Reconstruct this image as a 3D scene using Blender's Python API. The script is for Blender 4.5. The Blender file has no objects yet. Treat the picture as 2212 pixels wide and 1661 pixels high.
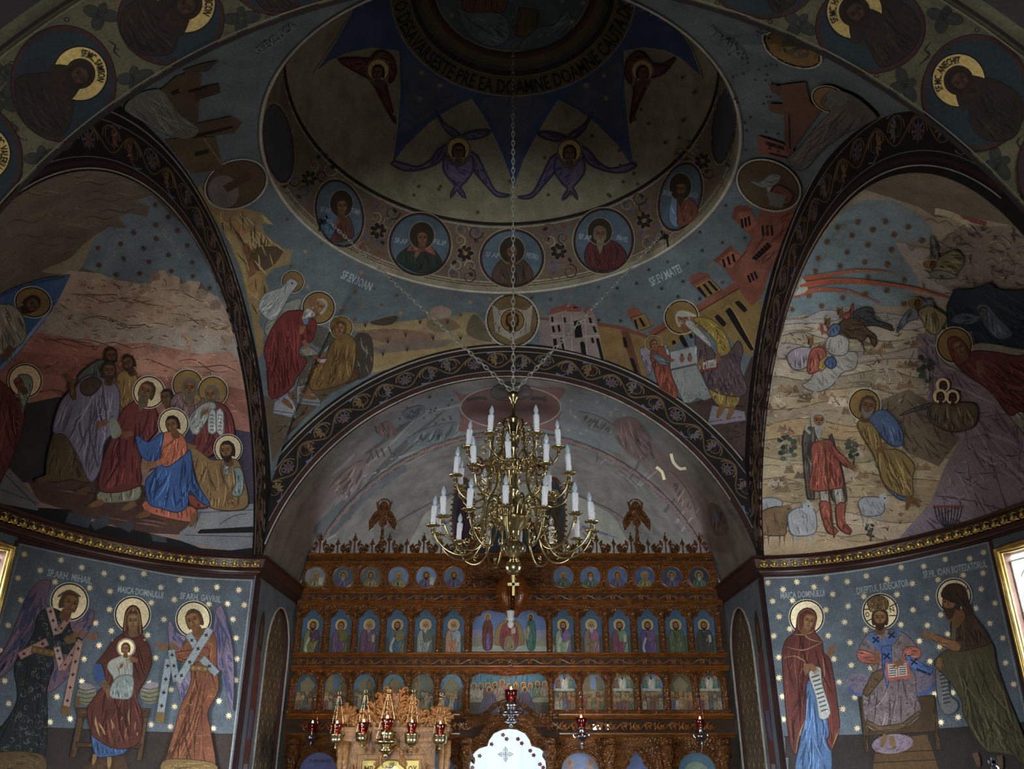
import bpy, bmesh, math, random
import numpy as np
from mathutils import Vector, Matrix
from mathutils.bvhtree import BVHTree
from mathutils.geometry import delaunay_2d_cdt

S = bpy.context.scene
COL = S.collection
random.seed(7)
# ------------------------------------------------------------------ camera
F_PX, PITCH, EYE = 1800.0, math.radians(24.228), 1.65
cd = bpy.data.cameras.new('camera')
cd.sensor_width = 36.0
cd.lens = F_PX / 2212.0 * 36.0
cd.clip_start = 0.05
cam = bpy.data.objects.new('camera', cd)
COL.objects.link(cam)
cam.location = (0, 0, EYE)
cam.rotation_euler = (math.pi / 2 + PITCH, 0, 0)
S.camera = cam
# ------------------------------------------------------------------ world, exposure
SKY = 28.0
w = bpy.data.worlds.new('world')
S.world = w
w.use_nodes = True
# overcast sky over dim ground
_nt = w.node_tree; _bg = _nt.nodes['Background']; _bg.inputs[1].default_value = SKY
_tc = _nt.nodes.new('ShaderNodeTexCoord'); _sx = _nt.nodes.new('ShaderNodeSeparateXYZ'); _mr = _nt.nodes.new('ShaderNodeMapRange'); _mx = _nt.nodes.new('ShaderNodeMix')
_mx.data_type = 'RGBA'; _mr.inputs[1].default_value = -0.04; _mr.inputs[2].default_value = 0.06
_mx.inputs[6].default_value = (0.20, 0.19, 0.17, 1); _mx.inputs[7].default_value = (0.88, 0.96, 1.0, 1)
_nt.links.new(_tc.outputs['Generated'], _sx.inputs[0]); _nt.links.new(_sx.outputs[2], _mr.inputs[0]); _nt.links.new(_mr.outputs[0], _mx.inputs[0]); _nt.links.new(_mx.outputs[2], _bg.inputs[0])
S.view_settings.view_transform = 'Standard'
S.view_settings.look = 'None'
S.view_settings.exposure = 1.0
S.view_settings.gamma = 1.0
S.view_settings.use_curve_mapping = False
S.cycles.use_denoising = True
S.cycles.max_bounces = 6
S.cycles.diffuse_bounces = 4
S.cycles.glossy_bounces = 3
S.cycles.transmission_bounces = 4
S.cycles.sample_clamp_indirect = 4.0
S.cycles.caustics_reflective = False
S.cycles.caustics_refractive = False
# daylight strength of the windows (the panes glow with the sky behind them)
WIN = dict(altar=6.0, west=31.0)
DAY = (0.87, 0.955, 1.0)

# ------------------------------------------------------------------ materials
MATS = {}
SAT = 0.88            # faded pigments
def _mat(name):
    m = bpy.data.materials.new(name)
    m.use_nodes = True
    nt = m.node_tree
    b = nt.nodes['Principled BSDF']
    MATS[name] = m
    return m, nt, b

def plain(name, col, rough=0.6, metal=0.0, spec=0.5, noise=0.0, nscale=20.0, bump=0.0, bscale=60.0):
    m, nt, b = _mat(name)
    b.inputs['Base Color'].default_value = (*col, 1)
    b.inputs['Roughness'].default_value = rough
    b.inputs['Metallic'].default_value = metal
    b.inputs['Specular IOR Level'].default_value = spec
    if noise or bump:
        tc = nt.nodes.new('ShaderNodeTexCoord')
    if noise:
        n = nt.nodes.new('ShaderNodeTexNoise'); n.inputs['Scale'].default_value = nscale; n.inputs['Detail'].default_value = 6
        nt.links.new(tc.outputs['Object'], n.inputs['Vector'])
        mr = nt.nodes.new('ShaderNodeMapRange')
        mr.inputs[1].default_value = 0.3; mr.inputs[2].default_value = 0.7
        mr.inputs[3].default_value = 1 - noise; mr.inputs[4].default_value = 1 + noise * 0.5
        nt.links.new(n.outputs['Fac'], mr.inputs[0])
        mx = nt.nodes.new('ShaderNodeMix'); mx.data_type = 'RGBA'; mx.blend_type = 'MULTIPLY'
        mx.inputs[0].default_value = 1.0
        mx.inputs[6].default_value = (*col, 1)
        nt.links.new(mr.outputs[0], mx.inputs[7])
        nt.links.new(mx.outputs[2], b.inputs['Base Color'])
    if bump:
        n2 = nt.nodes.new('ShaderNodeTexNoise'); n2.inputs['Scale'].default_value = bscale; n2.inputs['Detail'].default_value = 3
        nt.links.new(tc.outputs['Object'], n2.inputs['Vector'])
        bp = nt.nodes.new('ShaderNodeBump'); bp.inputs['Strength'].default_value = bump; bp.inputs['Distance'].default_value = 0.02
        nt.links.new(n2.outputs['Fac'], bp.inputs['Height'])
        nt.links.new(bp.outputs['Normal'], b.inputs['Normal'])
    return m

def fresco(name, col=None, rough=0.75, metal=0.0, amt=0.30, fine=0.22, spec=0.25):
    """painted plaster: colour (own, or the Col attribute of the brushwork) with mottling and fine wear"""
    m, nt, b = _mat(name)
    L = nt.links.new
    tc = nt.nodes.new('ShaderNodeTexCoord')
    n1 = nt.nodes.new('ShaderNodeTexNoise'); n1.inputs['Scale'].default_value = 3.2; n1.inputs['Detail'].default_value = 7; n1.inputs['Roughness'].default_value = 0.62
    n2 = nt.nodes.new('ShaderNodeTexNoise'); n2.inputs['Scale'].default_value = 55; n2.inputs['Detail'].default_value = 4
    L(tc.outputs['Object'], n1.inputs['Vector']); L(tc.outputs['Object'], n2.inputs['Vector'])
    r1 = nt.nodes.new('ShaderNodeMapRange'); r1.inputs[1].default_value = .3; r1.inputs[2].default_value = .7; r1.inputs[3].default_value = 1 - amt; r1.inputs[4].default_value = 1 + amt * .6
    r2 = nt.nodes.new('ShaderNodeMapRange'); r2.inputs[1].default_value = .3; r2.inputs[2].default_value = .7; r2.inputs[3].default_value = 1 - fine; r2.inputs[4].default_value = 1 + fine
    L(n1.outputs['Fac'], r1.inputs[0]); L(n2.outputs['Fac'], r2.inputs[0])
    mm = nt.nodes.new('ShaderNodeMath'); mm.operation = 'MULTIPLY'
    L(r1.outputs[0], mm.inputs[0]); L(r2.outputs[0], mm.inputs[1])
    mx = nt.nodes.new('ShaderNodeMix'); mx.data_type = 'RGBA'; mx.blend_type = 'MULTIPLY'; mx.inputs[0].default_value = 1
    if col is None:
        at = nt.nodes.new('ShaderNodeAttribute'); at.attribute_name = 'Col'
        L(at.outputs['Color'], mx.inputs[6])
    else:
        mx.inputs[6].default_value = (*col, 1)
    hs = nt.nodes.new('ShaderNodeHueSaturation'); hs.inputs['Saturation'].default_value = SAT
    L(mm.outputs[0], mx.inputs[7]); L(mx.outputs[2], hs.inputs['Color']); L(hs.outputs['Color'], b.inputs['Base Color'])
    b.inputs['Roughness'].default_value = rough
    b.inputs['Metallic'].default_value = metal
    b.inputs['Specular IOR Level'].default_value = spec
    bp = nt.nodes.new('ShaderNodeBump'); bp.inputs['Strength'].default_value = 0.12; bp.inputs['Distance'].default_value = 0.01
    L(n2.outputs['Fac'], bp.inputs['Height']); L(bp.outputs['Normal'], b.inputs['Normal'])
    return m

def emit(name, col, strength):
    m, nt, b = _mat(name)
    b.inputs['Base Color'].default_value = (*col, 1)
    b.inputs['Emission Color'].default_value = (*col, 1)
    b.inputs['Emission Strength'].default_value = strength
    return m

def srgb(h):
    h = h.lstrip('#')
    v = [int(h[i:i + 2], 16) / 255 for i in (0, 2, 4)]
    return tuple(c / 12.92 if c <= 0.04045 else ((c + 0.055) / 1.055) ** 2.4 for c in v)

PAINT = fresco('fresco_paint')
GOLD = fresco('gold_leaf', srgb('#e8d2a0'), rough=0.42, metal=0.45, amt=.18, fine=.25, spec=.5)
BLUE = fresco('fresco_blue_grey', srgb('#5c6771'))
M_PEND = fresco('fresco_pendentive_blue', srgb('#69757a'))
M_VAULT = fresco('fresco_vault_grey', srgb('#736b64'), amt=.45)
M_DARK = fresco('fresco_dark_band', srgb('#231d1b'))
M_RED = fresco('fresco_oxblood', srgb('#3f2320'))
M_BEIGE = fresco('fresco_beige', srgb('#8c8064'), amt=.35)
GOLD2 = fresco('gold_leaf_dimmed', srgb('#b89a4a'), rough=0.5, metal=0.4, amt=.2, fine=.25, spec=.4)  # darker copy of the gold leaf; the upper zone's dimness is in its colour
M_SOFFIT = fresco('fresco_soffit_beige', srgb('#575039'), amt=.35)  # the dome's beige darkened, so the soffit's shade sits in the colour
M_PLASTER = fresco('plaster_dim', srgb('#2e2a26'))
M_FLOOR = plain('floor_stone', srgb('#4d4844'), 0.5, noise=.3, nscale=4)
M_GILT = plain('gilt_moulding', srgb('#c9ab62'), 0.35, 0.8, noise=.35, nscale=14)
M_CORN = plain('cornice_maroon', srgb('#3c211b'), 0.35, noise=.3, nscale=9)

# ------------------------------------------------------------------ object helpers
def link(o, parent=None):
    COL.objects.link(o)
    if parent is not None:
        o.parent = parent
    return o

def tag(o, label=None, cat=None, group=None, kind=None):
    if label: o['label'] = label
    if cat: o['category'] = cat
    if group: o['group'] = group
    if kind: o['kind'] = kind
    return o

def empty(name, loc=(0, 0, 0), rz=0.0):
    o = bpy.data.objects.new(name, None)
    o.empty_display_size = 0.1
    COL.objects.link(o)
    o.location = loc
    o.rotation_euler = (0, 0, rz)
    return o

def mesh_obj(name, verts, faces, mat, parent=None, smooth=False, loc=None, rz=0):
    me = bpy.data.meshes.new(name)
    me.from_pydata([tuple(v) for v in verts], [], [tuple(f) for f in faces])
    if smooth:
        me.polygons.foreach_set('use_smooth', [True] * len(me.polygons))
    for m in (mat if isinstance(mat, (list, tuple)) else [mat]):
        me.materials.append(m)
    me.update()
    o = bpy.data.objects.new(name, me)
    link(o, parent)
    if loc is not None: o.location = loc
    if rz: o.rotation_euler = (0, 0, rz)
    return o

def copy_obj(o, parent=None):
    c = o.copy()
    COL.objects.link(c)
    c.parent = parent
    return c

class MB:
    """collects shapes into one mesh"""
    def __init__(s): s.v = []; s.f = []
    def add(s, V, F):
        n = len(s.v); s.v += [tuple(v) for v in V]; s.f += [tuple(i + n for i in f) for f in F]
    def box(s, x0, x1, y0, y1, z0, z1):
        s.add([(x0, y0, z0), (x1, y0, z0), (x1, y1, z0), (x0, y1, z0), (x0, y0, z1), (x1, y0, z1), (x1, y1, z1), (x0, y1, z1)],
              [(0, 3, 2, 1), (4, 5, 6, 7), (0, 1, 5, 4), (1, 2, 6, 5), (2, 3, 7, 6), (3, 0, 4, 7)])
    def lathe(s, prof, seg=16, c=(0, 0, 0), lobes=0, lob=0.0):
        """prof: list of (radius, z)"""
        V = []; F = []
        for r, z in prof:
            for k in range(seg):
                a = 2 * math.pi * k / seg
                rr = r * (1 + lob * math.cos(lobes * a)) if lobes else r
                V.append((c[0] + rr * math.cos(a), c[1] + rr * math.sin(a), c[2] + z))
        n = len(prof)
        for i in range(n - 1):
            for k in range(seg):
                k2 = (k + 1) % seg
                F.append((i * seg + k, i * seg + k2, (i + 1) * seg + k2, (i + 1) * seg + k))
        F.append(tuple(range(seg - 1, -1, -1)))
        F.append(tuple((n - 1) * seg + k for k in range(seg)))
        s.add(V, F)
    def tube(s, pts, r, seg=6, closed=False, flat=1.0, r_end=None):
        pts = [Vector(p) for p in pts]
        n = len(pts)
        if n < 2: return
        V = []; F = []
        up = Vector((0, 0, 1))
        t0 = (pts[1] - pts[0]).normalized()
        nrm = t0.cross(up)
        if nrm.length < 1e-3: nrm = t0.cross(Vector((0, 1, 0)))
        nrm.normalize()
        for i, p in enumerate(pts):
            a = pts[i - 1] if (i > 0 or closed) else p
            b = pts[(i + 1) % n] if (i < n - 1 or closed) else p
            t = (b - a)
            if t.length < 1e-9: t = t0.copy()
            t.normalize()
            nrm = nrm - t * nrm.dot(t)
            if nrm.length < 1e-6: nrm = t.orthogonal()
            nrm.normalize()
            bn = t.cross(nrm)
            rr = r if r_end is None else r + (r_end - r) * i / (n - 1)
            if callable(r): rr = r(i / (n - 1))
            for k in range(seg):
                an = 2 * math.pi * k / seg
                V.append(p + nrm * (rr * math.cos(an)) + bn * (rr * flat * math.sin(an)))
        m = n if closed else n - 1
        for i in range(m):
            i2 = (i + 1) % n
            for k in range(seg):
                k2 = (k + 1) % seg
                F.append((i * seg + k, i * seg + k2, i2 * seg + k2, i2 * seg + k))
        if not closed:
            F.append(tuple(range(seg - 1, -1, -1)))
            F.append(tuple((n - 1) * seg + k for k in range(seg)))
        s.add(V, F)
    def ball(s, c, rx, ry=None, rz=None, u=10, v=6):
        ry = rx if ry is None else ry; rz = rx if rz is None else rz
        V = [(c[0], c[1], c[2] - rz)]; F = []
        for i in range(1, v):
            ph = -math.pi / 2 + math.pi * i / v
            for k in range(u):
                a = 2 * math.pi * k / u
                V.append((c[0] + rx * math.cos(ph) * math.cos(a), c[1] + ry * math.cos(ph) * math.sin(a), c[2] + rz * math.sin(ph)))
        V.append((c[0], c[1], c[2] + rz))
        for k in range(u):
            F.append((0, 1 + (k + 1) % u, 1 + k))
            F.append((len(V) - 1, 1 + (v - 2) * u + k, 1 + (v - 2) * u + (k + 1) % u))
        for i in range(v - 2):
            for k in range(u):
                F.append((1 + i * u + k, 1 + i * u + (k + 1) % u, 1 + (i + 1) * u + (k + 1) % u, 1 + (i + 1) * u + k))
        s.add(V, F)
    def prism(s, poly, y0, y1, holes=()):
        """poly (x,z) outline extruded from y0 (front) to y1; holes are outlines too"""
        vs = [Vector(p) for p in poly]; loops = [list(range(len(poly)))]
        for h in holes:
            k = len(vs); vs += [Vector(p) for p in h]; loops.append(list(range(k, k + len(h))))
        E = [(l[i], l[(i + 1) % len(l)]) for l in loops for i in range(len(l))]
        V2, _, F2, _, _, _ = delaunay_2d_cdt(vs, E, [], 0, 1e-6) if holes else delaunay_2d_cdt(vs, [], [loops[0]], 1, 1e-6)
        F2 = [f for f in F2]
        if holes:
            def inside(p, pl):
                r = False; n = len(pl)
                for i in range(n):
                    x1, y1_ = pl[i]; x2, y2 = pl[(i + 1) % n]
                    if (y1_ > p[1]) != (y2 > p[1]) and p[0] < (x2 - x1) * (p[1] - y1_) / (y2 - y1_) + x1: r = not r
                return r
            keep = []
            for f in F2:
                for t in range(1, len(f) - 1):
                    tri = (f[0], f[t], f[t + 1])
                    c = [(V2[tri[0]][k] + V2[tri[1]][k] + V2[tri[2]][k]) / 3 for k in (0, 1)]
                    if inside(c, poly) and not any(inside(c, h) for h in holes): keep.append(tri)
            F2 = keep
        n = len(V2)
        V = [(p[0], y0, p[1]) for p in V2] + [(p[0], y1, p[1]) for p in V2]
        F = [tuple(f) for f in F2] + [tuple(i + n for i in reversed(f)) for f in F2]
        m = len(V)
        for l, pl in [(loops[0], poly)] + [(None, h) for h in holes]:
            k = len(pl); b = len(V)
            V += [(p[0], y0, p[1]) for p in pl] + [(p[0], y1, p[1]) for p in pl]
            F += [(b + i, b + (i + 1) % k, b + k + (i + 1) % k, b + k + i) for i in range(k)]
        s.add(V, F)
    def build(s, name, mat, parent=None, smooth=False, loc=None, rz=0):
        return mesh_obj(name, s.v, s.f, mat, parent, smooth, loc, rz)

# ------------------------------------------------------------------ photographic geometry
CP, SP = math.cos(PITCH), math.sin(PITCH)
ORG = Vector((0, 0, EYE))
def ray(x, y):
    a = (x - 1106.0) / F_PX; b = (830.5 - y) / F_PX
    return Vector((a, CP - b * SP, SP + b * CP))
def onY(x, y, Y):
    d = ray(x, y); t = Y / d.y
    return (d.x * t, EYE + d.z * t)

SURF = {}
def grid_surface(name, P, mat, kind='structure', parent=None, smooth=True, skip=None, surf=None, flip=False, under=None):
    """P: array [u][v] of points"""
    nu, nv = len(P), len(P[0])
    V = [tuple(p) for row in P for p in row]
    F = []
    for i in range(nu - 1):
        for j in range(nv - 1):
            if skip and skip(i, j): continue
            q = (i * nv + j, i * nv + j + 1, (i + 1) * nv + j + 1, (i + 1) * nv + j)
            F.append(q[::-1] if flip else q)
    o = mesh_obj(name, V, F, mat, parent, smooth)
    if parent is None and kind: o['kind'] = kind
    if under is not None:      # the plaster bed runs on a little behind the neighbouring walls
        nu, nv = len(under), len(under[0]); V = [tuple(p) for row in under for p in row]
        F = [(i * nv + j, i * nv + j + 1, (i + 1) * nv + j + 1, (i + 1) * nv + j) for i in range(nu - 1) for j in range(nv - 1)]
    SURF[surf or name] = BVHTree.FromPolygons(V, [f for f in F])
    return o
# ================================================================== the building
XL, XR = -3.18, 3.12
YE, YW, YI = 10.59, 4.05, 12.5
ZC = 3.94                                    # top of the gilded cornice
AX, AY, AZ, CYA, CZA = 2.15, 3.42, 3.28, 7.1, 3.2   # conch ellipsoid
kk = math.sqrt(1 - ((ZC - 0.04 - CZA) / AZ) ** 2)
WX, WY = AX * kk, AY * kk                    # apse wall ellipse
def lin(a, b, n): return [a + (b - a) * i / (n - 1) for i in range(n)]

# floor
mesh_obj('floor', [(-9, -8, 0), (9, -8, 0), (9, 17, 0), (-9, 17, 0)], [(0, 1, 2, 3)], M_FLOOR)['kind'] = 'structure'

UW = {-1: 66.6, 1: 64.6}
def apse(side, cx, s, mat_conch):
    # conch
    v0 = math.asin((ZC - 0.04 - CZA) / AZ)
    P = [[(cx + s * AX * math.sin(u) * math.cos(v), CYA + AY * math.cos(u) * math.cos(v), CZA + AZ * math.sin(v))
          for v in lin(v0, math.pi / 2 - 0.002, 70)] for u in lin(0, math.pi, 110)]
    con = grid_surface('ceiling_conch_' + side, P, mat_conch, surf='conch_' + side)
    # lower wall with a window opening
    us = sorted(set([math.radians(a) for a in lin(0, 180, 121)] + [math.radians(UW[s]), math.radians(95)]))
    zs = sorted(set(lin(0, ZC, 50) + [1.2, 3.6]))
    u0, u1 = math.radians(UW[s]) - 1e-6, math.radians(95) + 1e-6
    P = [[(cx + s * WX * math.sin(u), CYA + WY * math.cos(u), z) for z in zs] for u in us]
    wall = grid_surface('wall_apse_' + side, P, BLUE, surf='apse_' + side,
                        skip=lambda i, j: us[i] >= u0 and us[i + 1] <= u1 and zs[j] >= 1.2 - 1e-6 and zs[j + 1] <= 3.6 + 1e-6)
    # flat strip between apse and the corner, lateral archivolt plane
    return con, wall

conL, apL = apse('left', XL, -1, fresco('fresco_conch_left', srgb('#a08070')))
conR, apR = apse('right', XR, 1, fresco('fresco_conch_right', srgb('#9a8a76')))

def lateral(side, X, cy, cz, R, Rout, s):
    a0 = math.asin((ZC - 0.05 - cz) / R)
    P = []
    for a in lin(a0, math.pi - a0, 90):
        row = []
        for r in lin(R, 5.2, 14):
            y = cy + r * math.cos(a); z = cz + r * math.sin(a)
            row.append((X, min(YE, max(YW - .3, y)), z))
        P.append(row)
    return grid_surface('wall_' + side, P, M_DARK, smooth=False, surf='wall_' + side)
wallL = lateral('left', XL, 7.05, 3.21, 3.18, 4.23, -1)
wallR = lateral('right', XR, 7.17, 3.30, 3.17, 4.0, 1)
for X, nm in ((XL, 'left'), (XR, 'right')):
    mesh_obj('wall_corner_' + nm, [(X, YE, 0), (X, CYA + WY - .03, 0), (X, CYA + WY - .03, ZC), (X, YE, ZC)], [(0, 1, 2, 3)], M_RED)['kind'] = 'structure'

# east arch wall (archivolt)
def plane_arch(name, Y, cx, cz, R, r1, mat, surf, xl=XL, xr=XR, zmin=ZC - .05):
    a0 = math.asin((zmin - cz) / R)
    P = []
    for a in lin(a0, math.pi - a0, 100):
        P.append([(min(xr, max(xl, cx + r * math.cos(a))), Y, cz + r * math.sin(a)) for r in lin(R, r1, 14)])
    return grid_surface(name, P, mat, smooth=False, surf=surf)
wallE = plane_arch('wall_east', YE, -.027, 3.27, 3.24, 5.4, M_DARK, 'wall_east')

# pendentives
PC = (-.03, 7.3)
def circ_z(c, R, cz, d): return cz + math.sqrt(max(0.0, R * R - (d - c) ** 2))
def bottom(phi):
    dx, dy = math.cos(phi), math.sin(phi)
    ts = []
    if dx > 1e-9: ts.append(((XR - PC[0]) / dx, 'R'))
    if dx < -1e-9: ts.append(((XL - PC[0]) / dx, 'L'))
    if dy > 1e-9: ts.append(((YE - PC[1]) / dy, 'E'))
    if dy < -1e-9: ts.append(((YW - PC[1]) / dy, 'W'))
    t, wl = min(ts)
    x, y = PC[0] + dx * t, PC[1] + dy * t
    z = {'E': lambda: circ_z(-.05, 3.74, 3.32, x), 'W': lambda: circ_z(0, 3.8, 3.3, x),
         'L': lambda: circ_z(7.07, 4.12, 2.8, y), 'R': lambda: circ_z(7.45, 3.62, 3.55, y)}[wl]()
    return Vector((x, y, z))
RING = (-.115, 7.2, 2.48, 7.36)
P = []
for k in range(361):
    ph = 2 * math.pi * k / 360
    b = bottom(ph)
    r = Vector((RING[0] + RING[2] * math.cos(ph), RING[1] + RING[2] * math.sin(ph), RING[3]))
    c = Vector((b.x + (r.x - b.x) * .36, b.y + (r.y - b.y) * .36, b.z + (r.z - b.z) * .70))
    P.append([b * (1 - t) ** 2 + c * (2 * t * (1 - t)) + r * t * t for t in lin(0, 1, 26)])
UND = [[row[0] + (row[0] - row[1]) * k for k in (3, 2, 1)] + row for row in P]
pend = grid_surface('ceiling_pendentives', P, M_PEND, surf='pend', under=UND)

# drum and dome
prof = [(-.115, 2.50, 7.34), (-.115, 2.46, 7.42), (-.112, 2.43, 7.8), (-.11, 2.40, 8.1), (-.11, 2.37, 8.37), (-.10, 2.31, 8.65), (-.08, 2.16, 9.0), (-.05, 1.93, 9.35), (0.0, 1.66, 9.64), (.014, 1.45, 9.81), (.01, 1.20, 9.97), (.004, .945, 10.1), (0, .6, 10.22), (0, .3, 10.28), (0, .02, 10.3)]
dense = []
for i in range(len(prof) - 1):
    a = prof[max(0, i - 1)]; b = prof[i]; c = prof[i + 1]; d = prof[min(len(prof) - 1, i + 2)]
    for t in lin(0, 1, 5)[:-1]:
        dense.append(tuple(.5 * (2 * b[k] + (c[k] - a[k]) * t + (2 * a[k] - 5 * b[k] + 4 * c[k] - d[k]) * t * t + (3 * b[k] - a[k] - 3 * c[k] + d[k]) * t ** 3) for k in range(3)))
dense.append(prof[-1])
P = [[(cx + R * math.cos(p), 7.2 + R * math.sin(p), z) for cx, R, z in dense] for p in lin(0, 2 * math.pi, 181)]
dome = grid_surface('ceiling_dome', P, M_BEIGE, surf='dome')
# raised ring moulding at the foot of the drum
m = MB(); m.tube([(-.115 + 2.485 * math.cos(p), 7.2 + 2.485 * math.sin(p), 7.36) for p in lin(0, 2 * math.pi, 121)[:-1]], 0.018, 6, True)
m.build('ring_moulding', fresco('fresco_line_pale', srgb('#b8b2a6')), dome, True)

# west arch over the camera and the dark nave behind it
CW, RW = 3.17, 3.33
P = [[(RW * math.cos(a), y, CW + RW * math.sin(a)) for y in lin(YW, 3.22, 10)] for a in lin(0, math.pi, 140)]
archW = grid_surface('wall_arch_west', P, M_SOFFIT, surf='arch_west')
P = [[(r * math.cos(a), 3.22, CW + r * math.sin(a)) for r in (RW, 3.9)] for a in lin(0, math.pi, 80)]
grid_surface('wall_arch_west_face', P, M_DARK, smooth=False)
P = [[(r * math.cos(a), YW, CW + r * math.sin(a)) for r in (RW, 4.4)] for a in lin(0, math.pi, 80)]
grid_surface('wall_arch_west_back', P, M_DARK, smooth=False)
for s, nm in ((-1, 'left'), (1, 'right')):
    m = MB(); m.box(min(s * RW, s * 4.2), max(s * RW, s * 4.2), 3.22, YW, 0, CW); m.build('wall_pier_west_' + nm, M_DARK)['kind'] = 'structure'
P = [[(3.8 * math.cos(a), y, CW + 3.8 * math.sin(a)) for y in lin(3.22, -7, 12)] for a in lin(0, math.pi, 60)]
grid_surface('ceiling_nave', P, M_PLASTER)
for s, nm in ((-1, 'left'), (1, 'right')):
    mesh_obj('wall_nave_' + nm, [(s * 3.8, 3.22, 0), (s * 3.8, -7, 0), (s * 3.8, -7, CW), (s * 3.8, 3.22, CW)], [(0, 1, 2, 3)], M_PLASTER)['kind'] = 'structure'
mesh_obj('wall_west', [(-4, -7, 0), (4, -7, 0), (4, -7, 7.2), (-4, -7, 7.2)], [(0, 1, 2, 3)], M_PLASTER)['kind'] = 'structure'
m = MB(); m.box(-1.1, 1.1, -6.99, -6.95, 0.3, 3.1)
m.build('window_3', emit('daylight_west', DAY, WIN['west']))['kind'] = 'structure'

# chancel: side walls with a painted niche, barrel vault, altar conch
def niche_outline(n=14):
    y0, y1, zs, za = 11.2, 12.33, 2.95, 3.56
    pts = [(y0, 0.0), (y0, zs)]
    for t in lin(0, 1, n)[1:-1]:
        a = math.pi * (1 - t)
        pts.append(((y0 + y1) / 2 + (y1 - y0) / 2 * math.cos(a), zs + (za - zs) * math.sin(a)))
    return pts + [(y1, zs), (y1, 0.0)]
NICHE = niche_outline()
def chancel_wall(side, X, s):
    outer = [(YE, 0), (YE, ZC)] + [(13.2, ZC), (13.2, 0)]
    poly = [(YE, 0), (11.2, 0)] + NICHE[1:-1] + [(12.33, 0), (13.2, 0), (13.2, ZC), (YE, ZC)]
    V2, _, F2, _, _, _ = delaunay_2d_cdt([Vector(p) for p in poly], [], [list(range(len(poly)))], 1, 1e-6)
    V = [(X, p[0], p[1]) for p in V2]
    F = [tuple(f) for f in F2]
    o = mesh_obj('wall_chancel_' + side, V, F, BLUE); o['kind'] = 'structure'
    SURF['chancel_' + side] = BVHTree.FromPolygons(V, F)
    b = X + s * .05
    V = [(X, p[0], p[1]) for p in NICHE] + [(b, p[0], p[1]) for p in NICHE]
    n = len(NICHE)
    rv = mesh_obj('niche_reveal', V, [(i, i + 1, n + i + 1, n + i) for i in range(n - 1)], M_RED, o)
    bk = mesh_obj('niche_back', [(b, p[0], p[1]) for p in NICHE], [tuple(range(n))], fresco('fresco_niche_' + side, srgb('#4e4334')), o)
    mb = MB(); mb.tube([(X - s * .01, p[0], p[1]) for p in NICHE], .014, 5); mb.build('niche_edge', fresco('niche_line_' + side, srgb('#a39a8a')), o, True)
    return o, bk
chL, nbL = chancel_wall('left', XL, -1)
chR, nbR = chancel_wall('right', XR, 1)
RV, CV = 3.24, 3.27
av = math.asin((ZC - .05 - CV) / RV)
P = [[(-.027 + RV * math.cos(a), y, CV + RV * math.sin(a)) for y in lin(YE - .018, 13.27, 27)] for a in lin(av - .02, math.pi - av + .02, 110)]
vault = grid_surface('ceiling_vault_altar', P, M_VAULT, surf='vault')
P = [[(-.027 + RV * math.cos(u) * math.cos(v), 13.2 + RV * math.sin(u) * math.cos(v), CV + RV * math.sin(v)) for v in lin(av, math.pi / 2 - .003, 40)] for u in lin(0, math.pi, 70)]
altar_con = grid_surface('ceiling_conch_altar', P, M_VAULT, surf='conch_altar')
P = [[(-.027 + 3.13 * math.cos(u), 13.19 + 3.2 * math.sin(u), z) for z in (0, ZC)] for u in lin(0, math.pi, 60)]
grid_surface('wall_altar', P, M_PLASTER)
for i, u in enumerate((55, 90, 125)):
    a = math.radians(u); d = Vector((math.cos(a), math.sin(a), 0)); t = Vector((-d.y, d.x, 0)); c = Vector((-.027, 13.2, 0)) + d * (RV - .12)
    V = [tuple(c + t * sx + Vector((0, 0, z))) for sx, z in ((-.5, 1.3), (.5, 1.3), (.5, 3.5), (-.5, 3.5))]
    mesh_obj('window_%d' % (4 + i), V, [(0, 1, 2, 3)], MATS.get('daylight_altar') or emit('daylight_altar', DAY, WIN['altar']))['kind'] = 'structure'

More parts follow.
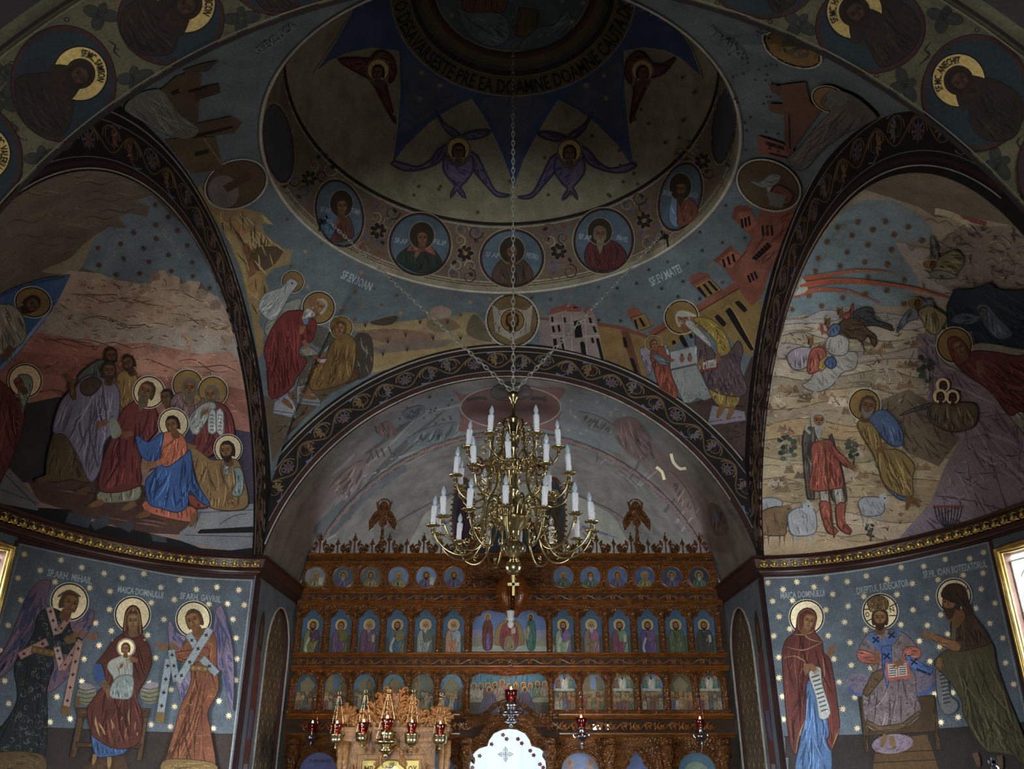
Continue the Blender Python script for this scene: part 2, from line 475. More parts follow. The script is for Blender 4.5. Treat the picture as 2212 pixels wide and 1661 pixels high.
# cornices: maroon moulding with a gilded leaf strip
def cornice(n, cx, s, side):
    def path(d):
        pts = [Vector((cx + s * (WX - d) * math.sin(u), CYA + (WY - d) * math.cos(u), 0)) for u in lin(math.pi, 0.0, 90)]
        pts += [Vector((cx - s * d, CYA + WY - d, 0)), Vector((cx - s * d, YI + .1, 0))]
        return pts
    prf = [(0, 3.96), (.15, 3.96), (.16, 3.935), (.115, 3.92), (.11, 3.90), (.09, 3.82), (.10, 3.805), (.075, 3.80), (.05, 3.785), (.045, 3.765), (.02, 3.76), (.02, 3.745), (0, 3.74)]
    rows = [path(d) for d, z in prf]
    P = [[(rows[j][i].x, rows[j][i].y, prf[j][1]) for j in range(len(prf))] for i in range(len(rows[0]))]
    o = grid_surface('trim_%d' % n, P, M_CORN, smooth=False)
    # gilded leaves along the hollow of the moulding
    pts = path(.112)[:-1]
    m = MB()
    m.ball((0, 0, 0), .020, .030, .036, 8, 5); m.ball((.036, .004, -.012), .016, .02, .022, 7, 4); m.ball((-.036, .004, -.012), .016, .02, .022, 7, 4)
    m.tube([(-.05, 0, .03), (-.02, -.012, .038), (0, -.016, .024), (.02, -.012, .038), (.05, 0, .03)], .008, 5)
    m.tube([(-.06, 0, -.036), (-.03, -.012, -.03), (0, -.012, -.042), (.03, -.012, -.03), (.06, 0, -.036)], .007, 5)
    leaf = None
    # arc-length walk
    L = [0.0]
    for a, b in zip(pts, pts[1:]): L.append(L[-1] + (b - a).length)
    st = .125; k = int(L[-1] / st)
    for q in range(k):
        d = (q + .5) * st
        i = max(j for j in range(len(L)) if L[j] <= d); i = min(i, len(pts) - 2)
        t = (d - L[i]) / max(1e-6, L[i + 1] - L[i]); p = pts[i].lerp(pts[i + 1], t); tg = (pts[i + 1] - pts[i]).normalized()
        if p.y < 6.2: continue
        if leaf is None:
            lo = m.build('gilt_leaf', M_GILT, o, True); leaf = lo
        else:
            lo = copy_obj(leaf, o)
        lo.location = (p.x, p.y, 3.860)
        lo.rotation_euler = (0, 0, math.atan2(tg.y, tg.x) + (0 if s < 0 else math.pi))
    return o
cornice(1, XL, -1, 'left'); cornice(2, XR, 1, 'right')

# apse windows: splayed reveal, gilt frame, leaded pane
def window(n, cx, s):
    u0, u1 = math.radians(UW[s]), math.radians(95)
    def pt(u, z, d): return Vector((cx + s * (WX + d) * math.sin(u), CYA + (WY + d) * math.cos(u), z))
    root = empty('window_%d' % n, pt((u0 + u1) / 2, 1.2, 0)); root['kind'] = 'structure'
    off = -root.location
    fr = MB()
    loop = [(u0, 1.2), (u0, 3.6), ((u0 + u1) / 2, 3.6), (u1, 3.6), (u1, 1.2), ((u0 + u1) / 2, 1.2)]
    loopd = []
    for (a, b) in zip(loop, loop[1:] + loop[:1]):
        for t in lin(0, 1, 6)[:-1]: loopd.append((a[0] + (b[0] - a[0]) * t, a[1] + (b[1] - a[1]) * t))
    for gro, dd, rr in ((1.0, -.03, .022), (1.03, -.02, .03), (.975, -.005, .018)):
        c = ((u0 + u1) / 2, 2.4)
        pts = [pt(c[0] + (u - c[0]) * gro, c[1] + (z - c[1]) * (1 + (gro - 1) * .7), dd) + off for u, z in loopd]
        fr.tube(pts, rr, 6, True)
    fr.build('frame', M_GILT, root, True)
    n_ = len(loopd)
    inner = [(((u0 + u1) / 2) + (u - (u0 + u1) / 2) * .94, 2.4 + (z - 2.4) * .965) for u, z in loopd]
    V = [tuple(pt(u, z, 0) + off) for u, z in loopd] + [tuple(pt(u, z, .10) + off) for u, z in inner]
    mesh_obj('reveal', V, [(i, (i + 1) % n_, n_ + (i + 1) % n_, n_ + i) for i in range(n_)], fresco('reveal_maroon_%d' % n, srgb('#6a4a40')), root)
    V = [tuple(pt(u, z, .095) + off) for u, z in inner]
    gl, nt_, b_ = _mat('window_glass_%d' % n)
    tp = nt_.nodes.new('ShaderNodeBsdfTransparent'); ms = nt_.nodes.new('ShaderNodeMixShader'); ms.inputs[0].default_value = .9
    b_.inputs['Base Color'].default_value = (.8, .9, 1, 1); b_.inputs['Roughness'].default_value = .1
    nt_.links.new(b_.outputs[0], ms.inputs[1]); nt_.links.new(tp.outputs[0], ms.inputs[2]); nt_.links.new(ms.outputs[0], nt_.nodes['Material Output'].inputs['Surface'])
    mesh_obj('pane', V, [tuple(range(n_))], gl, root)
    ld = bpy.data.lights.new('window_portal', 'AREA'); ld.shape = 'RECTANGLE'; ld.size = 1.9; ld.size_y = 2.5; ld.cycles.is_portal = True
    lo = bpy.data.objects.new('window_portal', ld); COL.objects.link(lo)
    um_ = (u0 + u1) / 2; lo.location = pt(um_, 2.4, .45); lo.rotation_euler = (Vector((cx, CYA, 2.4)) - lo.location).to_track_quat('-Z', 'Z').to_euler()
    g = MB()
    um = (u0 + u1) / 2
    A, B = min(i[0] for i in inner), max(i[0] for i in inner)
    def gp(a, b): return pt(A + (B - A) * a, 1.3 + (3.5 - 1.3) * b, .085) + off
    for a in lin(0, 1, 4): g.tube([gp(a, 0), gp(a, 1)], .012, 5)
    for b in lin(0, 1, 4): g.tube([gp(x, b) for x in lin(0, 1, 8)], .012, 5)
    for a in (1 / 6, .5, 5 / 6):
        for sg in (-1, 1):
            g.tube([gp(a + sg * .12 * math.sin(t * 6.28), .72 + .26 * t) for t in lin(0, 1, 24)], .012, 5)
            g.tube([gp(a + sg * (.02 + .1 * math.sin(t * 3.14)), .70 + .14 * t) for t in lin(0, 1, 12)], .010, 5)
    g.build('grille', plain('grille_white_%d' % n, (.55, .55, .5), .5), root)
    return root
window(1, XL, -1); window(2, XR, 1)
# ================================================================== brushwork: painted shapes laid on the plaster
EPS = 0.00026
STACK = {}
def catmull(pts, closed, step):
    n = len(pts)
    if n < 3: closed = False
    out = []
    rng = range(n) if closed else range(n - 1)
    for i in rng:
        p0 = pts[(i - 1) % n] if (closed or i > 0) else pts[i]
        p1 = pts[i]; p2 = pts[(i + 1) % n]
        p3 = pts[(i + 2) % n] if (closed or i + 2 < n) else p2
        L = math.hypot(p2[0] - p1[0], p2[1] - p1[1])
        m = max(1, int(L / step))
        for k in range(m):
            t = k / m
            out.append(tuple(.5 * (2 * p1[j] + (p2[j] - p0[j]) * t + (2 * p0[j] - 5 * p1[j] + 4 * p2[j] - p3[j]) * t * t + (3 * p1[j] - p0[j] - 3 * p2[j] + p3[j]) * t ** 3) for j in (0, 1)))
    if not closed: out.append(tuple(pts[-1]))
    return out
def inpoly(x, y, pl):
    r = False; n = len(pl); j = n - 1
    for i in range(n):
        xi, yi = pl[i]; xj, yj = pl[j]
        if (yi > y) != (yj > y) and x < (xj - xi) * (y - yi) / (yj - yi) + xi: r = not r
        j = i
    return r
def C(c):
    return srgb(c) if isinstance(c, str) else c
def sh(c, k):
    c = C(c); return tuple(min(1.0, v * k) for v in c)

GLYPH = {}
def glyph_mesh(txt):
    if txt not in GLYPH:
        cu = bpy.data.curves.new('lettering', 'FONT'); cu.body = txt; cu.resolution_u = 2; cu.offset = 0.022
        ob = bpy.data.objects.new('lettering', cu); COL.objects.link(ob)
        me = ob.to_mesh(); me.calc_loop_triangles()
        V = [(v.co.x, v.co.y) for v in me.vertices]; T = [tuple(t.vertices) for t in me.loop_triangles]
        ob.to_mesh_clear(); bpy.data.objects.remove(ob); bpy.data.curves.remove(cu)
        GLYPH[txt] = (V, T)
    return GLYPH[txt]

class Art:
    def __init__(s, name, parent, surf, crop=(0, 0, 1), grid=7, label=None, mapper=None, eps=EPS, base=1, step=7):
        s.name, s.parent, s.surf, s.crop, s.grid, s.label, s.mapper = name, parent, surf, crop, grid, label, mapper
        s.items = []; s.gain = 1.0; s.l = 0; s.last = ''; s.held = False; s.eps = eps; s.base = base; s.step = step; s.rnd = random.Random(name + str(crop))
    def T(s, p): return (s.crop[0] + p[0] / s.crop[2], s.crop[1] + p[1] / s.crop[2])
    def put(s, V, F, col, mat, kind):
        if not s.held and (kind == 'poly' or s.last != 'stroke'): s.l += 1
        s.last = kind
        s.items.append((V, F, sh(col, s.gain), mat, s.l))
    def hold(s, on=True):
        s.l += 1; s.held = on; s.last = ''
        return s
    # ---- primitives in crop coordinates
    def poly(s, pts, col, sm=False, mat=0, grid=True):
        q = [s.T(p) for p in pts]
        if sm: q = catmull(q, True, s.step)
        elif s.grid:
            d = []
            for a, b in zip(q, q[1:] + q[:1]):
                k = max(1, int(math.hypot(b[0] - a[0], b[1] - a[1]) / s.grid))
                d += [(a[0] + (b[0] - a[0]) * i / k, a[1] + (b[1] - a[1]) * i / k) for i in range(k)]
            q = d
        V = [Vector(p) for p in q]
        n = len(V)
        if s.grid and grid:
            xs = [p[0] for p in q]; ys = [p[1] for p in q]
            g = s.grid
            x = min(xs) + g * .5
            while x < max(xs):
                y = min(ys) + g * .5
                while y < max(ys):
                    if inpoly(x, y, q): V.append(Vector((x, y)))
                    y += g
                x += g
        try:
            V2, _, F2, _, _, _ = delaunay_2d_cdt(V, [], [list(range(n))], 1, 1e-4)
        except Exception:
            return s
        s.put([(v.x, v.y) for v in V2], [tuple(f) for f in F2], col, mat, 'poly')
        return s
    def ell(s, c, rx, ry, col, rot=0, mat=0, n=None, a0=0, a1=360):
        n = n or max(10, min(40, int(max(rx, ry) / s.crop[2] * .9) + 6))
        r = math.radians(rot); P = []
        for k in range(n):
            a = math.radians(a0 + (a1 - a0) * k / (n if a1 - a0 == 360 else n - 1))
            x, y = rx * math.cos(a), ry * math.sin(a)
            P.append((c[0] + x * math.cos(r) - y * math.sin(r), c[1] + x * math.sin(r) + y * math.cos(r)))
        return s.poly(P, col, False, mat)
    def stroke(s, pts, w, col, taper=0, sm=True, closed=False, mat=0):
        """w in crop units; taper 0 none, 1 end, 2 both"""
        q = [s.T(p) for p in pts]; w = w / s.crop[2] * .5
        q = catmull(q, closed, s.step) if sm and len(q) > 2 else q
        if not sm or len(q) <= 2:
            d = []
            for a, b in zip(q, q[1:] + (q[:1] if closed else [])):
                k = max(1, int(math.hypot(b[0] - a[0], b[1] - a[1]) / (s.grid or 40)))
                d += [(a[0] + (b[0] - a[0]) * i / k, a[1] + (b[1] - a[1]) * i / k) for i in range(k)]
            q = d + ([] if closed else [q[-1]])
        n = len(q)
        if n < 2: return s
        V = []; F = []
        for i, p in enumerate(q):
            a = q[i - 1] if (i or closed) else p; b = q[(i + 1) % n] if (i < n - 1 or closed) else p
            dx, dy = b[0] - a[0], b[1] - a[1]; L = math.hypot(dx, dy) or 1
            t = i / (n - 1); k = 1.0
            if taper == 1: k = 1 - .9 * t
            elif taper == 2: k = .1 + .9 * math.sin(math.pi * t)
            V += [(p[0] - dy / L * w * k, p[1] + dx / L * w * k), (p[0] + dy / L * w * k, p[1] - dx / L * w * k)]
        m = n if closed else n - 1
        for i in range(m):
            j = (i + 1) % n
            F.append((2 * i, 2 * i + 1, 2 * j + 1, 2 * j))
        s.put(V, F, col, mat, 'stroke')
        return s
    def ring(s, c, rx, ry, w, col, rot=0, mat=0, a0=0, a1=360):
        n = max(14, int(max(rx, ry) / s.crop[2] * .8)); r = math.radians(rot); P = []
        full = a1 - a0 >= 360
        for k in range(n + (0 if full else 1)):
            a = math.radians(a0 + (a1 - a0) * k / n); x, y = rx * math.cos(a), ry * math.sin(a)
            P.append((c[0] + x * math.cos(r) - y * math.sin(r), c[1] + x * math.sin(r) + y * math.cos(r)))
        return s.stroke(P, w, col, 0, True, full, mat)
    def star(s, c, r, col, mat=0, pts=8, rot=None, k=.45):
        r0 = s.rnd.random() * .5 if rot is None else rot
        return s.poly([(c[0] + (r if i % 2 == 0 else r * k) * math.cos(r0 + math.pi * i / pts), c[1] + (r if i % 2 == 0 else r * k) * math.sin(r0 + math.pi * i / pts)) for i in range(2 * pts)], col, False, mat, grid=False)
    def text(s, txt, p0, p1, h, col, mat=0, curve=None, bold=0):
        V, T_ = glyph_mesh(txt)
        x0 = min(v[0] for v in V); x1 = max(v[0] for v in V)
        q0, q1 = s.T(p0), s.T(p1); h = h / s.crop[2] / .73
        dx, dy = q1[0] - q0[0], q1[1] - q0[1]; L = math.hypot(dx, dy)
        ux, uy = dx / L, dy / L; nx, ny = uy, -ux
        sag = 0 if curve is None else curve / s.crop[2]
        W = []
        for v in V:
            t = (v[0] - x0) / (x1 - x0)
            o = v[1] * h + sag * 4 * t * (1 - t)
            W.append((q0[0] + ux * L * t + nx * o, q0[1] + uy * L * t + ny * o))
        s.put(W, T_, col, mat, 'stroke')
        return s
    # ---- drapery, faces, hands
    def folds(s, pts, col, n=10, d=(0, 1), w=7, spread=.16, ln=.5):
        xs = [p[0] for p in pts]; ys = [p[1] for p in pts]
        ext = max(max(xs) - min(xs), max(ys) - min(ys))
        st = ext / 26.0; a0 = math.atan2(d[1], d[0])
        for k in range(n):
            for _ in range(30):
                x = s.rnd.uniform(min(xs), max(xs)); y = s.rnd.uniform(min(ys), max(ys))
                if inpoly(x, y, pts): break
            else: continue
            cxm = (min(xs) + max(xs)) / 2; a = a0 + s.rnd.gauss(0, spread) - .45 * (x - cxm) / (max(xs) - min(xs) + 1e-6) * (1 if d[1] > .5 else 0); P = [(x, y)]; cv = s.rnd.gauss(0, .035)
            for _ in range(int(26 * ln * s.rnd.uniform(.5, 1.2))):
                x += st * math.cos(a); y += st * math.sin(a); a += cv + s.rnd.gauss(0, .04)
                if not inpoly(x, y, pts): break
                P.append((x, y))
            if len(P) > 2: s.stroke(P, w * s.rnd.uniform(.7, 1.6), col, 2)
        return s
    def robe(s, pts, col, n=12, d=(0, 1), w=7, sm=True, dark=.42, light=2.0, out=5, spread=.14):
        s.poly(pts, col, sm)
        s.folds(pts, sh(col, dark), n, d, w, spread)
        s.folds(pts, sh(col, light), int(n * .8) + 1, d, w * .6, spread)
        if out: s.stroke(pts + pts[:1] if not sm else pts, out, sh(col, .3), 0, sm, sm)
        return s
    def halo(s, c, r, bright=True, ry=None, rot=0, rim='#cfc8b4'):
        ry = ry or r
        s.ell(c, r, ry, '#8a6a2e' if not bright else '#d9bd7c', rot, 1 if bright else 0, n=30)
        s.ring(c, r * .97, ry * .97, r * .07, '#2a1a12', rot)
        s.ring(c, r * 1.04, ry * 1.04, r * .05, rim, rot)
        return s
    def head(s, c, r, hair='#3a2614', beard=None, skin='#7d5330', face=0.0, tilt=0.0, blen=.6, veil=None):
        """r half height of the head; face -1 left .. 1 right; tilt degrees clockwise"""
        t = math.radians(tilt); ct, st_ = math.cos(t), math.sin(t)
        def Q(x, y): return (c[0] + r * (x * ct - y * st_), c[1] + r * (x * st_ + y * ct))
        def pl(P, col, sm=True): s.poly([Q(*p) for p in P], col, sm)
        def ln(P, w, col, tp=2): s.stroke([Q(*p) for p in P], w * r, col, tp)
        f = face * .22
        pl([(-.34 + f * .5, .5), (.34 + f * .5, .5), (.42, 1.5), (-.42, 1.5)], sh(skin, .75))
        if hair: pl([(-.82, .1), (-.72, -.62), (-.3, -1.02), (.3, -1.02), (.72, -.62), (.82, .1), (.68, .72), (.2, .5), (-.2, .5), (-.68, .72)], hair)
        pl([(-.6 + f, -.3), (-.48 + f, -.72), (f, -.82), (.48 + f, -.72), (.6 + f, -.3), (.56 + f, .3), (.36 + f, .78), (f, .98), (-.36 + f, .78), (-.56 + f, .3)], skin)
        pl([(-.42 + f, -.52), (f, -.66), (.42 + f, -.52), (.3 + f, -.32), (-.3 + f, -.32)], sh(skin, 1.5))
        pl([(.12 + f * 1.3, .02), (.46 + f, .05), (.36 + f, .42), (.16 + f, .36)], sh(skin, 1.45))
        pl([(-.12 + f * 1.3, .02), (-.46 + f, .05), (-.36 + f, .42), (-.16 + f, .36)], sh(skin, 1.35))
        g = f * 1.5
        if beard:
            pl([(-.6 + f, .05), (-.52 + f, .55), (-.34 + f * .8, .9 + blen * .4), (f * .6, 1.0 + blen), (.34 + f * .8, .9 + blen * .4), (.52 + f, .55), (.6 + f, .05), (.36 + f, .42), (.16 + g, .5), (g, .46), (-.16 + g, .5), (-.36 + f, .42)], beard)
            for x in (-.25, -.08, .1, .26): ln([(x + g, .62), (x * .8 + f * .7, .95 + blen * .5)], .05, sh(beard, .45 if sum(C(beard)) > .2 else 2.2))
        for e in (-.27, .27):
            ln([(e - .17 + g, -.22), (e + g, -.3), (e + .17 + g, -.22)], .09, sh(skin, .22))
            s.ell(Q(e + g, -.08), .12 * r, .07 * r, sh(skin, .18), tilt)
        ln([(.02 + g, -.2), (.06 + g * 1.15, .2), (-.05 + g, .24)], .08, sh(skin, .35))
        ln([(-.17 + g, .5), (g, .54), (.17 + g, .5)], .08, sh(skin, .3))
        if hair and not veil: pl([(-.66, -.28), (-.56, -.8), (0, -1.05), (.56, -.8), (.66, -.28), (.42 + f, -.6), (f, -.72), (-.42 + f, -.6)], hair)
        return s
    def hand(s, c, a, r, skin='#7d5330', spread=1.0):
        """a pointing direction in degrees (0 right, 90 down)"""
        t = math.radians(a)
        def Q(x, y): return (c[0] + r * (x * math.cos(t) - y * math.sin(t)), c[1] + r * (x * math.sin(t) + y * math.cos(t)))
        s.poly([Q(-.9, -.3), (Q(0, -.42)), Q(.35, -.36), Q(.35, .36), Q(0, .42), Q(-.9, .3)], skin, True)
        for k, l in zip((-.3, -.1, .1, .3), (.95, 1.15, 1.1, .85)):
            s.stroke([Q(.25, k), Q(.7, k * 1.25 * spread), Q(l + .15, k * 1.5 * spread)], .2 * r, sh(skin, 1.12), 1)
        s.stroke([Q(-.1, -.35), Q(.3, -.7), Q(.6, -.75)], .2 * r, sh(skin, 1.1), 1)
        return s
    def foot(s, c, a, r, skin='#7d5330'):
        t = math.radians(a)
        def Q(x, y): return (c[0] + r * (x * math.cos(t) - y * math.sin(t)), c[1] + r * (x * math.sin(t) + y * math.cos(t)))
        s.poly([Q(-.9, -.35), Q(-.2, -.42), Q(.6, -.26), Q(1, -.05), Q(.95, .2), Q(0, .34), Q(-.9, .3)], skin, True)
        for k in (-.14, 0, .12): s.stroke([Q(.65, k), Q(.98, k + .02)], .05 * r, sh(skin, .4))
        return s
    def wing(s, pts, col, feather, d, n=14, w=16):
        s.poly(pts, col, True); s.folds(pts, feather, n, d, w, .18, .35); s.folds(pts, sh(col, 1.35), n // 2, d, w * .5, .15, .5); s.folds(pts, sh(col, .4), n // 2, d, w * .3, .12, .6)
        s.stroke(pts, 5, sh(col, .35), 0, True, True)
        return s
    def band(s, p0, p1, w, col, cross='#3a1c16', n=3):
        dx, dy = p1[0] - p0[0], p1[1] - p0[1]; L = math.hypot(dx, dy); ux, uy = dx / L, dy / L; nx, ny = -uy * w / 2, ux * w / 2
        P = [(p0[0] + nx, p0[1] + ny), (p1[0] + nx, p1[1] + ny), (p1[0] - nx, p1[1] - ny), (p0[0] - nx, p0[1] - ny)]
        s.poly(P, col); s.stroke(P + P[:1], 4, sh(col, .35), 0, False)
        for k in range(n):
            t = (k + .5) / n; c = (p0[0] + dx * t, p0[1] + dy * t); q = w * .26
            s.stroke([(c[0] - ux * q, c[1] - uy * q), (c[0] + ux * q, c[1] + uy * q)], w * .16, cross, 0, False)
            s.stroke([(c[0] - nx * .5, c[1] - ny * .5), (c[0] + nx * .5, c[1] + ny * .5)], w * .16, cross, 0, False)
        return s
    def curls(s, pts, col, n=30, r=16, w=4):
        xs = [p[0] for p in pts]; ys = [p[1] for p in pts]
        for k in range(n):
            x = s.rnd.uniform(min(xs), max(xs)); y = s.rnd.uniform(min(ys), max(ys))
            if not inpoly(x, y, pts): continue
            a0 = s.rnd.random() * 6.28; sg = s.rnd.choice((-1, 1)); rr = r * s.rnd.uniform(.6, 1.2)
            P = [(x + rr * (1 - t * .75) * math.cos(a0 + sg * t * 5.2), y + rr * (1 - t * .75) * math.sin(a0 + sg * t * 5.2)) for t in lin(0, 1, 8)]
            s.stroke(P, w, col if isinstance(col, str) else s.rnd.choice(col), 1)
        return s
    def hatch(s, pts, cols, n, ln=40, w=4, a0=0.0, sp=.5):
        xs = [p[0] for p in pts]; ys = [p[1] for p in pts]; s.hold()
        for k in range(n):
            x = s.rnd.uniform(min(xs), max(xs)); y = s.rnd.uniform(min(ys), max(ys))
            if not inpoly(x, y, pts): continue
            a = a0 + s.rnd.gauss(0, sp); b = a + s.rnd.gauss(0, .6); l = ln * s.rnd.uniform(.5, 1.3)
            s.stroke([(x, y), (x + l * .5 * math.cos(a), y + l * .5 * math.sin(a)), (x + l * .5 * (math.cos(a) + math.cos(b)), y + l * .5 * (math.sin(a) + math.sin(b)))], w * s.rnd.uniform(.6, 1.4), s.rnd.choice(cols), 2)
        return s.hold(False)
    # ---- finish: throw every point onto the surface it is painted on
    def done(s):
        V = []; F = []; CL = []; MI = []
        bv = SURF[s.surf] if s.surf else None
        if not s.items: return None
        if s.surf:       # paint over whatever lies beneath
            xs = [p[0] for it in s.items for p in it[0]]; ys = [p[1] for it in s.items for p in it[0]]
            bb = (min(xs), max(xs), min(ys), max(ys)); st = STACK.setdefault(s.surf, [])
            s.base = 1 + max([t for b, t in st if b[0] < bb[1] and b[1] > bb[0] and b[2] < bb[3] and b[3] > bb[2]] or [0])
            st.append((bb, s.base + s.l))
        for vs, fs, col, mat, li in s.items:
            idx = []
            e = s.eps * (li + s.base)
            for x, y in vs:
                if s.mapper:
                    p = s.mapper(x, y, e)
                else:
                    d = ray(x, y).normalized()
                    loc, nor, _, _ = bv.ray_cast(ORG, d)
                    if loc is None: idx.append(-1); continue
                    if nor.dot(d) > 0: nor = -nor
                    p = loc + nor * e
                idx.append(len(V)); V.append(tuple(p)); CL.append(col)
            for f in fs:
                g = [idx[i] for i in f]
                if min(g) < 0: continue
                F.append(g); MI.append(mat)
        if not F: return None
        me = bpy.data.meshes.new(s.name)
        me.from_pydata(V, [], F)
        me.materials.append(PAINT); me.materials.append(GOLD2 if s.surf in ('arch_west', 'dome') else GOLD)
        me.polygons.foreach_set('material_index', MI)
        at = me.color_attributes.new('Col', 'FLOAT_COLOR', 'POINT')
        a = np.ones((len(V), 4), dtype=np.float32); a[:, :3] = np.array(CL, dtype=np.float32)
        at.data.foreach_set('color', a.ravel())
        me.update()
        o = bpy.data.objects.new(s.name, me); link(o, s.parent)
        if s.label: o['label'] = s.label
        return o

def stars(parent, surf, crop, pts, r, col, mat, name='painted_star', base=30):
    for p in pts:
        Art(name, parent, surf, crop, base=base).star(p, r, col, mat).done()
# ================================================================== lower apse walls: the two deesis groups
A_ = (0, 1100, 2.9606)
bg = Art('painted_ground', apL, 'apse_left', A_, base=1)
bg.poly([(-80, 1380), (470, 1400), (900, 1420), (1490, 1435), (1330, 2700), (-500, 2700)], '#3b302b')
bg.stroke([(108, 200), (-60, 890)], 26, '#33201d', 0, False).stroke([(135, 222), (-40, 880)], 7, '#8e9193', 0, False)
bg.stroke([(128, 222), (420, 290), (700, 345), (1000, 405), (1250, 440), (1615, 455)], 7, '#9a9a98')
bg.stroke([(110, 196), (420, 265), (700, 320), (1000, 380), (1250, 415), (1640, 432)], 34, '#38211d')
bg.stroke([(1634, 440), (1376, 2780)], 40, '#38211d', 0, False)
bg.stroke([(1612, 455), (1336, 2780)], 8, '#a3a19c', 0, False)
bg.done()
stars(apL, 'apse_left', A_, [(155, 288), (390, 325), (523, 372), (665, 410), (783, 438), (920, 413), (1150, 453), (257, 390), (115, 440), (352, 465), (573, 502), (704, 525), (1028, 500), (1255, 513), (1387, 498), (1527, 516), (1563, 612), (1456, 604), (1335, 607), (1115, 577), (133, 580), (700, 640), (967, 598), (1490, 703), (1048, 705), (52, 742), (612, 728), (712, 777), (944, 805), (1510, 823), (633, 870), (5, 903), (995, 950), (537, 958), (1515, 957), (30, 1097), (523, 1100), (955, 1112), (1095, 1153), (1507, 1093), (363, 1200), (1400, 1227), (1117, 1262), (55, 1242), (1463, 1320), (320, 1360), (448, 1340), (965, 1377), (1090, 1390), (1365, 1402)], 25, '#d9bd7c', 1, 'gilded_star', 8)
t = Art('painted_inscription', apL, 'apse_left', A_, base=12)
t.text('SF.ARH. MIHAIL', (300, 425), (583, 478), 46, '#a3abae').text('MAICA DOMNULUI', (750, 528), (1040, 570), 42, '#a3abae').text('SF.ARH. GAVRIIL', (1150, 572), (1412, 596), 42, '#a3abae').done()

g = Art('painted_archangel', apL, 'apse_left', A_, base=14, label='winged archangel in dark patterned robe bowing beside the window')
g.wing([(240, 470), (290, 450), (325, 455), (312, 520), (290, 600), (330, 650), (240, 690), (190, 830), (120, 930), (60, 1030), (-20, 1080), (-20, 980), (60, 830), (120, 680), (170, 560)], '#715866', '#3a4162', (-.5, 1), 26, 20)
g.wing([(430, 720), (520, 690), (575, 640), (606, 655), (580, 750), (530, 830), (470, 830)], '#715866', '#3a4162', (.8, -.7), 10, 12)
g.wing([(380, 900), (480, 950), (440, 1060), (350, 1150), (285, 1175), (310, 1060)], '#715866', '#48486a', (-.4, 1), 10, 14)
g.halo((443, 592), 118)
R = [(300, 630), (360, 640), (430, 690), (460, 780), (525, 850), (430, 925), (352, 905), (335, 960), (342, 1010), (300, 1150), (302, 1350), (275, 1600), (100, 1610), (-20, 1570), (-20, 1440), (80, 1290), (110, 1180), (90, 1010), (130, 930), (210, 800), (240, 680)]
g.robe(R, '#262b2c', 14)
g.curls(R, ['#67716c', '#7b807a', '#5e5040', '#46546a'], 300, 18, 5)
g.robe([(-20, 1560), (265, 1570), (262, 1700), (-20, 1700)], '#5d4829', 6, (1, .1)).curls([(-20, 1560), (265, 1570), (262, 1661), (-20, 1661)], '#8a713c', 14, 14, 4)
g.band((120, 940), (300, 845), 48, '#a4796a'); g.band((200, 895), (350, 925), 44, '#6a4d24', '#8a6a30', 4)
g.band((312, 625), (362, 800), 46, '#ad8c80'); g.band((440, 690), (372, 785), 36, '#a4796a', n=2)
g.band((360, 880), (395, 1030), 44, '#ad8c80'); g.band((395, 1025), (515, 840), 40, '#a4796a')
g.band((505, 850), (420, 1265), 46, '#a98274', n=5)
g.poly([(395, 1250), (446, 1265), (440, 1320), (386, 1312)], '#72531f')
g.head((437, 598), 74, '#4d3721', None, '#6d4826', .7, 18)
g.stroke([(365, 560), (440, 520), (510, 560)], 12, '#5e4526')
g.poly([(400, 830), (470, 800), (480, 850), (420, 860)], '#6a5129', True); g.hand((500, 800), -8, 42); g.hand((590, 815), -10, 46)
g.done()

g = Art('painted_virgin', apL, 'apse_left', A_, base=16, label='enthroned woman in maroon veil holding a white-robed child')
for P in ([(500, 1285), (545, 1290), (480, 1585), (443, 1585)], [(910, 1290), (947, 1290), (905, 1605), (872, 1605)]):
    g.robe(P, '#5a3f24', 2, sm=False)
g.robe([(480, 1270), (960, 1275), (945, 1330), (490, 1330)], '#513820', 4, (1, 0), sm=False)
g.robe([(480, 1490), (900, 1500), (890, 1530), (480, 1520)], '#4d351f', 2, (1, 0), sm=False)
g.poly([(620, 1570), (790, 1580), (830, 1700), (480, 1700)], '#4a3220')
for c, k in (((548, 1185), 1), ((955, 1180), -1)):
    g.ell(c, 62, 66, '#7f7d62', 20 * k).ell((c[0] + 5, c[1] - 45), 55, 26, '#96878a', 15 * k)
    for q in (-40, -15, 12, 38): g.stroke([(c[0] - 55, c[1] + q), (c[0], c[1] + q + 14), (c[0] + 55, c[1] + q)], 5, '#44432f')
    g.poly([(c[0] - 70 * k, c[1] + 10), (c[0] - 40 * k, c[1] + 15), (c[0] - 50 * k, c[1] + 85), (c[0] - 75 * k, c[1] + 80)], '#6b5226')
g.halo((843, 675), 113)
g.poly([(600, 985), (640, 975), (668, 1090), (640, 1125), (603, 1080)], '#2e4c7e', True)
g.robe([(580, 1430), (650, 1480), (800, 1510), (790, 1560), (660, 1585), (600, 1565)], '#31537f', 14, (.1, 1))
B = [(800, 785), (720, 840), (655, 930), (607, 985), (640, 985), (670, 1090), (640, 1150), (600, 1200), (550, 1290), (580, 1430), (620, 1475), (720, 1528), (830, 1525), (895, 1470), (905, 1300), (870, 1200), (930, 1080), (967, 980), (950, 880), (900, 800), (850, 780)]
g.robe(B, '#57291d', 26, (.1, 1), 9)
g.folds([(550, 1290), (700, 1230), (740, 1400), (640, 1470)], '#a37848', 7, (.4, 1), 10); g.folds([(770, 1280), (890, 1250), (890, 1450), (760, 1480)], '#9a6d40', 7, (-.3, 1), 10)
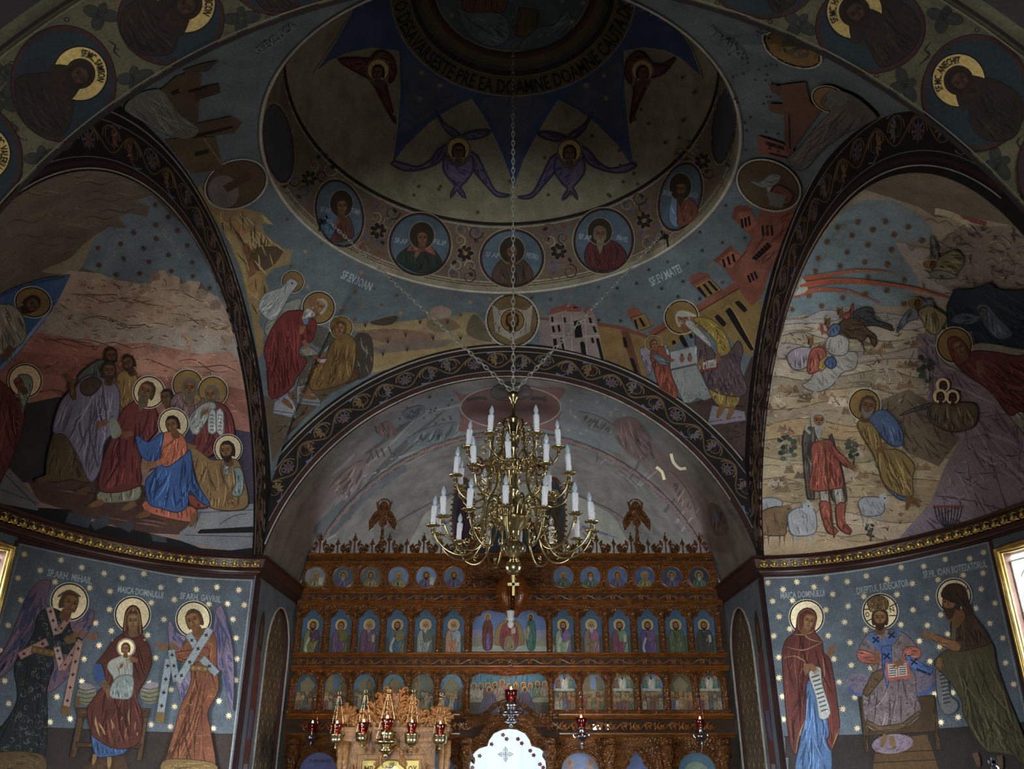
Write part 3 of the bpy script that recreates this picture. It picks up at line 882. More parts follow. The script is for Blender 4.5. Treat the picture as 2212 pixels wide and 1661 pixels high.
g.robe([(785, 810), (790, 700), (805, 640), (845, 614), (885, 640), (900, 720), (905, 800), (850, 830)], '#5a2c20', 8)
g.head((845, 718), 62, None, None, '#7d5a34', 0, 0)
g.stroke([(790, 780), (800, 680), (845, 630), (885, 680), (893, 790)], 8, '#8a6a3a')
g.star((712, 838), 12, '#b08a50', 0, 4); g.star((920, 836), 12, '#b08a50', 0, 4); g.star((845, 645), 10, '#b08a50', 0, 4)
g.hand((690, 1170), 70, 50); g.stroke([(650, 1100), (675, 1150)], 42, '#6b4f2c')
CH = [(735, 950), (800, 935), (840, 975), (842, 1090), (836, 1200), (760, 1215), (692, 1190), (720, 1090), (680, 1020), (690, 975)]
g.robe(CH, '#b0aea2', 16, (.1, 1), 6, dark=.55, light=1.3)
g.robe([(735, 1080), (842, 1070), (836, 1200), (760, 1215), (692, 1190)], '#8e9793', 12, (.2, 1), 6)
g.halo((800, 887), 57); g.head((797, 893), 38, '#4a3420', None, '#7d5330', -.3)
g.hand((840, 960), 200, 40); g.hand((770, 1000), -60, 22)
g.foot((592, 1600), 100, 36, '#8a6a34'); g.foot((690, 1620), 90, 40, '#8a6a34')
g.done()

g = Art('painted_archangel', apL, 'apse_left', A_, base=18, label='archangel in rust patterned robe with pale blue sash')
g.wing([(1385, 630), (1415, 612), (1445, 690), (1480, 830), (1500, 1000), (1492, 1285), (1455, 1190), (1430, 1050), (1390, 1000), (1365, 780)], '#7c6c82', '#454a74', (.2, 1), 18, 16)
g.wing([(1068, 725), (1088, 712), (1130, 790), (1195, 825), (1190, 900), (1090, 900)], '#7c6c82', '#454a74', (.7, .8), 8, 14)
g.wing([(1120, 1080), (1215, 1030), (1210, 1180), (1170, 1255), (1140, 1170)], '#7c6c82', '#454a74', (.1, 1), 6, 12)
g.halo((1235, 705), 112)
G_ = [(1215, 800), (1340, 765), (1385, 850), (1388, 1000), (1402, 1120), (1390, 1185), (1330, 1300), (1352, 1430), (1362, 1700), (1058, 1700), (1070, 1560), (1110, 1420), (1150, 1270), (1215, 1120), (1212, 1000), (1140, 965), (1155, 900)]
g.robe(G_, '#7a4222', 24, (-.2, 1), 9)
g.curls(G_, ['#a5763a', '#93642f'], 130, 15, 5)
g.robe([(1120, 920), (1200, 905), (1330, 890), (1320, 960), (1210, 985), (1130, 965)], '#7d4526', 6, (-1, .2))
g.band((1075, 960), (1022, 1300), 52, '#8d979c', n=4); g.poly([(996, 1295), (1050, 1300), (1044, 1368), (994, 1360)], '#7d5f28')
g.band((1090, 900), (1125, 1105), 46, '#8d979c'); g.band((1200, 800), (1250, 880), 46, '#8d979c', n=1)
g.band((1345, 765), (1130, 1108), 50, '#939da2', n=4); g.band((1290, 955), (1390, 1055), 48, '#8d979c', n=1)
g.band((1215, 1015), (1330, 1025), 38, '#7d5c2c', '#a5864a', 3)
g.robe([(1060, 1600), (1362, 1620), (1362, 1700), (1056, 1700)], '#7b6030', 6, (1, .1)).curls([(1060, 1600), (1362, 1620), (1362, 1700), (1056, 1700)], '#a5864a', 14, 14, 4)
g.head((1240, 712), 70, '#55391d', None, '#7a5129', -.6, -18)
g.hand((1030, 880), 200, 46); g.hand((1110, 880), 215, 42)
g.done()

# ------------------------------------------------------------------ right apse wall
B_ = (1560, 1100, 2.9601)
bg = Art('painted_ground', apR, 'apse_right', B_, base=1)
bg.poly([(330, 1452), (860, 1440), (1380, 1402), (1600, 1385), (2050, 1350), (2500, 2700), (500, 2700)], '#332b28')
bg.stroke([(258, 440), (600, 425), (1000, 370), (1400, 285), (1695, 212)], 8, '#9fa09e')
bg.stroke([(236, 418), (600, 400), (1000, 345), (1400, 260), (1710, 186)], 36, '#38211d')
bg.stroke([(1695, 212), (1960, 1420)], 8, '#8e9193', 0, False).stroke([(1714, 190), (1990, 1440)], 24, '#38211d', 0, False)
bg.stroke([(250, 430), (500, 2700)], 30, '#38211d', 0, False).stroke([(264, 440), (515, 2700)], 9, '#b5b3ae', 0, False)
bg.done()
stars(apR, 'apse_right', B_, [(292, 470), (390, 513), (478, 465), (587, 497), (667, 440), (800, 463), (922, 427), (1053, 448), (1217, 475), (1145, 372), (1290, 365), (1427, 320), (1583, 315), (1672, 275), (1668, 408), (1542, 422), (1380, 450), (707, 543), (322, 588), (450, 583), (363, 687), (663, 643), (806, 620), (1118, 545), (907, 558), (1310, 568), (1657, 510), (1220, 643), (1622, 633), (1745, 600), (1398, 675), (432, 765), (783, 722), (1143, 738), (1312, 742), (1712, 730), (330, 810), (678, 808), (1442, 797), (917, 770), (818, 853), (1262, 842), (1391, 880), (1795, 823), (362, 947), (715, 957), (950, 1015), (1330, 972), (826, 997), (1813, 982), (363, 1077), (747, 1105), (1475, 1173), (1357, 1182), (1865, 1118), (385, 1197), (848, 1203), (772, 1278), (1510, 1330), (1400, 1362), (392, 1343), (864, 1400)], 25, '#d9bd7c', 1, 'gilded_star', 8)
t = Art('painted_inscription', apR, 'apse_right', B_, base=12)
t.text('MAICA DOMNULUI', (374, 572), (657, 555), 42, '#a3abae').text('DREPTUL JUDECATOR', (864, 545), (1196, 490), 46, '#a3abae').text('SF.PR. IOAN BOTEZATORUL', (1290, 442), (1697, 368), 46, '#a3abae').done()

g = Art('painted_virgin', apR, 'apse_right', B_, base=14, label='standing woman in maroon veil and blue dress holding a scroll')
g.halo((540, 690), 109)
g.robe([(530, 1100), (620, 1150), (670, 1330), (690, 1700), (478, 1700), (500, 1480), (530, 1330)], '#41628c', 22, (0, 1), 9)
M1 = [(480, 690), (500, 650), (545, 630), (590, 650), (606, 700), (590, 770), (640, 850), (652, 920), (690, 960), (722, 1120), (745, 1300), (750, 1400), (705, 1540), (665, 1480), (690, 1420), (640, 1250), (570, 1090), (540, 1120), (530, 1350), (490, 1450), (472, 1570), (425, 1450), (385, 1000), (400, 850), (465, 780)]
g.robe(M1, '#5d2820', 30, (.05, 1), 9)
for P in ([(395, 950), (470, 940), (545, 985)], [(410, 880), (520, 900), (640, 850)], [(490, 770), (560, 830), (640, 850)], [(455, 800), (545, 800), (590, 770)], [(640, 930), (655, 1050), (640, 1100)], [(530, 1350), (490, 1450), (472, 1560)], [(750, 1400), (700, 1530)]): g.stroke(P, 8, '#9a7140', 2)
g.head((548, 715), 58, None, None, '#80592f', .5, 14)
g.stroke([(490, 770), (488, 680), (545, 640), (600, 690), (590, 760)], 9, '#7a4a30')
g.robe([(555, 1045), (625, 1010), (640, 1120), (692, 1305), (625, 1338), (600, 1200)], '#a9ada8', 0)
for k in range(9): g.stroke([(572 + k * 7.5, 1075 + k * 27), (622 + k * 6.6, 1060 + k * 27)], 10, '#55544f', 0, False)
g.hand((585, 1020), 50, 44); g.poly([(520, 985), (560, 990), (560, 1030), (530, 1060)], '#7d5330', True)
g.hand((700, 905), -50, 46)
g.done()

g = Art('painted_christ', apR, 'apse_right', B_, base=16, label='crowned figure on a wooden throne holding an open book')
for P in ([(870, 1200), (912, 1195), (940, 1550), (915, 1555)], [(1330, 1190), (1362, 1190), (1398, 1540), (1372, 1545)], [(880, 1210), (1360, 1190), (1368, 1420), (905, 1450)]): g.robe(P, '#4c3820', 5, sm=False)
g.poly([(985, 1480), (1310, 1440), (1400, 1700), (960, 1700)], '#5b4222'); g.stroke([(970, 1560), (1385, 1540)], 5, '#2c1d10', 0, False); g.stroke([(965, 1620), (1392, 1600)], 5, '#2c1d10', 0, False)
g.ell((1090, 1500), 132, 62, '#8c7887', -6); g.curls([(960, 1450), (1220, 1450), (1220, 1550), (960, 1550)], '#5e4a5a', 30, 18, 4)
for c in ((880, 1115), (1290, 1105)):
    g.ell(c, 88, 66, '#75687a', 12); g.curls([(c[0] - 70, c[1] - 50), (c[0] + 70, c[1] - 50), (c[0] + 70, c[1] + 50), (c[0] - 70, c[1] + 50)], '#4a4156', 14, 18, 4)
g.stroke([(805, 1140), (860, 1185), (920, 1180)], 22, '#41578c'); g.stroke([(1250, 1185), (1330, 1160), (1370, 1110)], 24, '#41578c')
g.halo((1013, 655), 112)
for P in ([(905, 640), (945, 640)], [(1070, 625), (1120, 600)], [(920, 720), (960, 700)], [(1070, 680), (1124, 680)], [(925, 610), (955, 600)]): g.stroke(P, 7, '#33261c', 0, False)
g.text('O', (918, 690), (943, 688), 34, '#33261c').text('N', (1078, 660), (1104, 652), 32, '#33261c')
BD = [(945, 790), (1060, 765), (1160, 790), (1240, 870), (1265, 950), (1190, 1005), (1235, 1060), (1245, 1180), (1272, 1310), (1160, 1400), (1000, 1420), (920, 1370), (900, 1180), (965, 1050), (940, 990), (868, 960), (880, 880), (925, 805)]
g.robe(BD, '#77686a', 14, (0, 1), 7)
g.curls(BD, ['#4a3a40', '#9d8f90', '#4a3a40'], 260, 16, 5)
g.robe([(870, 900), (920, 905), (1000, 940), (1005, 985), (900, 980), (866, 950)], '#a0503f', 6, (1, .2)); g.robe([(1180, 880), (1265, 890), (1270, 940), (1210, 960), (1150, 950)], '#a0503f', 6, (-1, .2))
for P in ([(900, 1180), (960, 1050), (1040, 1010), (1030, 1080), (930, 1200)], [(920, 1370), (1000, 1420), (1160, 1400), (1272, 1310), (1265, 1285), (1150, 1370), (1000, 1388), (925, 1345)]): g.robe(P, '#5c4627', 4, (1, .3), sm=False)
g.poly([(925, 830), (968, 785), (1045, 870), (1010, 905)], '#41629c'); g.poly([(1150, 768), (1110, 765), (1030, 850), (1085, 870)], '#41629c')
g.robe([(1020, 880), (1086, 868), (1086, 1000), (1058, 1155), (1026, 1000)], '#3c5c98', 5, sm=False)
g.robe([(1170, 925), (1355, 1025), (1335, 1062), (1205, 1015)], '#41629c', 4, (1, .5), sm=False)
for c in ((985, 835), (1085, 805), (1055, 940), (1230, 975)):
    g.stroke([(c[0] - 22, c[1] - 16), (c[0] + 22, c[1] + 16)], 11, '#1d2236', 0, False); g.stroke([(c[0] + 18, c[1] - 20), (c[0] - 18, c[1] + 20)], 11, '#1d2236', 0, False)
g.stroke([(1245, 1020), (1335, 1055)], 12, '#1d2236', 0, False)
g.poly([(1045, 985), (1195, 972), (1208, 1078), (1056, 1098)], '#b5482c'); g.poly([(1060, 992), (1118, 990), (1124, 1070), (1070, 1076)], '#bab6aa'); g.poly([(1126, 988), (1180, 984), (1188, 1062), (1130, 1068)], '#bab6aa')
for k in range(5): g.stroke([(1070, 1004 + k * 15), (1114, 1001 + k * 15)], 6, '#4b463f', 0, False); g.stroke([(1134, 999 + k * 14), (1178, 996 + k * 14)], 6, '#4b463f', 0, False)
g.hand((1125, 985), 165, 46); g.hand((990, 940), -85, 44)
g.head((1012, 698), 66, '#3d2819', '#3a2616', '#7b532d', 0, 0, .25)
g.robe([(932, 585), (965, 560), (1000, 552), (1040, 560), (1066, 585), (1060, 640), (1005, 648), (952, 655)], '#6a4d2c', 6, (0, 1)); g.curls([(932, 585), (1066, 575), (1060, 640), (952, 655)], '#b09058', 20, 12, 4)
g.foot((1035, 1480), 105, 46, '#7a5a30'); g.foot((1095, 1490), 75, 46, '#7a5a30')
g.done()

g = Art('painted_prophet', apR, 'apse_right', B_, base=18, label='gaunt bearded prophet in fur cloak stretching out a hand by the window')
g.halo((1490, 555), 110)
g.robe([(1375, 1010), (1445, 985), (1452, 1120), (1470, 1200), (1512, 1230), (1505, 1290), (1430, 1312), (1385, 1210)], '#6f6d70', 2)
for k in range(9): g.stroke([(1390 + k * 4, 1040 + k * 25), (1436 + k * 4, 1030 + k * 25)], 10, '#3c3b3c', 0, False)
RB = [(1445, 900), (1560, 890), (1725, 850), (1765, 1000), (1835, 1200), (1950, 1500), (1960, 1700), (1890, 1590), (1800, 1560), (1700, 1545), (1620, 1450), (1545, 1300), (1540, 1230), (1460, 1100), (1365, 1000), (1375, 955)]
g.robe(RB, '#4b4429', 40, (.35, 1), 10)
g.robe([(1480, 690), (1560, 640), (1650, 720), (1725, 850), (1660, 880), (1500, 905), (1470, 800)], '#45301f', 34, (.3, 1), 6)
g.robe([(1480, 680), (1505, 690), (1500, 900), (1470, 910)], '#5a5434', 3)
g.robe([(1530, 900), (1480, 905), (1380, 850), (1340, 825), (1370, 800), (1450, 830), (1520, 850)], '#85592f', 3, (-1, -.4)); g.hand((1325, 805), 200, 50, '#85592f')
g.poly([(1480, 640), (1555, 640), (1560, 700), (1510, 760), (1480, 740)], '#6e4826', True)
HR = [(1412, 560), (1432, 500), (1470, 478), (1520, 478), (1565, 510), (1590, 600), (1610, 660), (1570, 680), (1540, 620), (1500, 600)]
g.head((1475, 598), 74, '#3a2718', '#38261a', '#7b512b', -.9, 0, .5)
g.robe(HR, '#3a2718', 16, (.5, .8), 5)
for k in range(10): g.stroke([(1430 + k * 16, 500 - abs(5 - k) * -4), (1420 + k * 18, 462 + abs(5 - k) * 8)], 12, '#3a2718', 1)
g.hand((1395, 985), 100, 40); g.foot((1640, 1600), 70, 50, '#5d452a'); g.foot((1790, 1620), 80, 50, '#5d452a')
g.done()
# ================================================================== left conch: the descent scene
C_ = (0, 500, 2.2147); G2 = (0, 180, 3.6117)
def L2(p): return (p[0] / 3.6117 * 2.2147, (180 + p[1] / 3.6117 - 500) * 2.2147)     # G2 -> C_ frame
bg = Art('painted_landscape', conL, 'conch_left', C_, base=1, label='rocky hills in bands of tan and red under a starry sky')
bg.poly([(-60, -700), (1300, -700), (1300, 420), (700, 300), (330, 180), (-60, 420)], '#6f6352')
for i in range(26):
    x = bg.rnd.uniform(0, 620); y = bg.rnd.uniform(-280, 120)
    bg.stroke([(x, y), (x + 60, y - 22), (x + 130, y - 8), (x + 190, y - 30)], 7, bg.rnd.choice(['#4e463a', '#857862', '#5b4a3c', '#8a6c54']), 2)
bg.gain = 1.33
bg.poly([(390, 172), (430, 80), (465, 20), (520, -22), (610, -15), (570, -64), (612, -88), (705, -70), (718, -120), (645, -144), (728, -174), (705, -200), (800, -100), (900, -10), (1010, 190), (1090, 330), (1130, 460), (1040, 380), (1000, 290), (960, 240), (900, 235), (930, 290), (860, 220), (820, 205), (830, 270), (760, 185), (720, 250), (560, 235)], '#66757d')
bg.poly([(200, 190), (330, 130), (400, 60), (520, -22), (465, 20), (430, 80), (390, 172), (330, 200)], '#8c7d66', True)
bg.poly([(160, 330), (330, 185), (480, 200), (560, 235), (720, 250), (760, 185), (790, 185), (830, 270), (820, 205), (860, 220), (860, 270), (900, 235), (960, 240), (940, 300), (1000, 290), (1040, 310), (1100, 400), (1180, 520), (1100, 500), (900, 480), (640, 430), (430, 400), (200, 345)], '#a78d75')
bg.poly([(90, 420), (200, 345), (430, 400), (640, 430), (900, 480), (1100, 500), (1200, 560), (1200, 640), (900, 575), (700, 530), (480, 545), (300, 500), (60, 470)], '#9b8d80')
bg.poly([(-40, 500), (60, 470), (300, 500), (480, 545), (700, 530), (900, 575), (1230, 650), (1260, 1000), (900, 900), (280, 800), (-40, 820)], '#985f4c')
bg.poly([(-40, 560), (260, 590), (500, 600), (720, 640), (1200, 720), (1260, 860), (1200, 880), (700, 720), (300, 690), (-40, 660)], '#8a5241')
bg.poly([(560, 640), (680, 530), (700, 590), (760, 560), (830, 620), (930, 500), (900, 600), (1000, 580), (1100, 570), (1180, 660), (1180, 760), (900, 700), (640, 690)], '#a4735c')
bg.gain = 1.0
bg.poly([(-40, 810), (140, 820), (280, 790), (460, 840), (600, 900), (620, 1240), (300, 1200), (-40, 1200)], '#39343a')
bg.poly([(880, 900), (1200, 960), (1240, 1330), (900, 1310)], '#4c4356')
for k in range(60): 
    x = bg.rnd.uniform(120, 1150); y = bg.rnd.uniform(250, 860)
    q = [(x, y), (x + 5, y - 16), (x + 2, y - 30)]
    if inpoly(x, y, [(150, 350), (330, 200), (760, 300), (1050, 380), (1170, 640), (1180, 760), (600, 760), (100, 780)]):
        for d in (-8, 0, 8, 15): bg.stroke([(x + d, y), (x + d + 3, y - 12), (x + d - 1, y - 24 - bg.rnd.random() * 8)], 5, '#a9542f', 1)
for (y0, c) in ((300, '#7a5a44'), (360, '#c0a58c'), (420, '#6f5040'), (470, '#b7a494'), (520, '#6e4a3c'), (620, '#6e3b2e'), (700, '#b5755c'), (770, '#5e332a')):
    for k in range(5):
        x = bg.rnd.uniform(150, 900); bg.stroke([(x, y0 + bg.rnd.uniform(-30, 30)), (x + 90, y0 + bg.rnd.uniform(-20, 30)), (x + 180, y0 + bg.rnd.uniform(0, 50)), (x + 260, y0 + bg.rnd.uniform(10, 60))], 6, c, 2)
bg.hold()
for x, y, k in ((690, 270, 1), (740, 215, .8), (800, 240, 1), (880, 270, .9), (960, 300, 1), (1030, 350, .9), (860, 430, 1), (980, 440, 1.1), (720, 460, 1), (1080, 520, 1), (740, 560, .8), (900, 520, 1)):
    bg.poly([(x - 30 * k, y + 25 * k), (x - 22 * k, y - 20 * k), (x + 8 * k, y - 30 * k), (x + 34 * k, y - 8 * k), (x + 26 * k, y + 22 * k)], bg.rnd.choice(['#b79a80', '#9a7a64', '#a98c74'])); bg.stroke([(x - 20 * k, y - 18 * k), (x - 4 * k, y + 2), (x + 30 * k, y - 6 * k)], 5, '#6b5140', 1); bg.stroke([(x - 4 * k, y), (x - 6 * k, y + 26 * k)], 5, '#6b5140', 1)
bg.hold(False)
bg.poly([(130, 1190), (300, 1180), (620, 1200), (900, 1260), (960, 1340), (860, 1450), (640, 1440), (400, 1360), (180, 1290)], '#573b31')
for k in range(16):
    x = bg.rnd.uniform(200, 780); y = bg.rnd.uniform(1210, 1400); bg.stroke([(x, y), (x + 70, y + 8), (x + 140, y + 22)], 7, bg.rnd.choice(['#7a5a4c', '#3a2722', '#86685a']), 2)
bg.poly([(-60, 1290), (180, 1320), (330, 1330), (420, 1390), (650, 1430), (870, 1480), (960, 1515), (1100, 1525), (1230, 1510), (1240, 1660), (-60, 1660)], '#1d1d20')
for P in ([(330, 1340), (440, 1370), (420, 1420), (310, 1390)], [(430, 1390), (520, 1350), (530, 1400), (450, 1430)], [(540, 1400), (650, 1390), (620, 1440)], [(720, 1450), (790, 1460), (800, 1490), (730, 1480)]): bg.poly(P, '#454a50')
bg.poly([(940, 1330), (1230, 1300), (1230, 1410), (960, 1425), (905, 1405)], '#8f8f92').poly([(960, 1425), (1230, 1410), (1230, 1442), (930, 1450)], '#17171a').poly([(858, 1440), (905, 1405), (950, 1445), (1230, 1440), (1230, 1512), (1100, 1520), (900, 1492), (860, 1478)], '#85878d')
for P in ([(950, 1345), (1215, 1330)], [(880, 1452), (1215, 1460)], [(960, 1340), (930, 1420)], [(1050, 1400), (1120, 1360), (1180, 1350)]): bg.stroke(P, 5, '#5e5a60', 0)
bg.poly([(-60, 1150), (20, 1115), (60, 1150), (188, 1290), (180, 1335), (-60, 1290)], '#77777c').stroke([(0, 1140), (170, 1310)], 6, '#4a4a50').stroke([(-10, 1230), (180, 1300)], 6, '#55555b')
bg.hatch([(200, 340), (500, 210), (760, 260), (1050, 350), (1170, 640), (700, 520), (300, 480)], ['#cbb39a', '#6f5546', '#d6c4ae', '#8a6a56'], 260, 46, 5, .15, .35)
bg.hatch([(60, 480), (700, 545), (1180, 660), (1200, 900), (400, 780), (60, 790)], ['#c4866c', '#5e3429', '#b9684a', '#d09a80'], 260, 50, 5, .1, .3)
bg.done()
sk = Art('painted_stars', conL, 'conch_left', G2, base=26)
for p in [(1210, 945), (1310, 1040), (1215, 1100), (1385, 1145), (1045, 1160), (1220, 1210), (1460, 1262), (940, 1250), (1120, 1285), (760, 1280), (1315, 1335), (965, 1368), (1500, 1390), (1160, 1390), (770, 1415), (1335, 1460), (1090, 1480), (905, 1490), (1505, 1500), (1635, 1590)]: sk.star(p, 25, '#5e4023', k=.5)
sk.text('POGORIREA LA IAD', (1250, 1140), (1405, 1362), 42, '#9ea5a6')
sk.done()

g = Art('painted_christ', conL, 'conch_left', C_, base=30, label='figure in pale robe inside a pointed blue mandorla')
MD = [(-60, 330), (60, 270), (190, 225), (336, 204), (290, 300), (230, 400), (150, 500), (60, 610), (-60, 720)]
g.poly(MD, '#2f5d92'); 
for k in range(46):
    t = k / 45; a = math.radians(-25 + 150 * t); g.stroke([(60 + 90 * math.cos(a), 400 + 60 * math.sin(a)), (60 + 250 * math.cos(a), 400 + 230 * math.sin(a))], 5, '#5f8cb8' if k % 2 else '#1f3f6a', 1) if inpoly(60 + 200 * math.cos(a), 400 + 180 * math.sin(a), MD) else None
g.stroke([(-40, 330), (60, 280), (190, 238), (315, 215)], 8, '#1f3f6a'); g.stroke([(-40, 690), (60, 590), (150, 480), (230, 385)], 16, '#7d9cc0')
g.halo((155, 336), 86, False, 72, 12); g.head((145, 345), 48, '#33241a', '#33241a', '#5f4025', .6, 55, .3)
g.robe([(-60, 380), (20, 345), (70, 360), (112, 420), (117, 510), (60, 560), (0, 590), (-60, 650)], '#9c9480', 16, (.3, 1)); g.hand((30, 580), 120, 44, '#6b4a2a')
g.done()
g = Art('painted_kneeling_woman', conL, 'conch_left', C_, base=32, label='kneeling woman in dark red robe and pale green veil')
g.halo((115, 712), 80)
g.robe([(-60, 730), (30, 740), (70, 790), (112, 850), (100, 950), (60, 1060), (20, 1150), (-60, 1250)], '#682b29', 22, (.1, 1), 8)
g.robe([(75, 700), (105, 680), (140, 690), (152, 730), (140, 770), (115, 830), (100, 870), (88, 800)], '#86907e', 8); g.head((92, 722), 38, None, None, '#6b4526', -.8, -25)
g.done()
g = Art('painted_elders', conL, 'conch_left', C_, base=34, label='three bearded elders huddled together, one raising a hand')
g.robe([(365, 700), (420, 640), (485, 610), (520, 650), (470, 700), (400, 740)], '#5d675a', 6)
g.robe([(560, 680), (640, 660), (655, 760), (600, 850), (560, 800)], '#8a6a33', 8)
g.head((525, 592), 42, '#2f2015', '#2f2015', '#5f3f22', .4, 0, .3); g.head((612, 625), 42, '#2f2015', '#3a2a1c', '#5f3f22', -.6, -20, .5)
g.robe([(250, 960), (330, 950), (380, 1070), (420, 1195), (340, 1185), (215, 1180)], '#594a2c', 12)
g.robe([(350, 745), (400, 690), (470, 690), (562, 750), (552, 930), (492, 1010), (480, 1120), (425, 1195), (360, 1060), (300, 970), (245, 955), (275, 830), (320, 765)], '#7b7387', 26, (-.2, 1), 8)
g.robe([(380, 720), (440, 690), (480, 720), (430, 780), (385, 770)], '#4c3a2c', 3)
g.head((513, 662), 46, '#3f2c1c', '#4a3626', '#6d4827', .3, 0, .5)
g.robe([(328, 780), (322, 715), (345, 715), (352, 800)], '#6d4827', 0); g.hand((325, 698), 215, 32, '#7a522d')
g.foot((195, 1182), 165, 40, '#6b4a2a'); g.foot((385, 1240), 160, 42, '#6b4a2a')
g.done()
g = Art('painted_patriarch', conL, 'conch_left', C_, base=38, label='long-bearded haloed old man in a dark red robe')
g.robe([(470, 1240), (650, 1210), (658, 1275), (560, 1295), (468, 1290)], '#8a8770', 8); 
g.robe([(600, 830), (680, 790), (735, 830), (752, 930), (705, 1000), (665, 1100), (655, 1215), (475, 1240), (482, 1100), (520, 1000), (555, 900)], '#6b2a28', 30, (-.1, 1), 8)
g.poly([(515, 900), (545, 890), (575, 960), (530, 985)], '#8a8f80', True)
g.halo((707, 762), 76); g.head((697, 760), 50, '#4c3a28', '#6a5a46', '#744d29', -.6, 18, 1.1)
g.hand((480, 915), 150, 34); g.hand((600, 965), 170, 34); g.foot((450, 1300), 160, 40); g.foot((608, 1312), 150, 42)
g.done()
g = Art('painted_lawgivers', conL, 'conch_left', C_, base=42, label='haloed men with grey beards, one holding two stone tablets')
g.head((795, 785), 40, '#2b1e15', None, '#5f3f22', -.8, -10)
g.halo((895, 726), 74, False); g.halo((1018, 757), 72, False)
g.robe([(812, 800), (860, 760), (900, 810), (975, 790), (960, 860), (880, 900), (820, 860)], '#77585c', 10); g.robe([(870, 780), (930, 760), (960, 800), (900, 830)], '#8c7238', 4)
g.head((905, 742), 50, '#6b6252', '#655c50', '#6d4827', -.1, 0, .7); g.head((1015, 772), 46, '#655c50', '#5c5348', '#6d4827', -.6, -8, .4)
g.robe([(1020, 810), (1085, 830), (1118, 900), (1122, 980), (1080, 1010), (1020, 1060), (955, 1080), (925, 1000), (960, 900)], '#6d2a2a', 16)
g.robe([(900, 885), (960, 820), (1015, 805), (1035, 830), (1000, 875), (940, 965), (905, 940)], '#9a9b92', 8, (-.5, 1))
g.robe([(998, 860), (1012, 838), (1030, 850), (1035, 950), (995, 952)], '#b3b3b0', 0); g.robe([(1036, 850), (1055, 836), (1070, 858), (1068, 962), (1038, 952)], '#b3b3b0', 0)
for k in range(5):
    for x in (1004, 1045): g.stroke([(x, 872 + k * 18), (x + 8, 866 + k * 18), (x + 16, 874 + k * 18)], 5, '#55544f')
g.hand((980, 855), -30, 26); g.done()
g = Art('painted_reaching_man', conL, 'conch_left', C_, base=46, label='haloed man in ochre cloak beside a white tomb')
g.halo((1093, 1032), 68)
g.robe([(905, 1020), (960, 1050), (1010, 1085), (1070, 1085), (1140, 1090), (1172, 1180), (1182, 1315), (1010, 1318), (945, 1200), (920, 1100)], '#8a6a3c', 24, (0, 1), 7)
g.robe([(1120, 1125), (1150, 1120), (1170, 1170), (1160, 1255), (1110, 1255), (1130, 1190)], '#7f8a86', 5); g.robe([(1075, 1100), (1100, 1095), (1090, 1160), (1070, 1155)], '#8b9698', 2)
g.head((1090, 1042), 48, '#2d1f15', '#2d1f15', '#744d29', -.7, -8, .25); g.hand((1100, 1265), 100, 32); g.hand((905, 1022), 190, 32); g.done()
g = Art('painted_seated_youth', conL, 'conch_left', C_, base=50, label='haloed youth in bright blue cloak and orange tunic')
g.halo((823, 910), 73)
g.robe([(682, 1285), (780, 1310), (900, 1310), (935, 1330), (925, 1385), (800, 1370), (678, 1330)], '#b35a38', 12, (0, 1), 7)
g.robe([(895, 1250), (1000, 1305), (940, 1320), (900, 1290)], '#8d3a2c', 4)
g.robe([(760, 965), (830, 948), (880, 985), (882, 1060), (800, 1125), (745, 1100), (755, 1040)], '#ba5c32', 12, (-.3, 1), 7)
BL = [(640, 968), (700, 1000), (772, 955), (755, 1080), (790, 1120), (880, 1060), (905, 1040), (930, 1180), (1003, 1305), (950, 1285), (900, 1235), (890, 1310), (840, 1340), (760, 1320), (700, 1295), (685, 1190), (730, 1125), (660, 1060)]
g.robe(BL, '#2f5792', 34, (-.15, 1), 8, light=2.2)
g.hand((705, 1110), 175, 40, '#8a5a34'); g.stroke([(740, 1105), (800, 1075)], 26, '#b35a38')
g.head((820, 915), 44, '#2d1f15', None, '#744d29', -.6, -15); g.foot((672, 1352), 160, 38); g.foot((918, 1375), 110, 38)
g.done()

# ================================================================== right conch: the nativity scene
D_ = (1612, 460, 2.157)
bg = Art('painted_landscape', conR, 'conch_right', D_, base=1, label='pale hills with small trees under a starry blue sky')
bg.gain = 1.4
bg.poly([(60, -700), (1450, -700), (1450, 1800), (-60, 1800), (60, 500)], '#9c8c74')
bg.poly([(300, -260), (520, -120), (800, -30), (880, 20), (1100, 30), (1450, 100), (1450, -500), (300, -500)], '#6d6352')
bg.poly([(160, 490), (200, 380), (260, 260), (350, 120), (440, 0), (530, -60), (680, -60), (780, -10), (870, 70), (865, 140), (700, 130), (760, 200), (790, 260), (800, 330), (770, 420), (700, 440), (600, 430), (520, 440), (420, 440), (300, 470)], '#77898f')
bg.poly([(700, 130), (760, 140), (860, 160), (1000, 60), (1450, 60), (1450, 420), (1000, 380), (900, 420), (820, 420), (790, 260)], '#83786a')
bg.poly([(695, 135), (740, 140), (770, 180), (800, 160), (860, 170), (850, 230), (960, 260), (900, 330), (980, 380), (940, 420), (860, 420), (820, 400), (800, 300), (720, 190)], '#a3988c')
for k in range(40):
    x = bg.rnd.uniform(820, 1280); y = bg.rnd.uniform(-60, 380); bg.stroke([(x, y), (x + 40, y - 18), (x + 80, y + 12)], 6, bg.rnd.choice(['#5c5346', '#95886f', '#6e5a4c']), 2)
bg.stroke([(880, -10), (960, 10), (1050, 60)], 30, '#b8a786'); bg.stroke([(1000, 20), (1060, 35), (1120, 50)], 22, '#7a4436')
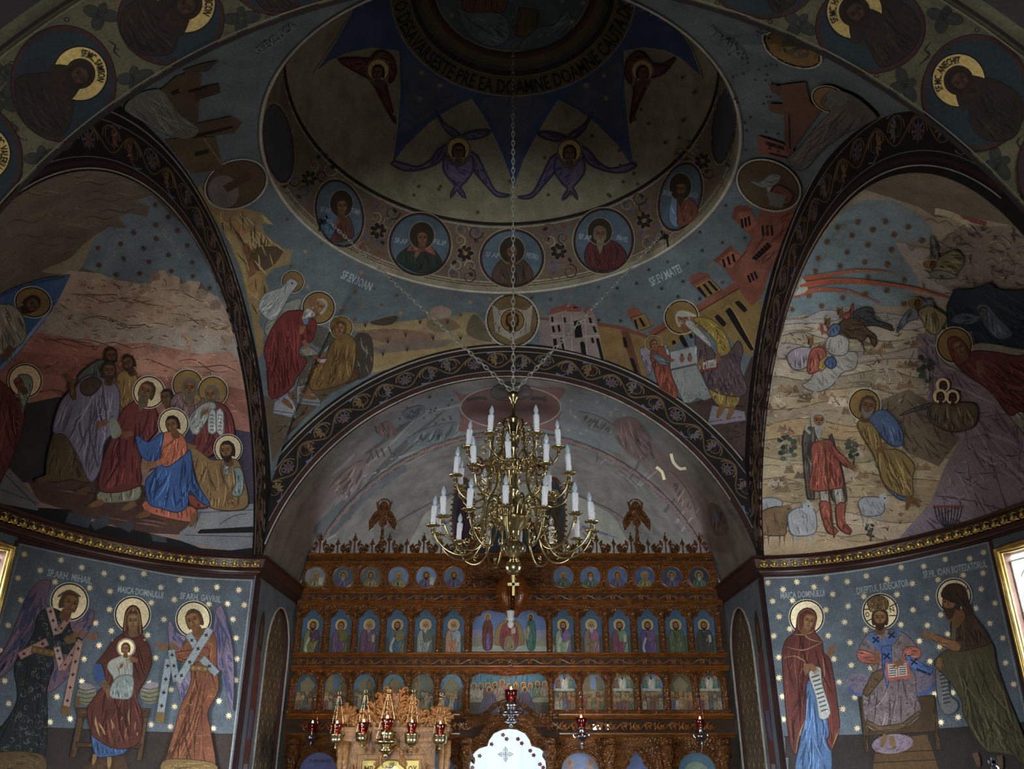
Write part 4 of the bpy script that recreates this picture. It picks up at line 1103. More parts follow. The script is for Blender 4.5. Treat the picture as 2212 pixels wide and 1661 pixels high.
hills = [(470, '#a7a09a'), (520, '#b0a48e'), (580, '#a3937a'), (640, '#9c8f86'), (700, '#ab9a80'), (760, '#93836c'), (830, '#a38b6a'), (900, '#978468'), (980, '#a88a5e'), (1060, '#94805e'), (1150, '#a4926e'), (1240, '#9a8260'), (1330, '#a38c6c'), (1420, '#b09a80'), (1500, '#a98f6c')]
for i, (y, c) in enumerate(hills):
    top = [(-40 + k * 100, y + bg.rnd.uniform(-16, 16) + 20 * math.sin(k * .9 + i)) for k in range(11)]
    bg.poly(top + [(960, y + 170), (-40, y + 170)], c)
    bg.stroke(top, 5, sh(c, .45), 0)
    for k in range(9):
        x = bg.rnd.uniform(50, 800); bg.stroke([(x, y + 28 + bg.rnd.uniform(-8, 18)), (x + 60, y + 22 + bg.rnd.uniform(-8, 18)), (x + 110, y + 34)], 6, sh(c, bg.rnd.choice([.5, .6, 1.3, 1.35])), 2)
bg.hold()
for k in range(70):
    x = bg.rnd.uniform(90, 860); y = bg.rnd.uniform(520, 1300)
    w = bg.rnd.uniform(20, 46); bg.poly([(x - w, y + 14), (x - w * .5, y - 22), (x, y - 8), (x + w * .5, y - 26), (x + w, y + 14)], bg.rnd.choice(['#7d6448', '#b7a58c', '#8a6c4c', '#6e5840', '#a89684'])); bg.stroke([(x - w * .5, y - 20), (x - w * .3, y + 12)], 4, '#4f3d2c'); bg.stroke([(x + w * .5, y - 22), (x + w * .3, y + 12)], 4, '#4f3d2c')
bg.hold(False)
RK = [(800, 560), (900, 560), (960, 700), (1150, 830), (1290, 930), (1450, 960), (1450, 1600), (900, 1500), (700, 1530), (860, 1360), (920, 1200), (1000, 1050), (860, 900), (800, 700)]
bg.poly(RK, '#7a6c70')
bg.poly([(860, 1350), (1000, 1250), (1450, 1180), (1450, 1600), (900, 1500), (700, 1530)], '#83737f')
bg.folds(RK, '#5a4f56', 60, (.5, .9), 9, .4, .22); bg.folds(RK, '#93868c', 50, (.7, .7), 9, .4, .2); bg.folds(RK, '#5a4f56', 24, (.9, -.3), 6, .3, .15)
bg.poly([(600, 880), (760, 820), (900, 900), (1000, 1050), (900, 1180), (760, 1120), (640, 1000)], '#6a5a48'); bg.folds([(600, 880), (760, 820), (900, 900), (1000, 1050), (900, 1180), (760, 1120), (640, 1000)], '#4a3f34', 36, (.5, .9), 8, .45, .25)
bg.hold()
for x, y, k in ((195, 1190, 1), (845, 830, 1), (500, 1180, .8), (580, 1530, .5)):
    bg.stroke([(x, y), (x + 4, y - 70 * k), (x - 6, y - 140 * k)], 12, '#8f918c' if k == 1 else '#4a3f35', 1)
    for q in range(16): bg.ell((x - 4 + bg.rnd.uniform(-34, 34) * k, y - 100 * k + bg.rnd.uniform(-60, 60) * k), 15 * k, 12 * k, bg.rnd.choice(['#3f4638', '#4f5446', '#2e3530']))
for x, y in ((160, 1250), (240, 1290), (390, 1050), (450, 1250), (660, 1480), (720, 1450), (1050, 1240), (1160, 1240), (300, 870), (620, 700)):
    for d in (-10, -4, 3, 9): bg.stroke([(x, y), (x + d * .7, y - 14), (x + d, y - 30)], 4, '#5a3a2a', 1)
for d in range(-4, 5): bg.stroke([(945, 1475), (945 + d * 12, 1430), (945 + d * 16, 1370)], 5, '#2a2a30', 0); bg.ell((945 + d * 16, 1368), 9, 9, '#7a3a30')
bg.gain = 1.0
bg.hatch([(120, 500), (760, 440), (820, 700), (860, 900), (640, 1050), (880, 1200), (700, 1500), (-20, 1540), (60, 900)], ['#5f4a34', '#c9b79c', '#7a5c3e', '#d8cbb6', '#6b5240', '#b39468'], 620, 44, 5, .2, .5)
bg.hatch(RK, ['#5c5056', '#b3a6ac', '#4f444c', '#9c8a94'], 260, 52, 6, .9, .45)
bg.hatch([(880, 20), (1280, 60), (1290, 360), (900, 420), (800, 300)], ['#4f463a', '#b5a68c', '#6a5848'], 160, 50, 6, .3, .6)
bg.done()
sk = Art('painted_stars', conR, 'conch_right', D_, base=34)
for p in [(425, 62), (520, 40), (493, 100), (375, 130), (590, 75), (690, 97), (568, 145), (470, 178), (335, 205), (438, 243), (553, 225), (660, 237), (677, 167), (323, 265), (570, 292), (740, 310), (655, 357), (450, 390), (557, 372), (293, 380), (737, 420), (353, 428), (213, 445), (755, 60), (820, 125), (650, 35)]: sk.star(p, 17, '#75532a', k=.5)
sk.text('NASTEREA DOMNULUI', (348, 244), (488, 50), 30, '#a3acae'); sk.done()
g = Art('painted_comet', conR, 'conch_right', D_, base=37, label='white comet with orange trailing rays')
for P, w in (([(225, 300), (330, 292), (480, 266), (590, 262), (700, 276)], 26), ([(240, 335), (400, 312), (560, 316), (800, 350), (1050, 425)], 32), ([(220, 378), (330, 352), (450, 356), (540, 380), (630, 418)], 26)):
    g.stroke(P, w, '#bd5626', 1); g.stroke([(p[0], p[1] - 1) for p in P[:-1]], w * .38, '#d8c8b0', 1)
g.ell((238, 338), 48, 44, '#c9c6bc'); g.stroke([(190, 392), (240, 380), (300, 355)], 14, '#bd5626', 1); g.done()
g = Art('painted_cave', conR, 'conch_right', D_, base=37, label='dark blue cave with a manger')
CV_ = [(975, 350), (1060, 348), (1110, 330), (1140, 318), (1180, 350), (1240, 356), (1320, 350), (1400, 380), (1400, 660), (1280, 625), (1080, 605), (1060, 545), (945, 530), (940, 430)]
g.robe(CV_, '#27333f', 40, (.6, .6), 8, False, .5, 2.0)
g.robe([(1080, 430), (1130, 425), (1180, 480), (1250, 560), (1180, 580), (1120, 520)], '#5d6d7e', 12, (.5, 1)); g.head((1110, 455), 26, '#3a3a38', None, '#5d5a50', .5, 20)
g.wing([(960, 490), (1020, 460), (1100, 480), (1060, 510), (990, 510)], '#55677a', '#2d3b4a', (-1, .2), 8, 8); g.done()
g = Art('painted_reclining_virgin', conR, 'conch_right', D_, base=39, label='reclining woman in dark red robe on a pale mattress')
g.robe([(890, 560), (940, 540), (990, 640), (1100, 600), (1300, 630), (1400, 640), (1400, 1080), (1240, 950), (1150, 830), (1030, 745), (920, 680)], '#99937f', 10, (.7, .6))
g.halo((978, 610), 82, False); 
g.robe([(985, 690), (1060, 640), (1150, 640), (1280, 660), (1400, 650), (1400, 980), (1290, 920), (1240, 940), (1150, 830), (1040, 750)], '#6b2b29', 34, (.8, .6), 8)
g.robe([(945, 600), (965, 570), (1005, 580), (1050, 640), (1030, 690), (985, 700)], '#702d2a', 6); g.head((1000, 625), 42, None, None, '#7d5330', .3, -28); g.hand((1100, 715), 80, 40); g.done()
g = Art('painted_magi', conR, 'conch_right', D_, base=39, label='crowned riders on a white, a brown and a dark horse')
g.robe([(500, 460), (540, 435), (590, 440), (610, 490), (680, 520), (690, 545), (610, 520), (560, 520), (510, 500)], '#4e4f52', 8, (1, .3))
g.robe([(425, 520), (470, 485), (530, 490), (570, 540), (610, 570), (600, 620), (570, 570), (540, 600), (520, 580), (450, 570)], '#5c4634', 10, (1, .4))
for P in ([(590, 560), (615, 600), (605, 620)], [(540, 590), (555, 640), (545, 650)], [(640, 515), (690, 540)]): g.stroke(P, 12, '#4b3829', 1)
g.robe([(300, 770), (330, 700), (370, 690), (430, 650), (470, 640), (520, 650), (510, 720), (450, 740), (400, 800), (330, 830), (260, 800)], '#b2a89f', 14, (.6, .6), dark=.6, light=1.2)
g.robe([(370, 600), (400, 560), (450, 565), (480, 590), (470, 650), (420, 660), (380, 640)], '#b9b0a8', 10, dark=.6, light=1.2)
for P in ([(330, 820), (300, 850)], [(420, 760), (430, 810)], [(500, 700), (540, 650), (545, 610)]): g.stroke(P, 14, '#a9a098', 1)
g.robe([(190, 655), (240, 622), (300, 625), (310, 680), (260, 725), (210, 715)], '#a79aa0', 8); g.robe([(305, 630), (350, 620), (375, 650), (350, 720), (290, 745), (285, 700)], '#a8543c', 8); g.robe([(340, 690), (375, 660), (380, 700), (345, 735)], '#b08a3a', 3)
g.robe([(380, 540), (410, 510), (440, 520), (430, 560), (390, 570)], '#56708e', 4); g.robe([(440, 470), (480, 455), (500, 410), (500, 460), (470, 490)], '#a34c38', 4); g.stroke([(350, 510), (360, 550), (390, 545)], 16, '#a34c38')
for c in ((300, 595), (380, 505), (440, 455)): g.head(c, 17, '#3b2a1b', None, '#80552f', .7); g.poly([(c[0] - 14, c[1] - 14), (c[0] - 16, c[1] - 30), (c[0], c[1] - 20), (c[0] + 14, c[1] - 32), (c[0] + 14, c[1] - 14)], '#80602c')
g.robe([(365, 690), (400, 660), (425, 690), (400, 720)], '#4a5f88', 2); g.done()
g = Art('painted_angel', conR, 'conch_right', D_, base=40, label='small angel in pale yellow robe beside the blue cave')
g.wing([(790, 430), (740, 470), (705, 550), (760, 500), (810, 480)], '#7d8488', '#4a5058', (-.6, 1), 8, 8); g.wing([(830, 400), (870, 395), (880, 430), (850, 440)], '#7d8488', '#4a5058', (1, .2), 4, 8)
g.robe([(810, 450), (860, 425), (910, 450), (945, 480), (925, 520), (895, 560), (850, 540), (830, 500)], '#94885a', 12); g.halo((797, 411), 38, False, 26); g.head((806, 414), 20, '#2e2014', None, '#5d3d22', .6, 10); g.done()
g = Art('painted_angel', conR, 'conch_right', D_, base=40, label='topmost small angel flying among the rocks')
g.wing([(870, 220), (865, 100), (890, 130), (900, 210)], '#77736a', '#3f3f3e', (0, -1), 8, 8); g.robe([(880, 235), (920, 190), (980, 165), (1018, 200), (1010, 250), (960, 290), (900, 270)], '#7f7852', 16, (.8, .2)); g.wing([(860, 270), (920, 260), (990, 290), (940, 300), (880, 295)], '#85857e', '#4a4a48', (1, .2), 6, 8); g.halo((866, 232), 38, False, 22); g.head((876, 234), 18, '#2e2014', None, '#5d3d22', .6, 10); g.done()
g = Art('painted_angel_trio', conR, 'conch_right', D_, base=42, label='three small haloed angels close together')
AT = [(870, 890), (960, 880), (1080, 890), (1070, 990), (960, 1015), (860, 960)]
g.wing([(880, 880), (800, 900), (720, 940), (830, 910), (880, 910)], '#5c5a52', '#33322f', (-1, .2), 6, 8); g.robe(AT, '#5d513c', 20, (.2, 1)); g.folds(AT, '#94865c', 12, (.2, 1), 5)
for c in ((925, 797), (913, 848), (972, 851)): g.ell(c, 34, 34, '#d9bd7c', 0, 1); g.head((c[0] + 2, c[1] + 4), 25, '#2a1c12', None, '#4a301b', .4)
g.done()
g = Art('painted_joseph', conR, 'conch_right', D_, base=44, label='seated haloed old man in blue tunic and ochre cloak')
g.halo((558, 886), 74, False)
g.robe([(570, 955), (620, 915), (670, 920), (735, 1000), (735, 1075), (680, 1075), (600, 990)], '#4c6288', 12, (.2, 1))
g.robe([(655, 1260), (760, 1290), (780, 1330), (720, 1330)], '#46608a', 6)
g.robe([(525, 970), (560, 950), (620, 1010), (650, 1090), (720, 1100), (792, 1165), (785, 1240), (785, 1315), (720, 1310), (650, 1255), (625, 1180), (600, 1120), (540, 1020)], '#8c723a', 30, (.3, 1), 7)
g.head((573, 893), 50, '#4b3e2e', '#80776a', '#6d4827', .2, 12, .2); g.hand((640, 1090), -40, 34); g.foot((765, 1350), 100, 34); g.foot((800, 1345), 50, 30); g.done()
g = Art('painted_shepherd', conR, 'conch_right', D_, base=46, label='white-bearded shepherd in red tunic leaning on a staff')
g.robe([(265, 1030), (300, 990), (330, 1000), (310, 1150), (320, 1330), (290, 1330), (270, 1180)], '#57524b', 16, (0, 1), 7, light=2.4); g.robe([(395, 1030), (420, 1080), (455, 1200), (475, 1340), (430, 1345), (400, 1300)], '#57524b', 16, (0, 1), 7, light=2.4)
for P in ([(345, 1280), (385, 1280), (390, 1350), (350, 1350)], [(410, 1280), (450, 1265), (465, 1350), (425, 1360)]): g.robe(P, '#a8a294', 3, sm=False)
for P in ([(345, 1350), (392, 1350), (400, 1440), (435, 1480), (420, 1495), (380, 1480)], [(425, 1360), (468, 1350), (465, 1430), (500, 1480), (490, 1497), (435, 1460)]): g.robe(P, '#9b4a30', 5)
g.robe([(305, 1080), (345, 1055), (390, 1050), (420, 1090), (460, 1255), (430, 1280), (300, 1285), (310, 1180)], '#9c4731', 22, (0, 1), 7); g.robe([(400, 1070), (440, 1110), (490, 1160), (480, 1180), (420, 1130)], '#9c4731', 3, (1, 1))
g.hand((505, 1180), 40, 30); g.head((338, 960), 44, '#a9a296', '#b0aaa0', '#80552f', .3, 0, 1.0); g.stroke([(292, 960), (280, 1000), (300, 1020)], 14, '#a9a296')
g.stroke([(370, 1065), (385, 1250), (415, 1512)], 9, '#5b3a24', 0); g.hand((365, 1070), 60, 26); g.done()
for nm, P, c, hd, lab in (('painted_sheep', [(-20, 1390), (40, 1340), (120, 1325), (170, 1350), (120, 1400), (0, 1450)], '#b2b4b6', None, 'white sheep partly hidden at the mural edge'),
                      ('painted_sheep', [(60, 1400), (120, 1370), (170, 1370), (200, 1400), (185, 1470), (180, 1500), (90, 1500), (50, 1470)], '#8b6b4a', (195, 1378), 'brown woolly ram at the foot of the mural'),
                      ('painted_sheep', [(195, 1400), (240, 1370), (310, 1370), (330, 1420), (320, 1490), (220, 1500), (195, 1450)], '#b3b5b8', (290, 1362), 'white sheep standing beside the brown ram'),
                      ('painted_lamb', [(530, 1345), (560, 1320), (640, 1325), (655, 1360), (645, 1400), (560, 1410), (540, 1380)], '#abadb1', (655, 1325), 'small white lamb near the seated old man')):
    g = Art(nm, conR, 'conch_right', D_, base=48, label=lab)
    x0 = min(p[0] for p in P); x1 = max(p[0] for p in P); yb = max(p[1] for p in P)
    for x in (.2, .35, .7, .85): g.stroke([(x0 + (x1 - x0) * x, yb - 20), (x0 + (x1 - x0) * x, yb + 50)], 14, sh(c, .8), 1)
    g.robe(P, c, 16, (.3, 1), 5, dark=.6, light=1.25)
    if hd: g.poly([(hd[0] - 24, hd[1] - 14), (hd[0], hd[1] - 22), (hd[0] + 26, hd[1] + 8), (hd[0] + 14, hd[1] + 26), (hd[0] - 20, hd[1] + 20)], sh(c, 1.05), True); g.stroke([(hd[0] - 20, hd[1] - 10), (hd[0] - 44, hd[1] - 12)], 12, sh(c, .75), 1); g.ell((hd[0] + 2, hd[1]), 4, 4, '#1d1712')
    g.done()
# ================================================================== pendentives: the two evangelists
E_ = (450, 420, 2.8638); G_c = (0, 0, 2.966); H_ = (540, 0, 2.966); I_ = (1000, 0, 2.966); J_ = (1472, 0, 2.966); F_ = (1100, 420, 2.8638)
bg = Art('painted_landscape', pend, 'pend', E_, label='rocky cliffs and desert hills behind the writing evangelist')
MT = [(-60, -60), (60, 90), (200, 80), (330, 115), (405, 188), (330, 180), (350, 240), (400, 290), (470, 330), (522, 345), (500, 430), (400, 460), (350, 520), (380, 600), (330, 700), (310, 790), (340, 850), (340, 960), (310, 1020), (270, 760), (200, 470), (110, 260), (20, 130), (-60, 30)]
bg.poly(MT, '#9d8252')
for P, c in (([(130, 160), (230, 190), (260, 250), (180, 270), (150, 220)], '#b5844a'), ([(200, 260), (300, 230), (400, 300), (330, 350), (240, 330)], '#c2a468'), ([(210, 300), (280, 330), (320, 420), (260, 520), (230, 400)], '#8a5a34'), ([(280, 340), (460, 330), (400, 440), (300, 470)], '#5d4c33'), ([(330, 120), (400, 185), (350, 170)], '#c8a860'), ([(250, 520), (330, 500), (300, 640), (260, 640)], '#b98c50'), ([(110, 230), (190, 300), (240, 520), (250, 640), (200, 450)], '#b59a5c')): bg.poly(P, c, True)
bg.folds(MT, '#5d4a2e', 46, (.35, 1), 8, .4, .15); bg.folds(MT, '#c4a970', 40, (.5, .9), 8, .4, .12)
HL = [(860, 800), (1000, 795), (1060, 765), (1130, 745), (1178, 752), (1150, 790), (1350, 765), (1380, 705), (1440, 682), (1500, 712), (1505, 755), (1590, 730), (1655, 730), (1720, 810), (1760, 900), (1900, 930), (1900, 960), (1600, 960), (1300, 1010), (1010, 1110), (990, 900), (920, 860)]
bg.poly(HL, '#9b8562')
for P, c in (([(900, 830), (1150, 800), (1350, 770), (1300, 830), (1000, 850)], '#a98f62'), ([(920, 850), (1150, 830), (1400, 870), (1250, 930), (1020, 900)], '#8a6a54'), ([(1010, 950), (1250, 910), (1500, 900), (1400, 960), (1150, 1000)], '#827468'), ([(1450, 880), (1590, 740), (1640, 760), (1600, 860)], '#a5905f'), ([(1600, 860), (1640, 740), (1720, 820), (1750, 910)], '#6b6048'), ([(1350, 790), (1460, 760), (1560, 820), (1400, 850)], '#7f6d50'), ([(1010, 1000), (1400, 950), (1700, 920), (1500, 980), (1010, 1100)], '#a98c58'), ([(1000, 790), (1130, 750), (1175, 755), (1140, 800), (1060, 810)], '#4d4436'), ([(1385, 710), (1440, 690), (1500, 715), (1490, 755), (1400, 765)], '#a2897a')): bg.poly(P, c, True)
bg.hold()
for x, y in ((1110, 920), (1220, 880), (1230, 970), (1480, 800), (1310, 800), (970, 820), (1080, 1000), (1560, 900), (1390, 900)):
    for d in (-16, -8, 0, 7, 15): bg.stroke([(x, y), (x + d * .6, y - 22), (x + d * 1.3, y - 50)], 5, '#3f3426', 1)
bg.hold(False)
bg.poly([(340, 1240), (420, 1270), (560, 1180), (900, 1090), (920, 1150), (760, 1230), (600, 1380), (480, 1500), (395, 1660), (375, 1500)], '#65543f'); bg.folds([(340, 1240), (560, 1180), (760, 1230), (600, 1380), (395, 1640)], '#372c20', 18, (1, -.4), 7, .4, .3)
bg.poly([(905, 880), (1000, 870), (1022, 1000), (1000, 1110), (900, 1130)], '#4c4439', True); bg.poly([(640, 810), (740, 830), (800, 880), (760, 950), (640, 920)], '#5a544a', True); bg.folds([(905, 880), (1000, 870), (1022, 1000), (1000, 1110), (900, 1130)], '#8a7f6c', 8, (.2, 1), 6)
bg.done()
sk = Art('painted_stars', pend, 'pend', E_)
for p in [(700, 300), (600, 350), (840, 430), (945, 480), (733, 510), (640, 445), (510, 440), (613, 570), (793, 590), (905, 600), (1025, 580), (950, 680), (1070, 680), (820, 700), (905, 770), (1165, 620), (1265, 560), (1385, 613), (1500, 640), (1190, 730), (1130, 520), (485, 150), (1560, 740), (1620, 660), (1740, 640), (1350, 730)]: sk.star(p, 17, sk.rnd.choice(['#8c6f45', '#6a5536', '#a58452']))
sk.text('SF.EV.IOAN', (816, 512), (998, 592), 54, '#b4bcc0'); sk.done()
g = Art('painted_eagle', pend, 'pend', E_, label='white haloed eagle perched above the red-robed evangelist')
g.halo((520, 536), 68, False); g.robe([(350, 800), (430, 700), (540, 640), (575, 660), (520, 770), (410, 890), (350, 860)], '#8f9184', 8, (-.5, 1))
g.robe([(450, 570), (500, 515), (555, 545), (520, 590), (490, 640), (440, 730), (390, 780), (330, 740), (305, 690), (345, 610)], '#a9aca8', 18, (-.7, 1), 5, dark=.5); g.stroke([(548, 540), (560, 552), (545, 560)], 8, '#8a7040', 1); g.ell((515, 545), 6, 6, '#1d1712'); g.stroke([(310, 700), (290, 720)], 10, '#a9aca8', 1); g.done()
g = Art('painted_evangelist', pend, 'pend', E_, label='bald white-bearded evangelist in deep red robe on the left pendentive')
g.robe([(545, 1180), (590, 1170), (690, 1270), (690, 1312), (545, 1290)], '#8a8c92', 0, sm=False); g.robe([(405, 1280), (500, 1225), (545, 1330), (540, 1385), (395, 1350)], '#9496a0', 0, sm=False); g.stroke([(400, 1335), (543, 1355)], 6, '#55555c'); g.stroke([(548, 1275), (690, 1290)], 6, '#55555c')
g.robe([(560, 960), (620, 935), (690, 985), (600, 1000)], '#8b8878', 0, sm=False); g.robe([(590, 1000), (655, 1000), (610, 1170), (545, 1185)], '#575045', 0, sm=False); g.curls([(590, 1000), (655, 1000), (610, 1170), (545, 1185)], '#8f8468', 24, 10, 4)
g.halo((680, 697), 100, False)
g.stroke([(395, 1258), (470, 1235), (520, 1190)], 26, '#6d86a8')
g.robe([(470, 725), (540, 712), (585, 715), (640, 760), (668, 795), (640, 900), (580, 930), (555, 975), (608, 1030), (545, 1130), (515, 1190), (425, 1258), (370, 1240), (355, 1060), (340, 960), (370, 860), (410, 790)], '#6f221d', 36, (.05, 1), 8)
g.poly([(580, 760), (620, 765), (610, 800), (590, 800)], '#5c7ca8', True)
g.head((688, 690), 52, '#a8a294', None, '#8c5f38', -.5, 35); g.robe([(575, 770), (600, 700), (640, 710), (660, 745), (610, 760)], '#bab8b0', 6, (-.6, .8)); g.ell((640, 660), 34, 26, '#8c5f38', 35)
g.hand((578, 830), -70, 34, '#8c5f38'); g.hand((600, 925), 60, 34, '#8c5f38'); g.foot((485, 1290), 40, 46, '#7a5228'); g.foot((500, 1240), 60, 30, '#7a5228'); g.done()
g = Art('painted_scribe', pend, 'pend', E_, label='young haloed scribe in ochre robe writing in a book')
g.robe([(830, 1100), (930, 1060), (930, 1130), (850, 1170)], '#5a4026', 2, sm=False)
g.halo((818, 816), 70, False)
OC = [(780, 885), (830, 850), (890, 880), (912, 925), (905, 1020), (890, 1095), (860, 1150), (760, 1190), (640, 1205), (618, 1160), (640, 1060), (720, 1005), (740, 950)]
g.robe(OC, '#7d5d2b', 34, (-.3, 1), 7); g.head((812, 822), 48, '#5b4124', None, '#8a6038', -.4, 8)
g.poly([(645, 1000), (660, 990), (735, 1010), (715, 1045), (660, 1040)], '#8a3a2a'); g.poly([(655, 995), (690, 1012), (728, 1010), (710, 1036), (664, 1030)], '#b9b8b2'); g.stroke([(690, 1000), (735, 930)], 5, '#c9c9c4'); g.hand((700, 985), 150, 30, '#8a6038'); g.foot((600, 1212), 10, 44, '#80592c'); g.foot((620, 1248), 10, 44, '#80592c'); g.done()

bg = Art('painted_city', pend, 'pend', F_, label='ochre and red city walls with towers behind the other evangelist')
bg.poly([(180, 760), (250, 770), (280, 950), (190, 930)], '#8a7a74'); bg.stroke([(180, 765), (250, 772)], 14, '#7d4434')
GW = [(540, 800), (680, 815), (780, 850), (880, 880), (870, 1150), (700, 1085), (590, 1030)]
bg.poly(GW, '#8a6b38'); bg.stroke([(540, 800), (680, 822), (780, 855), (870, 885)], 22, '#7b4230'); bg.poly([(690, 840), (740, 850), (820, 1120), (770, 1105)], '#6a3f2a'); bg.poly([(700, 880), (722, 885), (736, 950), (712, 945)], '#1c1716'); bg.poly([(745, 1010), (768, 1015), (800, 1105), (775, 1098)], '#1c1716')
GW2 = [(870, 870), (960, 800), (1150, 705), (1400, 555), (1545, 630), (1560, 700), (1505, 1000), (1440, 980), (1290, 800), (1100, 870), (1000, 960), (920, 960)]
bg.poly(GW2, '#8f7138'); bg.poly([(860, 850), (960, 790), (1150, 690), (1400, 540), (1430, 580), (1160, 740), (980, 830), (890, 890)], '#8b4a33'); bg.stroke([(880, 880), (970, 825), (1160, 730), (1420, 580)], 7, '#4e2a1e')
for P in ([(1270, 755), (1290, 740), (1345, 800), (1325, 820)], [(1338, 720), (1360, 700), (1390, 730), (1520, 960), (1495, 965)], [(1395, 665), (1420, 655), (1475, 715), (1455, 730)], [(1050, 880), (1070, 865), (1110, 940), (1085, 945)], [(1005, 905), (1025, 900), (1035, 920), (1012, 930)], [(1110, 865), (1130, 858), (1140, 885), (1120, 890)]): bg.poly(P, '#1b1716', True)
bg.stroke([(1325, 715), (1350, 690), (1385, 715), (1520, 960)], 6, '#b9954e')
def tower(P, top, win, c='#8f7138', r='#8b4a33'):
    bg.poly(P, c); bg.poly(top, r); bg.stroke(P + P[:1], 4, '#4a2c1e', 0, False)
    for q in win: bg.poly(q, '#1b1716')
tower([(750, 760), (840, 735), (885, 815), (800, 845)], [(728, 740), (730, 715), (765, 693), (800, 702), (825, 740), (760, 770)], [[(770, 775), (785, 770), (800, 830), (790, 835)], [(800, 765), (815, 758), (845, 812), (830, 818)]])
tower([(1130, 550), (1230, 500), (1315, 590), (1220, 640)], [(1118, 545), (1120, 495), (1185, 480), (1245, 490), (1240, 520), (1150, 560)], [[(1160, 575), (1178, 566), (1225, 630), (1212, 636)], [(1195, 555), (1210, 548), (1260, 612), (1245, 620)], [(1225, 535), (1240, 530), (1295, 590), (1280, 598)]])
RDB = [(1260, 405), (1370, 312), (1440, 375), (1500, 260), (1375, 140), (1395, 70), (1480, 66), (1535, 160), (1560, 80), (1760, 60), (1760, 180), (1680, 330), (1620, 460), (1560, 640), (1500, 690), (1400, 555), (1335, 460)]
bg.poly(RDB, '#8b4a35'); bg.poly([(1300, 400), (1370, 345), (1440, 385), (1380, 450), (1330, 450)], '#a05c40'); bg.poly([(1410, 110), (1490, 100), (1535, 175), (1470, 230)], '#a05c40'); bg.poly([(1430, 430), (1510, 270), (1680, 300), (1600, 450), (1540, 590), (1420, 470)], '#96543c'); bg.poly([(1260, 405), (1370, 312), (1385, 335), (1285, 420)], '#7a3a2c'); bg.poly([(1375, 140), (1395, 70), (1480, 66), (1500, 95), (1415, 105), (1400, 160)], '#7a3a2c')
bg.hold()
for i in range(3):
    for (x, y, dx, dy, a, b) in ((1315, 400, 30, -16, 14, 46), (1430, 150, 22, -8, 8, 52), (1560, 190, 28, 0, 6, 60), (1470, 500, 20, -12, 18, 40)):
        X, Y = x + dx * i, y + dy * i; bg.poly([(X, Y), (X + 14, Y - 6), (X + 14 + a, Y + b), (X + a, Y + b + 4)], '#1b1716')
for i in range(6): bg.poly([(1500 + i * 17, 390 - i * 17), (1516 + i * 17, 376 - i * 17), (1545 + i * 16, 392 - i * 15), (1530 + i * 16, 408 - i * 15)], '#1b1716')
bg.hold(False)
bg.folds(RDB, '#55291e', 20, (.8, -.8), 5, .2, .3)
CHP = [(245, 740), (262, 715), (390, 672), (445, 700), (460, 720), (500, 700), (530, 740), (545, 800), (592, 1030), (450, 1000), (330, 965), (268, 945)]
bg.poly(CHP, '#98857e')
for P in ([(235, 735), (262, 705), (360, 672), (355, 712), (250, 742)], [(355, 700), (392, 668), (445, 700), (450, 722), (360, 722)], [(455, 725), (480, 688), (515, 722), (500, 745)]): bg.poly(P, '#8a4a3a')
bg.hold()
for P in ([(258, 755), (272, 752), (276, 785), (262, 788)], [(262, 812), (278, 810), (286, 850), (270, 852)], [(298, 805), (312, 803), (320, 845), (306, 848)], [(400, 780), (440, 772), (455, 880), (408, 885)], [(438, 915), (452, 905), (468, 915), (478, 995), (448, 985)], [(335, 760), (348, 757), (354, 792), (342, 795)], [(490, 760), (505, 757), (515, 790), (500, 794)], [(515, 815), (530, 812), (545, 850), (528, 853)], [(505, 885), (520, 882), (530, 915), (512, 918)], [(536, 890), (555, 885), (588, 1022), (568, 1018)], [(315, 885), (328, 882), (345, 960), (330, 958)], [(270, 890), (292, 888), (300, 950), (278, 944)], [(392, 700), (405, 685), (425, 700)]): bg.poly(P, '#1b1718')
for P in ([(250, 800), (330, 790), (540, 800)], [(260, 870), (380, 880), (560, 870)], [(385, 740), (390, 985)], [(465, 735), (485, 1000)], [(330, 740), (345, 960)]): bg.stroke(P, 5, '#b9a49a', 0, False)
bg.hold(False)
bg.poly([(1080, 1300), (1260, 1250), (1440, 1150), (1500, 1000), (1530, 1000), (1500, 1200), (1480, 1700), (1440, 1700), (1300, 1500), (1120, 1330)], '#4e3c36'); bg.folds([(1080, 1300), (1440, 1150), (1500, 1000), (1480, 1650), (1300, 1500)], '#2e221e', 18, (1, -.3), 7, .3, .3)
bg.done()
sk = Art('painted_stars', pend, 'pend', F_)
for p in [(140, 635), (257, 645), (370, 605), (203, 730), (483, 668), (553, 567), (613, 683), (690, 778), (555, 773), (670, 575), (735, 673), (790, 545), (850, 635), (885, 790), (930, 692), (943, 578), (865, 460), (980, 410), (1045, 628), (1077, 533), (1105, 420), (1180, 640), (1245, 437), (1320, 540), (1310, 180), (1320, 290), (1195, 340), (1460, 260), (1490, 60), (1060, 315), (1180, 225), (1340, 60), (1250, 100)]: sk.star(p, 17, sk.rnd.choice(['#8c6f45', '#5a4a34', '#3f3a30']))
sk.text('SF.EV.MATEI', (884, 562), (1072, 470), 54, '#b4bcc0'); sk.done()
g = Art('painted_evangelist', pend, 'pend', F_, label='white-bearded evangelist in yellow tunic and purple cloak with an open book')
g.robe([(1260, 1300), (1460, 1340), (1468, 1395), (1228, 1430)], '#918991', 0, sm=False); g.stroke([(1240, 1405), (1468, 1368)], 6, '#5d565c')
g.halo((1068, 753), 102, False)
g.robe([(1240, 1200), (1340, 1210), (1425, 1240), (1400, 1310), (1300, 1300)], '#9a7f34', 10)
